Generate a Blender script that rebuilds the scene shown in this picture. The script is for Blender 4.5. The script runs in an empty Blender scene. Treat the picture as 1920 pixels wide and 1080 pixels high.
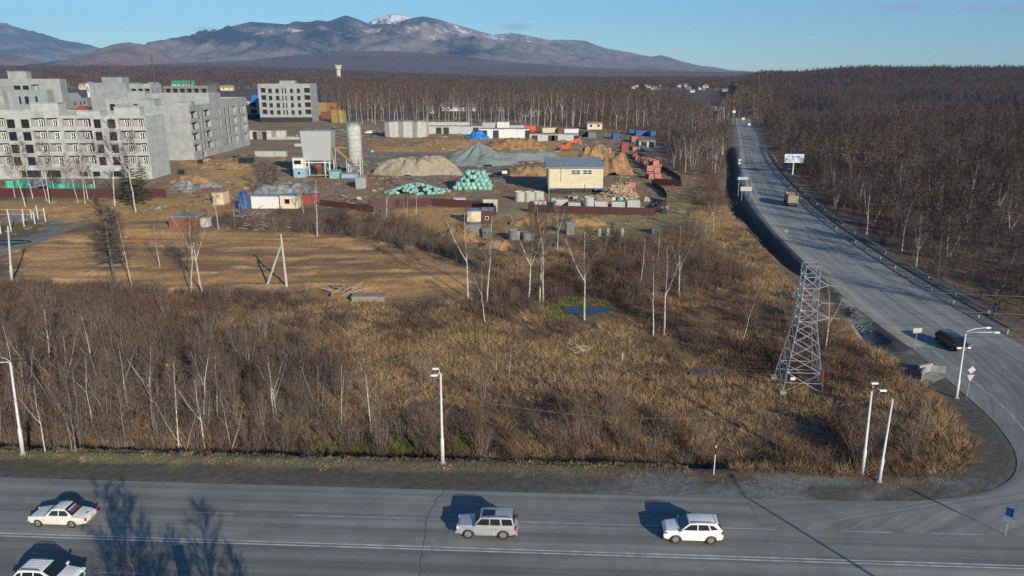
import bpy, bmesh, math, random
import numpy as np
from mathutils import Vector, Matrix, noise as mnoise

# ------------------------------------------------------------------ camera, sky, sun, exposure
SC = bpy.context.scene
FPX = 1400.0; CAMH = 35.0; PITCH = math.atan(405 / FPX)
cam_d = bpy.data.cameras.new('camera'); cam = bpy.data.objects.new('camera', cam_d)
SC.collection.objects.link(cam); SC.camera = cam
cam.location = (0, 0, CAMH); cam.rotation_euler = (math.pi / 2 - PITCH, 0, 0)
cam_d.sensor_width = 36; cam_d.lens = 36 * FPX / 1920
cam_d.clip_start = 0.5; cam_d.clip_end = 60000
SUN_EL = math.radians(18.5); SDX, SDY = 0.5, -0.866
SC.view_settings.view_transform = 'Standard'; SC.view_settings.look = 'None'
SC.view_settings.gamma = 1; SC.view_settings.exposure = 0.26
w = bpy.data.worlds.new('World'); SC.world = w; w.use_nodes = True
nt = w.node_tree; nt.nodes.clear()
out = nt.nodes.new('ShaderNodeOutputWorld'); bg = nt.nodes.new('ShaderNodeBackground')
sky = nt.nodes.new('ShaderNodeTexSky'); sky.sky_type = 'NISHITA'; sky.sun_disc = False
sky.sun_elevation = SUN_EL; sky.sun_rotation = math.atan2(SDX, SDY)
sky.altitude = 100; sky.air_density = 1.0; sky.dust_density = 0.0; sky.ozone_density = 4.0
bg.inputs[1].default_value = 0.094
# a few small flat clouds, low over the horizon, as part of the sky
tc = nt.nodes.new('ShaderNodeTexCoord')
mp = nt.nodes.new('ShaderNodeMapping'); mp.inputs['Scale'].default_value = (22, 22, 90)
nz = nt.nodes.new('ShaderNodeTexNoise'); nz.inputs['Scale'].default_value = 1.0; nz.inputs['Detail'].default_value = 5
nt.links.new(tc.outputs['Generated'], mp.inputs[0]); nt.links.new(mp.outputs[0], nz.inputs[0])
prev = None
def skydir(px, py):
    u = (px - 960) / FPX; v = -(py - 540) / FPX; c, s = math.cos(PITCH), math.sin(PITCH)
    return Vector((u, c + v * s, -s + v * c)).normalized()
for (px, py, rx, rz) in ((968, 49, .028, .0062), (1685, 12, .04, .008), (1832, 14, .022, .007), (1900, 18, .034, .0095), (382, 56, .02, .005)):
    d = skydir(px, py)
    sub = nt.nodes.new('ShaderNodeVectorMath'); sub.operation = 'SUBTRACT'; sub.inputs[1].default_value = d
    nt.links.new(tc.outputs['Generated'], sub.inputs[0])
    ml = nt.nodes.new('ShaderNodeVectorMath'); ml.operation = 'MULTIPLY'; ml.inputs[1].default_value = (1 / rx, 1 / rx, 1 / rz)
    nt.links.new(sub.outputs[0], ml.inputs[0])
    ln = nt.nodes.new('ShaderNodeVectorMath'); ln.operation = 'LENGTH'; nt.links.new(ml.outputs[0], ln.inputs[0])
    mr = nt.nodes.new('ShaderNodeMapRange'); mr.inputs[1].default_value = 1.25; mr.inputs[2].default_value = 0.0
    nt.links.new(ln.outputs['Value'], mr.inputs[0])
    if prev is None: prev = mr.outputs[0]
    else:
        mx = nt.nodes.new('ShaderNodeMath'); mx.operation = 'MAXIMUM'
        nt.links.new(prev, mx.inputs[0]); nt.links.new(mr.outputs[0], mx.inputs[1]); prev = mx.outputs[0]
ad = nt.nodes.new('ShaderNodeMath'); ad.operation = 'MULTIPLY'
nt.links.new(prev, ad.inputs[0]); nt.links.new(nz.outputs[0], ad.inputs[1])
cr = nt.nodes.new('ShaderNodeMapRange'); cr.inputs[1].default_value = .14; cr.inputs[2].default_value = .5; cr.inputs[4].default_value = .62
nt.links.new(ad.outputs[0], cr.inputs[0])
mixc = nt.nodes.new('ShaderNodeMix'); mixc.data_type = 'RGBA'; mixc.inputs[7].default_value = (3.1, 3.5, 4.6, 1)
tint = nt.nodes.new('ShaderNodeMix'); tint.data_type = 'RGBA'; tint.blend_type = 'MULTIPLY'; tint.inputs[0].default_value = 1; tint.inputs[7].default_value = (.70, .96, 1.12, 1)
nt.links.new(sky.outputs[0], tint.inputs[6]); nt.links.new(cr.outputs[0], mixc.inputs[0]); nt.links.new(tint.outputs[2], mixc.inputs[6])
nt.links.new(mixc.outputs[2], bg.inputs[0]); nt.links.new(bg.outputs[0], out.inputs[0])
sun_d = bpy.data.lights.new('sun', 'SUN'); sun = bpy.data.objects.new('sun', sun_d); SC.collection.objects.link(sun)
sun_d.energy = 5.0; sun_d.angle = math.radians(0.5); sun_d.color = (1.0, 0.90, 0.74)
sun.rotation_euler = Vector((SDX * math.cos(SUN_EL), SDY * math.cos(SUN_EL), math.sin(SUN_EL))).to_track_quat('Z', 'Y').to_euler()
SC.cycles.max_bounces = 6; SC.cycles.diffuse_bounces = 2; SC.cycles.glossy_bounces = 2; SC.cycles.volume_bounces = 0
SC.cycles.transparent_max_bounces = 4; SC.cycles.use_denoising = False

# ------------------------------------------------------------------ noise, terrain
def sm(t):
    t = np.clip(t, 0, 1); return t * t * (3 - 2 * t)
_T = np.random.RandomState(7).rand(256, 256)
def vnoise(x, y):
    xi = np.floor(x).astype(int); yi = np.floor(y).astype(int); fx = sm(x - xi); fy = sm(y - yi)
    a = _T[xi & 255, yi & 255]; b = _T[(xi + 1) & 255, yi & 255]; c = _T[xi & 255, (yi + 1) & 255]; d = _T[(xi + 1) & 255, (yi + 1) & 255]
    return a + (b - a) * fx + (c - a) * fy + (a - b - c + d) * fx * fy
def fbm(x, y, s, o=4, g=.5):
    x = np.asarray(x, float) / s; y = np.asarray(y, float) / s; r = 0; a = 1; t = 0
    for i in range(o):
        r = r + a * vnoise(x + 17.3 * i, y - 9.1 * i); t += a; a *= g; x = x * 2.03; y = y * 2.03
    return r / t - .5
def G0(px, py, z=0):
    u = (px - 960) / FPX; v = -(py - 540) / FPX; c, s = math.cos(PITCH), math.sin(PITCH)
    t = (z - CAMH) / (-s + v * c)
    return (u * t, (c + v * s) * t)
def pxl(pts, z=0): return [G0(p[0], p[1], z) for p in pts]
def dist_poly(X, Y, pts):
    D = np.full(np.shape(X), 1e9)
    for (a, b), (c, d) in zip(pts[:-1], pts[1:]):
        vx, vy = c - a, d - b; L = vx * vx + vy * vy
        t = np.clip(((X - a) * vx + (Y - b) * vy) / L, 0, 1)
        D = np.minimum(D, np.hypot(X - a - t * vx, Y - b - t * vy))
    return D
def inside(X, Y, poly):
    r = np.zeros(np.shape(X), bool); n = len(poly)
    for i in range(n):
        x1, y1 = poly[i]; x2, y2 = poly[(i + 1) % n]
        if y1 == y2: continue
        c = ((y1 > Y) != (y2 > Y)) & (X < (x2 - x1) * (Y - y1) / (y2 - y1) + x1); r ^= c
    return r
def soft(X, Y, poly, wd):
    return sm((np.where(inside(X, Y, poly), 1, -1) * dist_poly(X, Y, list(poly) + [poly[0]]) / wd + 1) / 2)

SL = -0.052                                    # slope of the main road
def road_y(x, off): return 49.0 + SL * x + off  # off = metres beyond the double line
# branch road: left edge and right edge, world metres
BL = [(52.6, 93), (52.9, 106.6), (54.6, 125), (56.8, 145), (59.4, 164), (64.3, 192), (69.5, 216), (79, 255), (93.5, 309), (112, 373), (133, 448), (157, 535), (178, 610)]
BR = [(68.0, 93), (68.8, 109.2), (70.0, 127.8), (72.0, 149), (74.6, 170), (79.6, 200), (86.2, 230), (95.5, 272), (109, 324), (127, 388), (147, 460), (170.5, 545), (190, 610)]
CURVE = [(20, 56.3), (29, 55.85), (35.8, 55.9), (41.0, 57.1), (44.8, 59.4), (47.2, 62.3), (49.0, 66.0), (50.6, 72.2), (51.5, 81.4), (52.4, 90), (52.6, 93)]
JUNC = CURVE + [(68.0, 93), (70.5, 84), (76, 73), (86, 62), (104, 52.5), (120, 49), (120, 46), (20, 52)]
DITCH = [(106, 375), (85, 290), (66, 225), (61, 198)] + [G0(a, b, -2.6) for a, b in ((1432, 458), (1490, 508), (1540, 548), (1585, 585), (1620, 622), (1650, 660), (1672, 684))]
PLAT = [(-1e4, 0), (1e4, 0)]
def h(X, Y):
    X = np.asarray(X, float); Y = np.asarray(Y, float)
    z = fbm(X, Y, 14, 4) * 1.0 * sm((Y - 66) / 25) * np.clip(1 - (Y - 3000) / 3000, .3, 1)
    z = z - 1.7 * sm((Y - (62.4 + SL * X)) / 1.6) * (1 - sm((Y - 88) / 40)) * (1 - sm((X - 30) / 12))
    z = z + fbm(X, Y, 2.2, 2) * .35 * sm((Y - 68) / 8)
    dr = dist_poly(X, Y, DITCH)
    z = np.where(dr < 25, z - (3.0 + .5 * vnoise(X / 5, Y / 5)) * np.exp(-(dr / 2.5) ** 2), z)
    # keep everything near the roads level
    road = inside(X, Y, BL + BR[::-1])
    dbr = dist_poly(X, Y, BL); dbR = dist_poly(X, Y, BR)
    kr = np.where(road, 1, np.maximum(1 - sm((dbr - 1.0) / 2.2), 1 - sm((dbR - 2.0) / 3)))
    jn = inside(X, Y, JUNC); dj = dist_poly(X, Y, CURVE)
    kj = np.where(jn, 1, 1 - sm((dj - 2.6) / 2.0))
    mr = (Y < 61.2 + SL * X)
    k = np.maximum(np.maximum(kr, kj), np.where(mr, 1, 0))
    z = z * (1 - k) - .018 * k
    inr = (road & (dbr > .7) & (dbR > .7)) | (jn & (dj > .7)) | ((Y < 56.7 + SL * X) & ~(jn & (dj <= .7)))
    z = np.where((road | jn | (Y < 57.5 + SL * X)) & ~inr, -.045, z)
    z = np.where(inr, -.30, z)
    # far relief: plateau on the left, wooded ridge on the right
    z = z + 45 * sm((Y - 900) / 2700) * sm((200 - X + .0 * Y) / 1700)
    z = z - 9 * sm((Y - 480) / 200) * (1 - sm((Y - 760) / 160)) * sm((X - .3 * Y) / 60)
    z = z + (20 + 10 * sm((X / np.maximum(Y, 1) - .36) / .09)) * sm((Y - 760) / 620) * sm((X - .283 * Y) / (.045 * Y + 1)) * (1 + .25 * fbm(X, Y, 300, 3))
    return z
def hz(x, y): return float(h(np.array([x]), np.array([y]))[0])
def G(px, py):
    """the point of the terrain seen at a photograph pixel"""
    z = 0
    for _ in range(4):
        x, y = G0(px, py, z); z = hz(x, y)
    return (x, y, z)
def ztop(x, y, py):
    """height of a point above (x, y) seen at photograph row py"""
    k = -(py - 540) / FPX; c, s = math.cos(PITCH), math.sin(PITCH)
    return CAMH + (k * y * c - y * s) / (c + k * s)
def zd(x, y, z=0): return y * math.cos(PITCH) + (CAMH - z) * math.sin(PITCH)   # depth
def mpp(x, y): return zd(x, y) / FPX                                          # metres per photo pixel

# ------------------------------------------------------------------ objects
COL = bpy.data.collections.new('scene_objects'); SC.collection.children.link(COL)
def tag(o, label=None, cat=None, group=None, kind=None):
    if label: o['label'] = label
    if cat: o['category'] = cat
    if group: o['group'] = group
    if kind: o['kind'] = kind
    return o
def thing(name, label, cat, loc=(0, 0, 0), rz=0, group=None):
    o = bpy.data.objects.new(name, None); COL.objects.link(o); o.empty_display_size = .3
    o.location = loc; o.rotation_euler = (0, 0, rz)
    return tag(o, label, cat, group)
def link(name, me, parent=None, loc=None, rz=None, label=None):
    o = bpy.data.objects.new(name, me); COL.objects.link(o)
    if parent is not None: o.parent = parent
    if loc is not None: o.location = loc
    if rz is not None: o.rotation_euler = (0, 0, rz)
    if label: o['label'] = label
    return o
def dup(root, loc, rz=0, sc=1, label=None, group=None, sz=None):
    r = root.copy(); COL.objects.link(r); r.location = loc; r.rotation_euler = (0, 0, rz)
    r.scale = (sc, sc, sz if sz else sc)
    if label: r['label'] = label
    if group: r['group'] = group
    for ch in list(root.children):
        c = ch.copy(); COL.objects.link(c); c.parent = r
        for g in ch.children:
            d = g.copy(); COL.objects.link(d); d.parent = c
    return r
class MB:
    def __init__(s): s.v = []; s.f = []; s.m = []; s.mi = 0
    def poly(s, pts, mi=None):
        n = len(s.v); s.v += [tuple(p) for p in pts]; s.f.append(tuple(range(n, n + len(pts)))); s.m.append(s.mi if mi is None else mi); return s
    def box(s, x0, x1, y0, y1, z0, z1, M=None):
        n = len(s.v); p = [(x, y, z) for z in (z0, z1) for x, y in ((x0, y0), (x1, y0), (x1, y1), (x0, y1))]
        if M is not None: p = [tuple(M @ Vector(q)) for q in p]
        s.v += p
        for f in ((3, 2, 1, 0), (4, 5, 6, 7), (0, 1, 5, 4), (1, 2, 6, 5), (2, 3, 7, 6), (3, 0, 4, 7)):
            s.f.append(tuple(n + i for i in f)); s.m.append(s.mi)
        return s
    def cbox(s, c, d, rz=0, rx=0, ry=0):
        M = Matrix.Translation(c) @ Matrix.Rotation(rz, 4, 'Z') @ Matrix.Rotation(ry, 4, 'Y') @ Matrix.Rotation(rx, 4, 'X')
        return s.box(-d[0] / 2, d[0] / 2, -d[1] / 2, d[1] / 2, -d[2] / 2, d[2] / 2, M)
    def tube(s, pts, rad, n=6, cap=True):
        pts = [Vector(p) for p in pts]
        if not hasattr(rad, '__len__'): rad = [rad] * len(pts)
        b = len(s.v); k = len(pts)
        for i, p in enumerate(pts):
            t = (pts[min(i + 1, k - 1)] - pts[max(i - 1, 0)])
            t = t.normalized() if t.length > 1e-9 else Vector((0, 0, 1))
            a = t.cross(Vector((0, 0, 1)) if abs(t.z) < .95 else Vector((1, 0, 0))).normalized(); c = t.cross(a)
            for j in range(n):
                q = 2 * math.pi * j / n; s.v.append(tuple(p + (a * math.cos(q) + c * math.sin(q)) * rad[i]))
        for i in range(k - 1):
            for j in range(n):
                s.f.append((b + i * n + j, b + i * n + (j + 1) % n, b + (i + 1) * n + (j + 1) % n, b + (i + 1) * n + j)); s.m.append(s.mi)
        if cap:
            s.f.append(tuple(b + j for j in range(n))[::-1]); s.m.append(s.mi)
            s.f.append(tuple(b + (k - 1) * n + j for j in range(n))); s.m.append(s.mi)
        return s
    def lathe(s, prof, n=16, c=(0, 0, 0), axis='z'):
        b = len(s.v)
        for r, z in prof:
            for j in range(n):
                q = 2 * math.pi * j / n; x, y = r * math.cos(q), r * math.sin(q)
                p = (x, y, z) if axis == 'z' else (x, z, y)
                s.v.append((p[0] + c[0], p[1] + c[1], p[2] + c[2]))
        for i in range(len(prof) - 1):
            for j in range(n):
                s.f.append((b + i * n + j, b + i * n + (j + 1) % n, b + (i + 1) * n + (j + 1) % n, b + (i + 1) * n + j)); s.m.append(s.mi)
        return s
    def prism(s, pts, y0, y1, axis='y'):
        """outline in (x, z) extruded along y"""
        n = len(s.v); k = len(pts)
        s.v += [(p[0], y0, p[1]) for p in pts] + [(p[0], y1, p[1]) for p in pts]
        s.f.append(tuple(n + i for i in range(k))); s.f.append(tuple(n + k + i for i in range(k))[::-1]); s.m += [s.mi] * 2
        for i in range(k):
            j = (i + 1) % k; s.f.append((n + i, n + k + i, n + k + j, n + j)); s.m.append(s.mi)
        return s
    def blade(s, p, d, w, rng):
        p = Vector(p); d = Vector(d); a = d.cross(Vector((rng.uniform(-1, 1), rng.uniform(-1, 1), rng.uniform(-1, 1))))
        if a.length < 1e-6: a = Vector((1, 0, 0))
        a = a.normalized() * w * .5; n = len(s.v)
        s.v += [tuple(p - a), tuple(p + a), tuple(p + d)]; s.f.append((n, n + 1, n + 2)); s.m.append(s.mi)
    def mesh(s, name, *mats, smooth=False, fix=True):
        me = bpy.data.meshes.new(name); me.from_pydata(s.v, [], s.f)
        for m in mats: me.materials.append(m)
        if len(mats) > 1: me.polygons.foreach_set('material_index', s.m)
        if smooth: me.polygons.foreach_set('use_smooth', [True] * len(me.polygons))
        if fix:
            bm = bmesh.new(); bm.from_mesh(me); bmesh.ops.recalc_face_normals(bm, faces=bm.faces); bm.to_mesh(me); bm.free()
        me.update(); return me
    def build(s, name, mat, parent=None, loc=None, rz=None, smooth=False, label=None, fix=True):
        mats = mat if isinstance(mat, (list, tuple)) else [mat]
        return link(name, s.mesh(name, *mats, smooth=smooth, fix=fix), parent, loc, rz, label)
def solo(o, label, cat, group=None, kind=None): return tag(o, label, cat, group, kind)

# ------------------------------------------------------------------ materials
def mat(name, col, rough=.85, metal=0, var=.25, scale=2.0, bump=0, col2=None, obj_rand=0, coat=0, coord='Object', detail=4, sub=0):
    m = bpy.data.materials.new(name); m.use_nodes = True; t = m.node_tree; b = t.nodes['Principled BSDF']
    b.inputs['Roughness'].default_value = rough; b.inputs['Metallic'].default_value = metal
    if coat: b.inputs['Coat Weight'].default_value = coat; b.inputs['Coat Roughness'].default_value = .08
    c = t.nodes.new('ShaderNodeTexCoord'); n = t.nodes.new('ShaderNodeTexNoise')
    n.inputs['Scale'].default_value = scale; n.inputs['Detail'].default_value = detail
    t.links.new(c.outputs[coord], n.inputs[0])
    r = t.nodes.new('ShaderNodeMapRange'); r.inputs[1].default_value = .3; r.inputs[2].default_value = .7
    t.links.new(n.outputs[0], r.inputs[0])
    mx = t.nodes.new('ShaderNodeMix'); mx.data_type = 'RGBA'
    c2 = col2 if col2 else tuple(v * (1 - var) for v in col); c1 = col if col2 else tuple(min(1, v * (1 + var * .6)) for v in col)
    mx.inputs[6].default_value = (*c1, 1); mx.inputs[7].default_value = (*c2, 1)
    t.links.new(r.outputs[0], mx.inputs[0]); last = mx.outputs[2]
    if obj_rand:
        oi = t.nodes.new('ShaderNodeObjectInfo'); rr = t.nodes.new('ShaderNodeMapRange')
        rr.inputs[3].default_value = 1 - obj_rand; rr.inputs[4].default_value = 1 + obj_rand
        t.links.new(oi.outputs['Random'], rr.inputs[0])
        hs = t.nodes.new('ShaderNodeHueSaturation'); t.links.new(rr.outputs[0], hs.inputs['Value']); t.links.new(last, hs.inputs['Color'])
        r2 = t.nodes.new('ShaderNodeMapRange'); r2.inputs[3].default_value = .5 - obj_rand * .04; r2.inputs[4].default_value = .5 + obj_rand * .04
        fr = t.nodes.new('ShaderNodeMath'); fr.operation = 'FRACT'; mu = t.nodes.new('ShaderNodeMath'); mu.operation = 'MULTIPLY'; mu.inputs[1].default_value = 7.3
        t.links.new(oi.outputs['Random'], mu.inputs[0]); t.links.new(mu.outputs[0], fr.inputs[0]); t.links.new(fr.outputs[0], r2.inputs[0])
        t.links.new(r2.outputs[0], hs.inputs['Hue']); last = hs.outputs[0]
    t.links.new(last, b.inputs['Base Color'])
    if bump:
        bp = t.nodes.new('ShaderNodeBump'); bp.inputs['Strength'].default_value = bump; bp.inputs['Distance'].default_value = .1
        t.links.new(n.outputs[0], bp.inputs['Height']); t.links.new(bp.outputs[0], b.inputs['Normal'])
    return m
M = {}
def mm(k, *a, **kw): M[k] = mat(k, *a, **kw); return M[k]
mm('panel', (.285, .30, .295), .9, var=.22, scale=.35, detail=8); mm('panel_b', (.235, .255, .26), .9, var=.2, scale=.3, detail=8)
mm('panel_w', (.36, .375, .365), .9, var=.2, scale=.35, detail=8); mm('twig_grey', (.09, .075, .064), .95, obj_rand=.25); mm('panel_dark', (.17, .18, .18), .9, var=.2, scale=.4, detail=8)
mm('interior_shade', (.012, .013, .015), .9); mm('white_frame', (.72, .72, .70), .5, var=.08); mm('glass', (.010, .013, .017), .25, var=.1)
mm('plinth', (.025, .028, .036), .9); mm('roof_felt', (.05, .055, .07), .9, var=.2)
mm('concrete', (.30, .29, .265), .92, var=.25, scale=1.5, bump=.2, detail=7); mm('concrete_w', (.40, .40, .375), .9, var=.22, scale=.8, detail=7)
mm('concrete_g', (.2, .205, .2), .92, var=.3, scale=1.0, detail=7)
mm('steel', (.42, .44, .45), .42, .6, var=.2, scale=6); mm('zinc', (.42, .44, .45), .45, .5, var=.15)
mm('pole', (.52, .52, .50), .6, .1, var=.12, scale=3); mm('clad_grey', (.36, .37, .38), .55, .2, var=.08)
mm('white', (.58, .58, .56), .5, var=.1); mm('cream', (.54, .48, .33), .75, var=.12, scale=.6); mm('beige', (.55, .45, .32), .8, var=.2)
mm('brown_metal', (.075, .028, .028), .5, .1, var=.15); mm('blue', (.025, .09, .28), .6, var=.3, scale=1.2, bump=.3); mm('blue_dk', (.03, .07, .2), .6, var=.3)
mm('blue_pale', (.22, .36, .46), .6, var=.3, scale=2); mm('tarp_blue', (.02, .15, .48), .45, var=.4, scale=.8, bump=.5)
mm('teal', (.21, .40, .35), .6, var=.45, scale=.9, bump=.6, obj_rand=.12); mm('green', (.03, .34, .22), .7, var=.2)
mm('red', (.26, .055, .04), .6, var=.3); mm('orange', (.24, .095, .035), .6, var=.25, scale=.8); mm('orange_red', (.55, .075, .025), .45, var=.15)
mm('yellow', (.26, .18, .06), .7, var=.25, scale=.8); mm('rust', (.2, .07, .045), .85, var=.35)
mm('brick', (.40, .17, .13), .9, var=.35, scale=4); mm('black', (.018, .018, .02), .5, var=.2); mm('tyre', (.02, .02, .02), .85)
mm('bark_birch', (.56, .54, .50), .85, col2=(.24, .22, .20), scale=2.6, detail=3, obj_rand=.12); mm('limb', (.22, .19, .165), .85, obj_rand=.2)
mm('bark', (.10, .08, .068), .9, obj_rand=.25); mm('bark_grey', (.165, .14, .12), .9, obj_rand=.2)
mm('twig', (.115, .075, .058), .9, var=.2, obj_rand=.3); mm('twig_far', (.100, .064, .053), .95, var=.2, obj_rand=.35)
mm('twig_red', (.14, .065, .042), .9, obj_rand=.3); mm('twig_dark', (.054, .046, .042), .95, obj_rand=.35)
mm('twig_bush', (.13, .088, .062), .9, obj_rand=.35); mm('twig_olive', (.16, .13, .09), .95, obj_rand=.2)
mm('needle', (.075, .075, .035), .9, obj_rand=.2, var=.4); mm('evergreen', (.022, .028, .02), .95, var=.3); mm('larch', (.075, .065, .052), .95, var=.3)
mm('grass_tan', (.36, .24, .125), .9, obj_rand=.35, var=.3); mm('grass_brown', (.205, .128, .066), .9, obj_rand=.4, var=.3)
mm('grass_green', (.13, .16, .035), .9, obj_rand=.35, var=.3); mm('wood', (.42, .30, .19), .85, obj_rand=.3, var=.4, scale=6)
mm('wood_old', (.24, .20, .16), .9, var=.3); mm('paint_white', (.66, .67, .67), .28, var=.03, coat=.6); mm('paint_silver', (.44, .45, .46), .3, .4, var=.04, coat=.6)
mm('paint_black', (.02, .02, .024), .25, var=.05, coat=.8); mm('paint_ivory', (.62, .60, .54), .3, var=.03, coat=.5); mm('chrome', (.75, .75, .76), .15, .9, var=.02)
mm('car_glass', (.012, .015, .02), .06, var=.05, coat=.5); mm('red_lens', (.45, .02, .015), .3, var=.05); mm('clear_lens', (.7, .7, .68), .15, var=.05)
mm('rim', (.45, .45, .46), .35, .7, var=.1); mm('trim', (.05, .05, .052), .6); mm('sign_blue', (.012, .04, .22), .5, var=.05); mm('sign_grey', (.30, .31, .32), .6, var=.1)
mm('sand', (.28, .235, .17), .95, var=.25, scale=.7, bump=.3, detail=8); mm('gravel', (.17, .20, .19), .95, var=.2, scale=1.4, bump=.3, detail=8)
mm('clay', (.34, .205, .09), .95, col2=(.12, .072, .04), scale=.5, bump=1.0, detail=8); mm('film', (.27, .28, .29), .6, col2=(.07, .075, .08), scale=.8, bump=.6, detail=6)
mm('roof_slate', (.23, .26, .28), .5, .1, var=.2, scale=.6); mm('roof_green', (.03, .22, .13), .6); mm('roof_brown', (.28, .2, .15), .8); mm('wire', (.12, .12, .12), .5)
mm('khaki', (.30, .29, .20), .6, var=.2); mm('red_paint', (.36, .14, .12), .6, var=.2); mm('yellow_sign', (.75, .6, .02), .5)

# ------------------------------------------------------------------ ground
def axis(segs):
    r = [segs[0][0]]
    for a, b, st, g in segs:
        x = a; d = st
        while x < b - 1e-6:
            x = min(x + d, b); d *= g; r.append(x)
    return np.array(r)
ys = axis([(-60, 36, 12, 1), (36, 54, 3, 1), (54, 110, .8, 1), (110, 240, 1.3, 1.003), (240, 600, 2.2, 1.02), (600, 16500, 14, 1.045)])
xp = axis([(0, 80, .9, 1), (80, 200, 1.6, 1.01), (200, 16000, 4, 1.07)])
xs = np.concatenate([-xp[::-1][:-1], xp])
X, Y = np.meshgrid(xs, ys); Z = h(X, Y)
def lin(r, g, b): return np.array([r, g, b])
nA = fbm(X, Y, 9, 4); nB = fbm(X + 300, Y, 3, 3); nC = fbm(X, Y + 500, 40, 3)
C = np.zeros(X.shape + (3,))
def lay(wt, c, amt=1):
    global C
    wt = np.clip(wt, 0, 1)[..., None] * amt; C = C * (1 - wt) + wt * np.array(c)
C[:] = (.115, .072, .042)
lay(sm((nA + .06) * 5), (.135, .084, .045), .8); lay(sm((nC + .02) * 6), (.075, .055, .042), .6); lay(sm((nB - .12) * 8), (.17, .12, .06), .6)
WX, WY = X + nA * 13 + nB * 4, Y + fbm(X + 77, Y, 8, 4) * 11 + nB * 5
def zone(pts, c, wd=2.5, amt=1, nz=0.0):
    p = pxl(pts); w_ = soft(WX, WY, p, wd)
    if nz: w_ = w_ * sm((nB + nz) * 4)
    lay(w_, c, amt)
zone([(0, 385), (280, 380), (620, 392), (800, 400), (930, 420), (1240, 420), (1300, 330), (1190, 240), (1000, 222), (720, 222), (640, 225), (0, 225)], (.215, .15, .085), 4)
zone([(330, 300), (470, 300), (470, 352), (310, 372), (270, 372), (0, 384), (0, 420), (260, 420), (420, 400), (430, 350)], (.46, .26, .08), 4, .9, .5)
zone([(700, 262), (1010, 258), (1150, 290), (1180, 320), (1120, 330), (1000, 300), (700, 285)], (.44, .24, .075), 4, .9, .45)
zone([(700, 285), (960, 285), (1010, 320), (900, 350), (700, 330), (640, 300)], (.14, .135, .12), 5, .8)
zone([(640, 395), (860, 390), (960, 425), (940, 465), (860, 460), (760, 425), (640, 420)], (.42, .24, .08), 3, .9, .45)
zone([(950, 395), (1250, 400), (1290, 360), (1330, 440), (1230, 455), (1060, 445), (950, 440)], (.25, .22, .075), 4, .8, .3)
clayp = [(40, 490), (120, 445), (240, 425), (420, 428), (640, 444), (800, 478), (890, 510), (905, 548), (800, 560), (640, 552), (500, 545), (420, 548), (300, 540), (180, 530), (60, 540)]
zone(clayp, (.45, .245, .085), 4)
zone([(230, 470), (560, 460), (800, 500), (800, 530), (560, 520), (300, 510)], (.22, .12, .05), 5, .8, .35)
cl = soft(WX, WY, pxl(clayp), 2)
lay(cl * sm((fbm(X * .16, Y * 1.5, 2.6, 4, .6) - .03) * 10), (.20, .115, .05), .9); lay(cl * sm((fbm(X * .12 + 40, Y * 1.9, 2.2, 3, .6) - .10) * 12), (.60, .37, .16), .8)
Z = Z + np.where(cl > .05, fbm(X * .3, Y * 1.5, 2.6, 2) * .55 * cl, 0)
zone([(0, 400), (110, 405), (150, 425), (60, 470), (0, 492)], (.17, .18, .165), .8)
zone([(0, 428), (40, 418), (100, 412), (118, 424), (60, 440), (0, 456)], (.13, .11, .04), .8)
zone([(0, 378), (250, 380), (300, 395), (110, 400), (0, 398)], (.36, .23, .08), 3, .8, .4)
lay((Y > 59.9 + SL * X) * sm((63.2 + SL * X + nB * 3 - Y) / .8) * sm((12 - X) / 10), (.165, .16, .085))
dj = np.minimum(dist_poly(X, Y, CURVE), dist_poly(X, Y, BL)); wS = 3.7 + nA * 2
lay(sm((wS - dj) / .8) * (Y < 96), (.085, .078, .066)); lay(sm((2.2 + nB * 1.5 - dj) / .6) * (Y >= 90), (.15, .145, .13))
lay((Y < 60.6 + SL * X + nB * 1.2), (.078, .070, .055)); lay((Y < 61.6 + SL * X) * sm((X - 4) / 8) * sm((nB + .05) * 8), (.16, .16, .15), .8)
lay(sm((2.6 - dist_poly(X, Y, DITCH)) / 1.2), (.05, .045, .04)); lay(sm((2.5 - dist_poly(X, Y, BR)) / .8) * (~inside(X, Y, BL + BR[::-1])), (.15, .13, .10))
DB = np.array([(p[0] - 5.2, p[1]) for p in DITCH]); lay(sm((1.5 - dist_poly(X, Y, pxl([(1560, 500), (1600, 585), (1640, 640), (1680, 690), (1720, 710)]))) / 1) * sm((nB + .2) * 5), (.40, .36, .28))
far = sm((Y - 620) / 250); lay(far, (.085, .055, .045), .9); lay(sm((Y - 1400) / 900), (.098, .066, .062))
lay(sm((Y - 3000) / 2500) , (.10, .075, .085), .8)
me = bpy.data.meshes.new('ground'); ny, nx = X.shape
idx = np.arange(nx * ny).reshape(ny, nx)
F4 = np.stack([idx[:-1, :-1], idx[:-1, 1:], idx[1:, 1:], idx[1:, :-1]], -1).reshape(-1, 4)
me.from_pydata(np.stack([X, Y, Z], -1).reshape(-1, 3).tolist(), [], F4.tolist())
at = me.color_attributes.new('surface', 'FLOAT_COLOR', 'POINT')
at.data.foreach_set('color', np.concatenate([C, np.ones(C.shape[:2] + (1,))], -1).astype(np.float32).ravel())
me.polygons.foreach_set('use_smooth', [True] * len(me.polygons))
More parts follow.
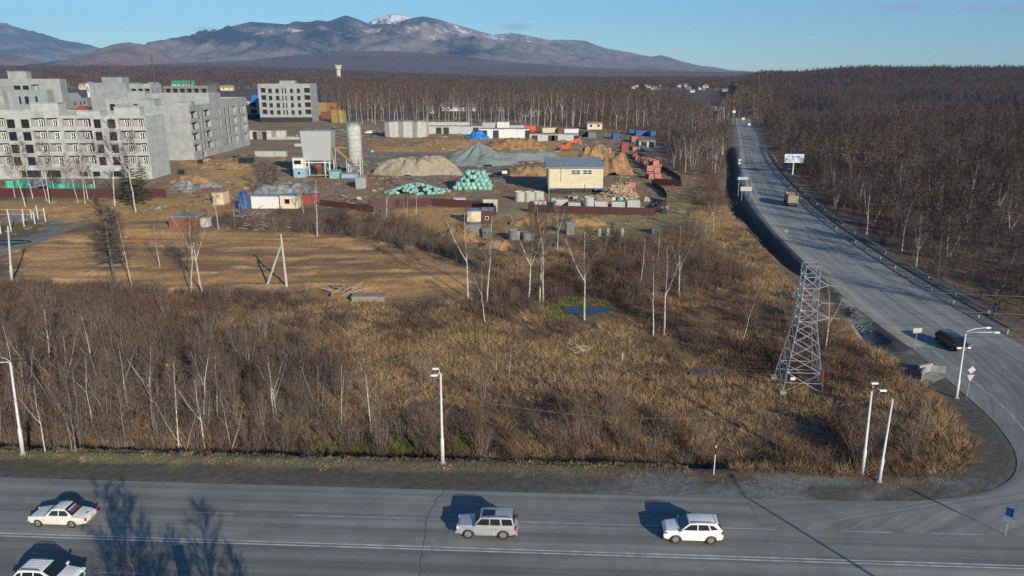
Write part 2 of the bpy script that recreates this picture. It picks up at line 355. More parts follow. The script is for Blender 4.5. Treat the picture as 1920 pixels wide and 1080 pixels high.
def ground_mat():
    m = bpy.data.materials.new('ground'); m.use_nodes = True; t = m.node_tree; b = t.nodes['Principled BSDF']; b.inputs['Roughness'].default_value = .95
    a = t.nodes.new('ShaderNodeAttribute'); a.attribute_name = 'surface'; g = t.nodes.new('ShaderNodeNewGeometry')
    n1 = t.nodes.new('ShaderNodeTexNoise'); n1.inputs['Scale'].default_value = 1.3; n1.inputs['Detail'].default_value = 8; n1.inputs['Roughness'].default_value = .7
    n2 = t.nodes.new('ShaderNodeTexNoise'); n2.inputs['Scale'].default_value = .05; n2.inputs['Detail'].default_value = 5
    for n in (n1, n2): t.links.new(g.outputs['Position'], n.inputs[0])
    r = t.nodes.new('ShaderNodeMapRange'); r.inputs[1].default_value = .3; r.inputs[2].default_value = .7; r.inputs[3].default_value = .55; r.inputs[4].default_value = 1.4
    r2 = t.nodes.new('ShaderNodeMapRange'); r2.inputs[1].default_value = .3; r2.inputs[2].default_value = .7; r2.inputs[3].default_value = .8; r2.inputs[4].default_value = 1.2
    t.links.new(n1.outputs[0], r.inputs[0]); t.links.new(n2.outputs[0], r2.inputs[0])
    mu = t.nodes.new('ShaderNodeMath'); mu.operation = 'MULTIPLY'; t.links.new(r.outputs[0], mu.inputs[0]); t.links.new(r2.outputs[0], mu.inputs[1])
    hs = t.nodes.new('ShaderNodeHueSaturation'); t.links.new(a.outputs['Color'], hs.inputs['Color']); t.links.new(mu.outputs[0], hs.inputs['Value'])
    t.links.new(hs.outputs[0], b.inputs['Base Color'])
    bp = t.nodes.new('ShaderNodeBump'); bp.inputs['Strength'].default_value = .5; bp.inputs['Distance'].default_value = .25
    t.links.new(n1.outputs[0], bp.inputs['Height']); t.links.new(bp.outputs[0], b.inputs['Normal']); return m
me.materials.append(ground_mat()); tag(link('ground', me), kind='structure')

# ------------------------------------------------------------------ roads
def asphalt(name, base, axisv):
    m = bpy.data.materials.new(name); m.use_nodes = True; t = m.node_tree; b = t.nodes['Principled BSDF']; b.inputs['Roughness'].default_value = .8
    uv = t.nodes.new('ShaderNodeUVMap'); g = t.nodes.new('ShaderNodeNewGeometry')
    mp = t.nodes.new('ShaderNodeMapping'); mp.inputs['Scale'].default_value = (1.0, .012, 1); t.links.new(uv.outputs[0], mp.inputs[0])
    n1 = t.nodes.new('ShaderNodeTexNoise'); n1.inputs['Scale'].default_value = .9; n1.inputs['Detail'].default_value = 6; n1.inputs['Roughness'].default_value = .6; t.links.new(mp.outputs[0], n1.inputs[0])
    n2 = t.nodes.new('ShaderNodeTexNoise'); n2.inputs['Scale'].default_value = .18; n2.inputs['Detail'].default_value = 9; n2.inputs['Roughness'].default_value = .7; t.links.new(g.outputs['Position'], n2.inputs[0])
    vo = t.nodes.new('ShaderNodeTexVoronoi'); vo.feature = 'DISTANCE_TO_EDGE'; vo.inputs['Scale'].default_value = .075
    nd = t.nodes.new('ShaderNodeTexNoise'); nd.inputs['Scale'].default_value = .5; nd.inputs['Detail'].default_value = 5; t.links.new(g.outputs['Position'], nd.inputs[0])
    av = t.nodes.new('ShaderNodeVectorMath'); av.operation = 'MULTIPLY_ADD'; av.inputs[1].default_value = (3, 3, 3)
    t.links.new(nd.outputs['Color'], av.inputs[0]); t.links.new(g.outputs['Position'], av.inputs[2]); t.links.new(av.outputs[0], vo.inputs[0])
    crk = t.nodes.new('ShaderNodeMapRange'); crk.inputs[1].default_value = 0; crk.inputs[2].default_value = .0035; crk.inputs[3].default_value = .72; crk.inputs[4].default_value = 1
    t.links.new(vo.outputs[0], crk.inputs[0])
    def mr(src, lo, hi):
        r = t.nodes.new('ShaderNodeMapRange'); r.inputs[1].default_value = .3; r.inputs[2].default_value = .7; r.inputs[3].default_value = lo; r.inputs[4].default_value = hi; t.links.new(src, r.inputs[0]); return r.outputs[0]
    def mul(a, b_):
        q = t.nodes.new('ShaderNodeMath'); q.operation = 'MULTIPLY'; t.links.new(a, q.inputs[0]); t.links.new(b_, q.inputs[1]); return q.outputs[0]
    v = mul(mul(mr(n1.outputs[0], .62, 1.34), mr(n2.outputs[0], .78, 1.2)), crk.outputs[0])
    hs = t.nodes.new('ShaderNodeHueSaturation'); hs.inputs['Color'].default_value = (*base, 1); t.links.new(v, hs.inputs['Value']); t.links.new(hs.outputs[0], b.inputs['Base Color'])
    return m
M['asphalt'] = asphalt('asphalt', (.182, .184, .169), 0); M['asphalt_b'] = asphalt('asphalt_branch', (.215, .219, .206), 1)
M['shoulder'] = asphalt('pale_shoulder', (.30, .285, .235), 1)
M['line'] = mat('road_paint', (.55, .56, .55), .7, col2=(.26, .27, .27), scale=1.1, detail=8)
M['line_worn'] = mat('worn_paint', (.50, .51, .51), .7, col2=(.23, .24, .24), scale=.8, detail=8)
def strip(name, pts, m, z=0, skirt=0, uvo=True):
    """pts: list of (left, right) world points"""
    mb = bpy.data.meshes.new(name); v = []; f = []; uv = []; L = 0; last = None
    for i, (a, b) in enumerate(pts):
        c = Vector(((a[0] + b[0]) / 2, (a[1] + b[1]) / 2))
        if last is not None: L += (c - last).length
        last = c; wd = math.hypot(a[0] - b[0], a[1] - b[1])
        v += [(a[0], a[1], z), (b[0], b[1], z)]; uv += [(0, L), (wd, L)]
        if skirt: v += [(a[0], a[1], z - skirt), (b[0], b[1], z - skirt)]; uv += [(0, L), (wd, L)]
    k = 4 if skirt else 2
    for i in range(len(pts) - 1):
        o, p = i * k, (i + 1) * k; f.append((o, o + 1, p + 1, p))
        if skirt: f.append((o + 2, o, p, p + 2)); f.append((o + 1, o + 3, p + 3, p + 1))
    mb.from_pydata(v, [], f); ul = mb.uv_layers.new(name='UVMap')
    for lp in mb.loops: ul.data[lp.index].uv = uv[lp.vertex_index]
    mb.materials.append(m)
    bm = bmesh.new(); bm.from_mesh(mb); bmesh.ops.recalc_face_normals(bm, faces=bm.faces)
    if sum(fc.normal.z for fc in bm.faces) < 0: bmesh.ops.reverse_faces(bm, faces=bm.faces)
    bm.to_mesh(mb); bm.free(); return link(name, mb)
def mainstrip(x0, x1, o0, o1, n=40): return [((x, road_y(x, o1)), (x, road_y(x, o0))) for x in np.linspace(x0, x1, n)]
tag(strip('main_road', mainstrip(-260, 200, -8.6, 8.35), M['asphalt'], 0, .35), kind='structure')
def resample(pts, n):
    P = np.array(pts); d = np.r_[0, np.cumsum(np.hypot(*np.diff(P, axis=0).T))]; s = np.linspace(0, d[-1], n)
    # smooth by chaikin first
    for _ in range(2):
        Q = [P[0]]
        for a, b in zip(P[:-1], P[1:]): Q += [a * .75 + b * .25, a * .25 + b * .75]
        Q.append(P[-1]); P = np.array(Q)
    d = np.r_[0, np.cumsum(np.hypot(*np.diff(P, axis=0).T))]; s = np.linspace(0, d[-1], n)
    return np.stack([np.interp(s, d, P[:, 0]), np.interp(s, d, P[:, 1])], 1)
NB = 220; bl = resample(BL, NB); br = resample(BR, NB)
def bfrac(f0, f1, a=0, b=NB): return [(tuple(bl[i] * (1 - f0) + br[i] * f0), tuple(bl[i] * (1 - f1) + br[i] * f1)) for i in range(a, b)]
tag(strip('branch_road', bfrac(0, 1), M['asphalt_b'], .004, .35), kind='structure')
tag(strip('pale_shoulder', bfrac(0, .17), M['shoulder'], .010), kind='structure')
jb = MB(); jb.poly([(x, y, .012) for x, y in [tuple(p) for p in resample(CURVE, 60)] + JUNC[11:]])
jm = jb.mesh('junction_road', M['asphalt']); ul = jm.uv_layers.new(name='UVMap')
for lp in jm.loops:
    c = jm.vertices[lp.vertex_index].co; ul.data[lp.index].uv = (math.hypot(c.x - 20, c.y - 92) , math.atan2(c.y - 92, c.x - 20) * 60)
if jm.polygons[0].normal.z < 0: jm.flip_normals()
tag(link('junction_road', jm), kind='structure')
lines = MB()
def mline(x0, x1, off, w_, z=.016, n=30):
    for a, b in zip(np.linspace(x0, x1, n + 1)[:-1], np.linspace(x0, x1, n + 1)[1:]):
        lines.poly([(a, road_y(a, off - w_ / 2), z), (b, road_y(b, off - w_ / 2), z), (b, road_y(b, off + w_ / 2), z), (a, road_y(a, off + w_ / 2), z)])
mline(-200, 120, -.17, .15); mline(-200, 120, .17, .15)
tag(link('road_marking', lines.mesh('road_marking', M['line'])), kind='structure')
lines = MB()
mline(-18, 21, 3.85, .10); mline(26, 30, 3.9, .1, n=2); mline(33, 37, 4, .1, n=2)
for k in range(-12, 12): mline(k * 12 - 6, k * 12 - 2.6, -4.1, .11, n=2)
for i in range(8): a = -23 - i * 12; mline(a - 3, a, 3.8, .1, n=2)
def bline(f, w_, i0, i1, z=.014):
    for i in range(i0, i1):
        a = bl[i] * (1 - f) + br[i] * f; b = bl[i + 1] * (1 - f) + br[i + 1] * f; n = br[i] - bl[i]; n = n / np.hypot(*n) * w_ / 2
        lines.poly([(*(a - n), z), (*(a + n), z), (*(b + n), z), (*(b - n), z)])
bline(.77, .13, 0, NB - 1); bline(.955, .12, 0, NB - 1); bline(.175, .10, 0, 120)
arc = resample([(bl[0][0] + 2.6, 93), (54.6, 84), (53.6, 74), (51.2, 66), (46.6, 59.8)], 30)
for a, b in zip(arc[:-1], arc[1:]):
    d = b - a; n = np.array([-d[1], d[0]]) / np.hypot(*d) * .06; lines.poly([(*(a - n), .018), (*(a + n), .018), (*(b + n), .018), (*(b - n), .018)])
tag(link('worn_road_marking', lines.mesh('worn_road_marking', M['line_worn'])), kind='structure')
lines = MB(); k = 0
while k < NB - 3:
    for j in (0,): bline(.565, .16, k, k + 1, .0145)
    k += 3
tag(link('dashed_road_marking', lines.mesh('dashed_road_marking', M['line'])), kind='structure')

M['tar'] = mat('tar_seam', (.10, .10, .098), .7, var=.3); cm = MB(); rc = random.Random(4)
for pts in ([(838, 912), (822, 935), (800, 968), (796, 1000), (790, 1050), (786, 1090)],):
    P = [];
    for a, b in zip(pts[:-1], pts[1:]):
        for t_ in np.linspace(0, 1, 7)[:-1]: P.append(G0(a[0] + (b[0] - a[0]) * t_ + rc.uniform(-3, 3), a[1] + (b[1] - a[1]) * t_ + rc.uniform(-1.5, 1.5)))
    for a, b in zip(P[:-1], P[1:]):
        d = (Vector(b) - Vector(a)).normalized(); n = Vector((-d.y, d.x)) * .022; cm.poly([(a[0] - n.x, a[1] - n.y, .021), (a[0] + n.x, a[1] + n.y, .021), (b[0] + n.x, b[1] + n.y, .021), (b[0] - n.x, b[1] - n.y, .021)])
tag(link('road_crack', cm.mesh('road_crack', M['tar'])), kind='structure')

# ------------------------------------------------------------------ water
mw = bpy.data.materials.new('pond_water'); mw.use_nodes = True; b_ = mw.node_tree.nodes['Principled BSDF']
b_.inputs['Base Color'].default_value = (.02, .03, .045, 1); b_.inputs['Roughness'].default_value = .22
def water(name, c, rx, ry, seed, z, label=None, cat=None):
    r = random.Random(seed); mb = MB(); pts = []
    for i in range(36):
        a = i / 36 * math.tau; q = 1 + .10 * math.sin(3 * a + seed) + .07 * math.sin(5 * a + 1) + r.uniform(-.05, .05)
        pts.append((c[0] + rx * q * math.cos(a), c[1] + ry * q * math.sin(a), z))
    mb.poly(pts); o = link(name, mb.mesh(name, mw)); tag(o, label, cat, kind='structure'); return o
pc = G(1100, 584); water('pond_water', pc, 3.9, 2.2, 1, pc[2] + .3)
pd = G(1330, 700); water('puddle_water', pd, 3, 1.1, 2, pd[2] + .22)
dm = MB(); Dw = resample(DITCH[3:], 40)
for a, b in zip(Dw[:-1], Dw[1:]):
    d = b - a; n = np.array([-d[1], d[0]]) / np.hypot(*d); za = -2.75
    wa = .12 + .25 * math.sin(a[1] * .21) + .2 * math.sin(a[1] * .6)
    dm.poly([(*(a - n * wa), za), (*(a + n * wa), za), (*(b + n * wa), za), (*(b - n * wa), za)])
tag(link('ditch_water', dm.mesh('ditch_water', mw)), kind='structure')

# ------------------------------------------------------------------ mountains
def px_at(px, py, D):
    """world x and z of photograph pixel at distance y = D"""
    u = (px - 960) / FPX; v = -(py - 540) / FPX; c, s = math.cos(PITCH), math.sin(PITCH)
    t = D / (c + v * s); return u * t, CAMH + (-s + v * c) * t
def mount_mat(name, dark, light, snow, snow_z0, snow_z1, sc, snow_amt):
    m = bpy.data.materials.new(name); m.use_nodes = True; t = m.node_tree; b = t.nodes['Principled BSDF']; b.inputs['Roughness'].default_value = 1
    g = t.nodes.new('ShaderNodeNewGeometry'); sx = t.nodes.new('ShaderNodeSeparateXYZ'); t.links.new(g.outputs['Position'], sx.inputs[0])
    n1 = t.nodes.new('ShaderNodeTexNoise'); n1.inputs['Scale'].default_value = sc; n1.inputs['Detail'].default_value = 7; n1.inputs['Roughness'].default_value = .62
    n2 = t.nodes.new('ShaderNodeTexNoise'); n2.inputs['Scale'].default_value = sc * 5; n2.inputs['Detail'].default_value = 9; n2.inputs['Roughness'].default_value = .75
    for n in (n1, n2): t.links.new(g.outputs['Position'], n.inputs[0])
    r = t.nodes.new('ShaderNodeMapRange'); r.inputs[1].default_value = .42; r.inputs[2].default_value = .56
    xg = t.nodes.new('ShaderNodeMapRange'); xg.inputs[1].default_value = -4500; xg.inputs[2].default_value = 2500; xg.inputs[3].default_value = -.07; xg.inputs[4].default_value = .09; t.links.new(sx.outputs[0], xg.inputs[0])  # dark patches, cloud shade on the main range, gather at the upper left
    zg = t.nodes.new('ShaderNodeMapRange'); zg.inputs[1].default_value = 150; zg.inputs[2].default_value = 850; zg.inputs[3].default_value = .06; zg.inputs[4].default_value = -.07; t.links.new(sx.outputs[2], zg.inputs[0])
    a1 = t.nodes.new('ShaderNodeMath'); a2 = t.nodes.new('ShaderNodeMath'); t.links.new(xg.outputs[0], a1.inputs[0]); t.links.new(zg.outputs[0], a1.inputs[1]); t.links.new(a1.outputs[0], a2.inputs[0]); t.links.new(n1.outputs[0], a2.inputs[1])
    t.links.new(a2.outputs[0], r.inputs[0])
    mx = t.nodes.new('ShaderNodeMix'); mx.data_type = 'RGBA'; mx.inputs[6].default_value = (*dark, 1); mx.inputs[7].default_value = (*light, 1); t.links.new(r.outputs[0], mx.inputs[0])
    zr = t.nodes.new('ShaderNodeMapRange'); zr.inputs[1].default_value = snow_z0; zr.inputs[2].default_value = snow_z1; zr.inputs[3].default_value = -.25; zr.inputs[4].default_value = snow_amt
    t.links.new(sx.outputs[2], zr.inputs[0]); a = t.nodes.new('ShaderNodeMath'); a.operation = 'ADD'; t.links.new(zr.outputs[0], a.inputs[0]); t.links.new(n2.outputs[0], a.inputs[1])
    r2 = t.nodes.new('ShaderNodeMapRange'); r2.inputs[1].default_value = .585; r2.inputs[2].default_value = .70; t.links.new(a.outputs[0], r2.inputs[0])
    m3 = t.nodes.new('ShaderNodeMath'); m3.operation = 'MULTIPLY'; t.links.new(r2.outputs[0], m3.inputs[0])
    r3 = t.nodes.new('ShaderNodeMapRange'); r3.inputs[3].default_value = .25; r3.inputs[3].default_value = .12 if snow_amt < .3 else .7; r3.inputs[1].default_value = .46; r3.inputs[2].default_value = .56; t.links.new(a2.outputs[0], r3.inputs[0]); t.links.new(r3.outputs[0], m3.inputs[1])
    m2 = t.nodes.new('ShaderNodeMix'); m2.data_type = 'RGBA'; m2.inputs[7].default_value = (*snow, 1); t.links.new(m3.outputs[0], m2.inputs[0]); t.links.new(mx.outputs[2], m2.inputs[6])
    t.links.new(m2.outputs[2], b.inputs['Base Color']); return m
def mountain(name, prof, D, depth, m, rough=.16, seed=0, nx=260, ny=60, foot=0.0, backh=.35):
    """heightfield range: crest line through real points at distance D, falling towards the viewer over depth metres"""
    P = [px_at(a, b, D) for a, b in prof]; cx = np.array([p[0] for p in P]); cz = np.array([p[1] for p in P])
    xx = np.linspace(cx[0], cx[-1], nx); crest = np.interp(xx, cx, cz)
    k = np.hanning(7); k /= k.sum(); crest = np.convolve(np.pad(crest, 3, 'edge'), k, 'valid')
    v = np.linspace(-1, .6, ny); XX, V = np.meshgrid(xx, v); CR = np.tile(crest, (ny, 1))
    warp = fbm(XX + seed * 999, V * depth, depth * .45, 3) * .5
    t = np.where(V <= 0, 1 + V, 1 - V * (1 - backh) / .6 * 1.0); t = np.clip(t, 0, 1)
    shape = t ** 1.35
    rid = 1 - np.abs(fbm(XX + seed * 777, V * depth, depth * .30, 5, .55)) * 4
    rid2 = 1 - np.abs(fbm(XX * 1.6 + seed * 337, V * depth * .5, depth * .16, 4, .55)) * 4
    amp = (1 - np.abs(V)) * (1 - np.exp(-np.abs(V) * 9))
    ZZ = foot + (CR - foot) * (shape + rough * amp * ((rid + rid2 * .6) - 1.0))
    ZZ = np.minimum(ZZ, CR * (1 - .10 * np.abs(V)) + .0)
    ZZ = ZZ - np.where(V <= -.98, 30, 0)
    YY = D + V * depth + warp * depth * .2 * amp
    me = bpy.data.meshes.new(name); id_ = np.arange(nx * ny).reshape(ny, nx)
    F = np.stack([id_[:-1, :-1], id_[:-1, 1:], id_[1:, 1:], id_[1:, :-1]], -1).reshape(-1, 4)
    me.from_pydata(np.stack([XX, YY, ZZ], -1).reshape(-1, 3).tolist(), [], F.tolist()); me.materials.append(m)
    me.polygons.foreach_set('use_smooth', [True] * len(me.polygons)); return tag(link(name, me), kind='structure')
mA = mount_mat('mountain_main', (.014, .028, .052), (.19, .165, .155), (.62, .62, .66), 60, 500, .0010, .075)  # dark blue stands in for cloud shadows, painted into the range's colour
mS = mount_mat('mountain_snow', (.06, .07, .09), (.22, .20, .20), (.85, .85, .87), 300, 1300, .0009, .36)
mF = mount_mat('foothill', (.07, .052, .062), (.115, .08, .082), (.5, .5, .5), 2000, 3000, .0012, .0)
mH = mount_mat('low_hill', (.12, .08, .078), (.21, .135, .12), (.5, .5, .5), 2000, 3000, .004, .0)
mountain('mountain_snow_peak', [(640, 110), (670, 60), (690, 42), (715, 29), (745, 24), (770, 30), (800, 48), (850, 90)], 15500, 2500, mS, seed=5, nx=200, rough=.25)
mountain('mountain_left', [(-320, 70), (-120, 20), (-40, 28), (0, 41), (40, 52), (90, 70), (150, 80), (197, 92), (260, 118), (330, 135)], 14500, 5000, mS, seed=2, nx=300, ny=90, rough=.3)
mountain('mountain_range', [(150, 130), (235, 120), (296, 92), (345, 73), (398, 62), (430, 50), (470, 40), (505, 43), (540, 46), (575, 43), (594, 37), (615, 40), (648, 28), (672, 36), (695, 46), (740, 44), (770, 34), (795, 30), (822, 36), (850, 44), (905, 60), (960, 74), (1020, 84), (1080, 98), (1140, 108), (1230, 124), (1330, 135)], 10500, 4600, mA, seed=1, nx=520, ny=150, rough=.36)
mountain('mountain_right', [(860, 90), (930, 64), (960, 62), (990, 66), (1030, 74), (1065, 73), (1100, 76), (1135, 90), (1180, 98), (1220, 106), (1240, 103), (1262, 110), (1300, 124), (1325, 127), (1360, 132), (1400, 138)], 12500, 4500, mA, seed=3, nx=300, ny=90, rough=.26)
mountain('low_hill', [(60, 134), (130, 118), (180, 96), (215, 82), (240, 79), (268, 83), (300, 98), (345, 122), (380, 134)], 7400, 1500, mH, seed=4, rough=.08)
mountain('hill_far_left', [(-300, 100), (-100, 96), (0, 99), (50, 108), (120, 126), (160, 134)], 8200, 1500, mH, seed=9, rough=.08)
mountain('foothill', [(250, 132), (340, 118), (480, 112), (560, 102), (640, 96), (740, 95), (840, 102), (940, 114), (1060, 124), (1200, 130), (1330, 137), (1420, 142)], 7000, 3200, mF, seed=6, rough=.07, foot=30)

# ------------------------------------------------------------------ plants: templates
def limb_pts(p, az, el, L, up, rng, k=3, wob=.06):
    pts = [Vector(p)]; d = Vector((math.cos(az) * math.cos(el), math.sin(az) * math.cos(el), math.sin(el)))
    for i in range(k):
        d = (d + Vector((rng.uniform(-wob, wob), rng.uniform(-wob, wob), up + rng.uniform(-wob, wob)))).normalized()
        pts.append(pts[-1] + d * L / k)
    return pts
def tree_mesh(nm, seed, H=12, r0=.16, lean=.05, nb=18, cs=.4, ang=50, bl_=.34, sub=7, fine=5, tw=.03, stems=1, bark='bark_birch', twig='twig', limbm=None, sides=5, up=.10, one=False, bend=.25, fork=0):
    """returns (trunk mesh, crown mesh) or one joined mesh"""
    rng = random.Random(seed); T = MB(); Cc = T if one else MB()
    for s in range(stems):
        a0 = rng.uniform(0, math.tau); ln = lean + (rng.uniform(.06, .22) if stems > 1 else 0)
        Hs = H * rng.uniform(.75, 1) if stems > 1 else H
        p = Vector((rng.uniform(-.3, .3), rng.uniform(-.3, .3), -.4)) if stems > 1 else Vector((0, 0, -.4))
        d = Vector((math.cos(a0) * ln, math.sin(a0) * ln, 1)).normalized(); pts = [p.copy()]; n = 7
        for i in range(n):
            d = (d + Vector((rng.uniform(-bend, bend) * .35, rng.uniform(-bend, bend) * .35, .05))).normalized(); pts.append(pts[-1] + d * (Hs + .4) / n)
        rad = [r0 * (1 - .86 * (i / n) ** .8) for i in range(n + 1)]
        T.mi = 0; T.tube(pts, rad, sides, cap=False)
        for b in range(nb):
            t = cs + (1 - cs) * ((b + rng.random()) / nb); f = t * n; i = min(int(f), n - 1); q = pts[i].lerp(pts[i + 1], f - i)
            L = Hs * bl_ * (1.12 - t) / (1.12 - cs) * rng.uniform(.7, 1.15) + .3; az = rng.uniform(0, math.tau); el = math.radians(90 - ang * rng.uniform(.7, 1.2))
            lp = limb_pts(q, az, el, L, up, rng); rr = max(.012, r0 * (1 - t) * .45)
            if fork and b < fork: lp = limb_pts(q, az, math.radians(62), Hs * (1 - t) * .95, .12, rng, 4, .12); rr = r0 * .5; L = Hs * (1 - t)
            T.mi = 0 if (fork and b < fork) else 2
            T.tube(lp, [rr * (1 - .75 * j / (len(lp) - 1)) for j in range(len(lp))], 3, cap=False)
            Cc.mi = 1 if one else 0
            for k_ in range(sub):
                u = .15 + .85 * rng.random(); g = u * (len(lp) - 1); j = min(int(g), len(lp) - 2); o = lp[j].lerp(lp[j + 1], g - j)
                l2 = L * rng.uniform(.25, .5) * (1.15 - u * .5) + .25; a2 = az + rng.uniform(-1.2, 1.2); e2 = rng.uniform(.1, 1.2)
                d2 = Vector((math.cos(a2) * math.cos(e2), math.sin(a2) * math.cos(e2), math.sin(e2))) * l2
                Cc.blade(o, d2, tw * 1.5, rng)
                for m_ in range(fine):
                    o2 = o + d2 * rng.uniform(.2, .95); d3 = (d2.normalized() + Vector((rng.uniform(-.8, .8), rng.uniform(-.8, .8), rng.uniform(-.4, .7)))) * l2 * rng.uniform(.25, .55)
                    Cc.blade(o2, d3, tw, rng)
    lm = M[limbm or ('limb' if bark == 'bark_birch' else bark)]
    if one: return T.mesh(nm, M[bark], M[twig], lm, fix=False)
    return T.mesh(nm + '_trunk', M[bark], M[twig], lm, fix=False), Cc.mesh(nm + '_crown', M[twig], fix=False)
def bush_mesh(nm, seed, H=3, R=1.3, n=22, sub=6, fine=3, tw=.022, stem=.022, sm_='bark_grey', twig='twig_bush', spread=.5):
    rng = random.Random(seed); B = MB()
    for s in range(n):
        a = rng.uniform(0, math.tau); r = R * .3 * math.sqrt(rng.random()); L = H * rng.uniform(.55, 1.05)
        lp = limb_pts((math.cos(a) * r, math.sin(a) * r, -.1), a + rng.uniform(-.6, .6), math.pi / 2 - rng.uniform(.05, spread), L, .03, rng, 3, .10)
        B.mi = 0; B.tube(lp, [stem, stem * .8, stem * .5, stem * .2], 3, cap=False); B.mi = 1
        for k_ in range(sub):
            u = .2 + .8 * rng.random(); g = u * 3; j = min(int(g), 2); o = lp[j].lerp(lp[j + 1], g - j); a2 = rng.uniform(0, math.tau); e2 = rng.uniform(.5, 1.3); l2 = L * rng.uniform(.15, .34)
            d2 = Vector((math.cos(a2) * math.cos(e2), math.sin(a2) * math.cos(e2), math.sin(e2))) * l2; B.blade(o, d2, tw, rng)
            for m_ in range(fine):
                o2 = o + d2 * rng.uniform(.2, .9); B.blade(o2, (d2.normalized() + Vector((rng.uniform(-.8, .8), rng.uniform(-.8, .8), rng.uniform(-.2, .6)))) * l2 * .5, tw * .8, rng)
    return B.mesh(nm, M[sm_], M[twig], fix=False)
def tuft_mesh(nm, seed, H=.8, R=.5, n=45, w_=.05, m='grass_tan'):
    rng = random.Random(seed); B = MB()
    for _ in range(n):
        a = rng.uniform(0, math.tau); r = R * math.sqrt(rng.random()); L = H * rng.uniform(.5, 1.1); e = rng.uniform(.35, 1.35); a2 = a + rng.uniform(-1.2, 1.2)
        B.blade((math.cos(a) * r, math.sin(a) * r, -.05), (math.cos(a2) * math.cos(e) * L, math.sin(a2) * math.cos(e) * L, math.sin(e) * L), w_, rng)
    return B.mesh(nm, M[m], fix=False)
def scatter(name, meshes, P, label, cat, kind='stuff', rots=None):
    """P: array of x, y, z, scale, variant. One object whose points carry copies of the meshes"""
    coll = bpy.data.collections.new(name + '_sources')
    for i, m in enumerate(meshes): coll.objects.link(bpy.data.objects.new('%s_source_%02d' % (name, i), m))
    P = np.asarray(P, float); me = bpy.data.meshes.new(name); me.from_pydata(P[:, :3].tolist(), [], [])
    rs = np.random.RandomState(len(P))
    for nm_, ty, vals in (('sc', 'FLOAT', P[:, 3]), ('vi', 'INT', P[:, 4].astype(int)), ('rz', 'FLOAT', rs.rand(len(P)) * 6.283), ('tx', 'FLOAT', rs.randn(len(P)) * .05)):
        a = me.attributes.new(nm_, ty, 'POINT'); a.data.foreach_set('value', vals.astype(np.int32 if ty == 'INT' else np.float32))
    o = link(name, me); ng = bpy.data.node_groups.new(name, 'GeometryNodeTree')
    ng.interface.new_socket('Geometry', in_out='INPUT', socket_type='NodeSocketGeometry'); ng.interface.new_socket('Geometry', in_out='OUTPUT', socket_type='NodeSocketGeometry')
    N = ng.nodes.new; gi, go = N('NodeGroupInput'), N('NodeGroupOutput'); ip = N('GeometryNodeInstanceOnPoints'); ci = N('GeometryNodeCollectionInfo')
    ci.inputs['Collection'].default_value = coll; ci.inputs['Separate Children'].default_value = True; ci.inputs['Reset Children'].default_value = True
    ip.inputs['Pick Instance'].default_value = True
    def att(n_, t_):
        q = N('GeometryNodeInputNamedAttribute'); q.data_type = t_; q.inputs[0].default_value = n_; return q.outputs[0]
    cx = N('ShaderNodeCombineXYZ'); L = ng.links.new
    L(att('tx', 'FLOAT'), cx.inputs[0]); L(att('rz', 'FLOAT'), cx.inputs[2]); er = N('FunctionNodeEulerToRotation'); L(cx.outputs[0], er.inputs[0])
    L(gi.outputs[0], ip.inputs['Points']); L(ci.outputs[0], ip.inputs['Instance']); L(att('vi', 'INT'), ip.inputs['Instance Index']); L(er.outputs[0], ip.inputs['Rotation'])
    L(att('sc', 'FLOAT'), ip.inputs['Scale']); L(ip.outputs[0], go.inputs[0])
    md = o.modifiers.new('scatter', 'NODES'); md.node_group = ng
    return tag(o, label, cat, kind=kind)
RS = np.random.RandomState(11)
def jgrid(x0, x1, y0, y1, st, jit=.95):
    gx, gy = np.meshgrid(np.arange(x0, x1, st), np.arange(y0, y1, st)); gx = gx + RS.uniform(-.5, .5, gx.shape) * st * jit; gy = gy + RS.uniform(-.5, .5, gy.shape) * st * jit
    return gx.ravel(), gy.ravel()
def infov(x, y, m=1.08, pad=12): return np.abs(x) < (y * .961 + 10) * .686 * m + pad
def clear_of_roads(x, y, mg=2.5, mgR=3.5):
    road = inside(x, y, BL + BR[::-1]) | inside(x, y, JUNC)
    d = np.minimum(dist_poly(x, y, BL), dist_poly(x, y, CURVE)); dR = dist_poly(x, y, BR)
    return (~road) & (d > mg) & (dR > mgR) & (y > np.where(x < 20, 64.3, 61.8) + SL * x)
def pack(x, y, s, v, dz=0): return np.stack([x, y, h(x, y) + dz, s, v], 1)

# regions, from photograph outlines on the ground
FIELD_TOP = pxl([(0, 540), (60, 530), (200, 540), (420, 548), (640, 560), (820, 566), (900, 552), (900, 500), (960, 470), (1230, 455), (1290, 420), (1330, 330), (1372, 330)])
fx = np.array([p[0] for p in FIELD_TOP]); fy = np.array([p[1] for p in FIELD_TOP])
FIELD = [(-75, 60)] + [(-140, 118)] + FIELD_TOP + [(66, 240)] + [(p[0] - 6, p[1]) for p in BL[::-1][6:]] + [(50, 84), (49, 74), (47, 67), (44, 62.5), (40, 60), (32, 59.3)]
SITE = pxl([(0, 400), (0, 225), (480, 225), (480, 168), (600, 168), (610, 215), (720, 222), (880, 228), (1100, 240), (1240, 250), (1252, 300), (1300, 330), (1300, 415), (930, 440), (640, 400), (300, 420)])
CLAY = pxl(clayp)

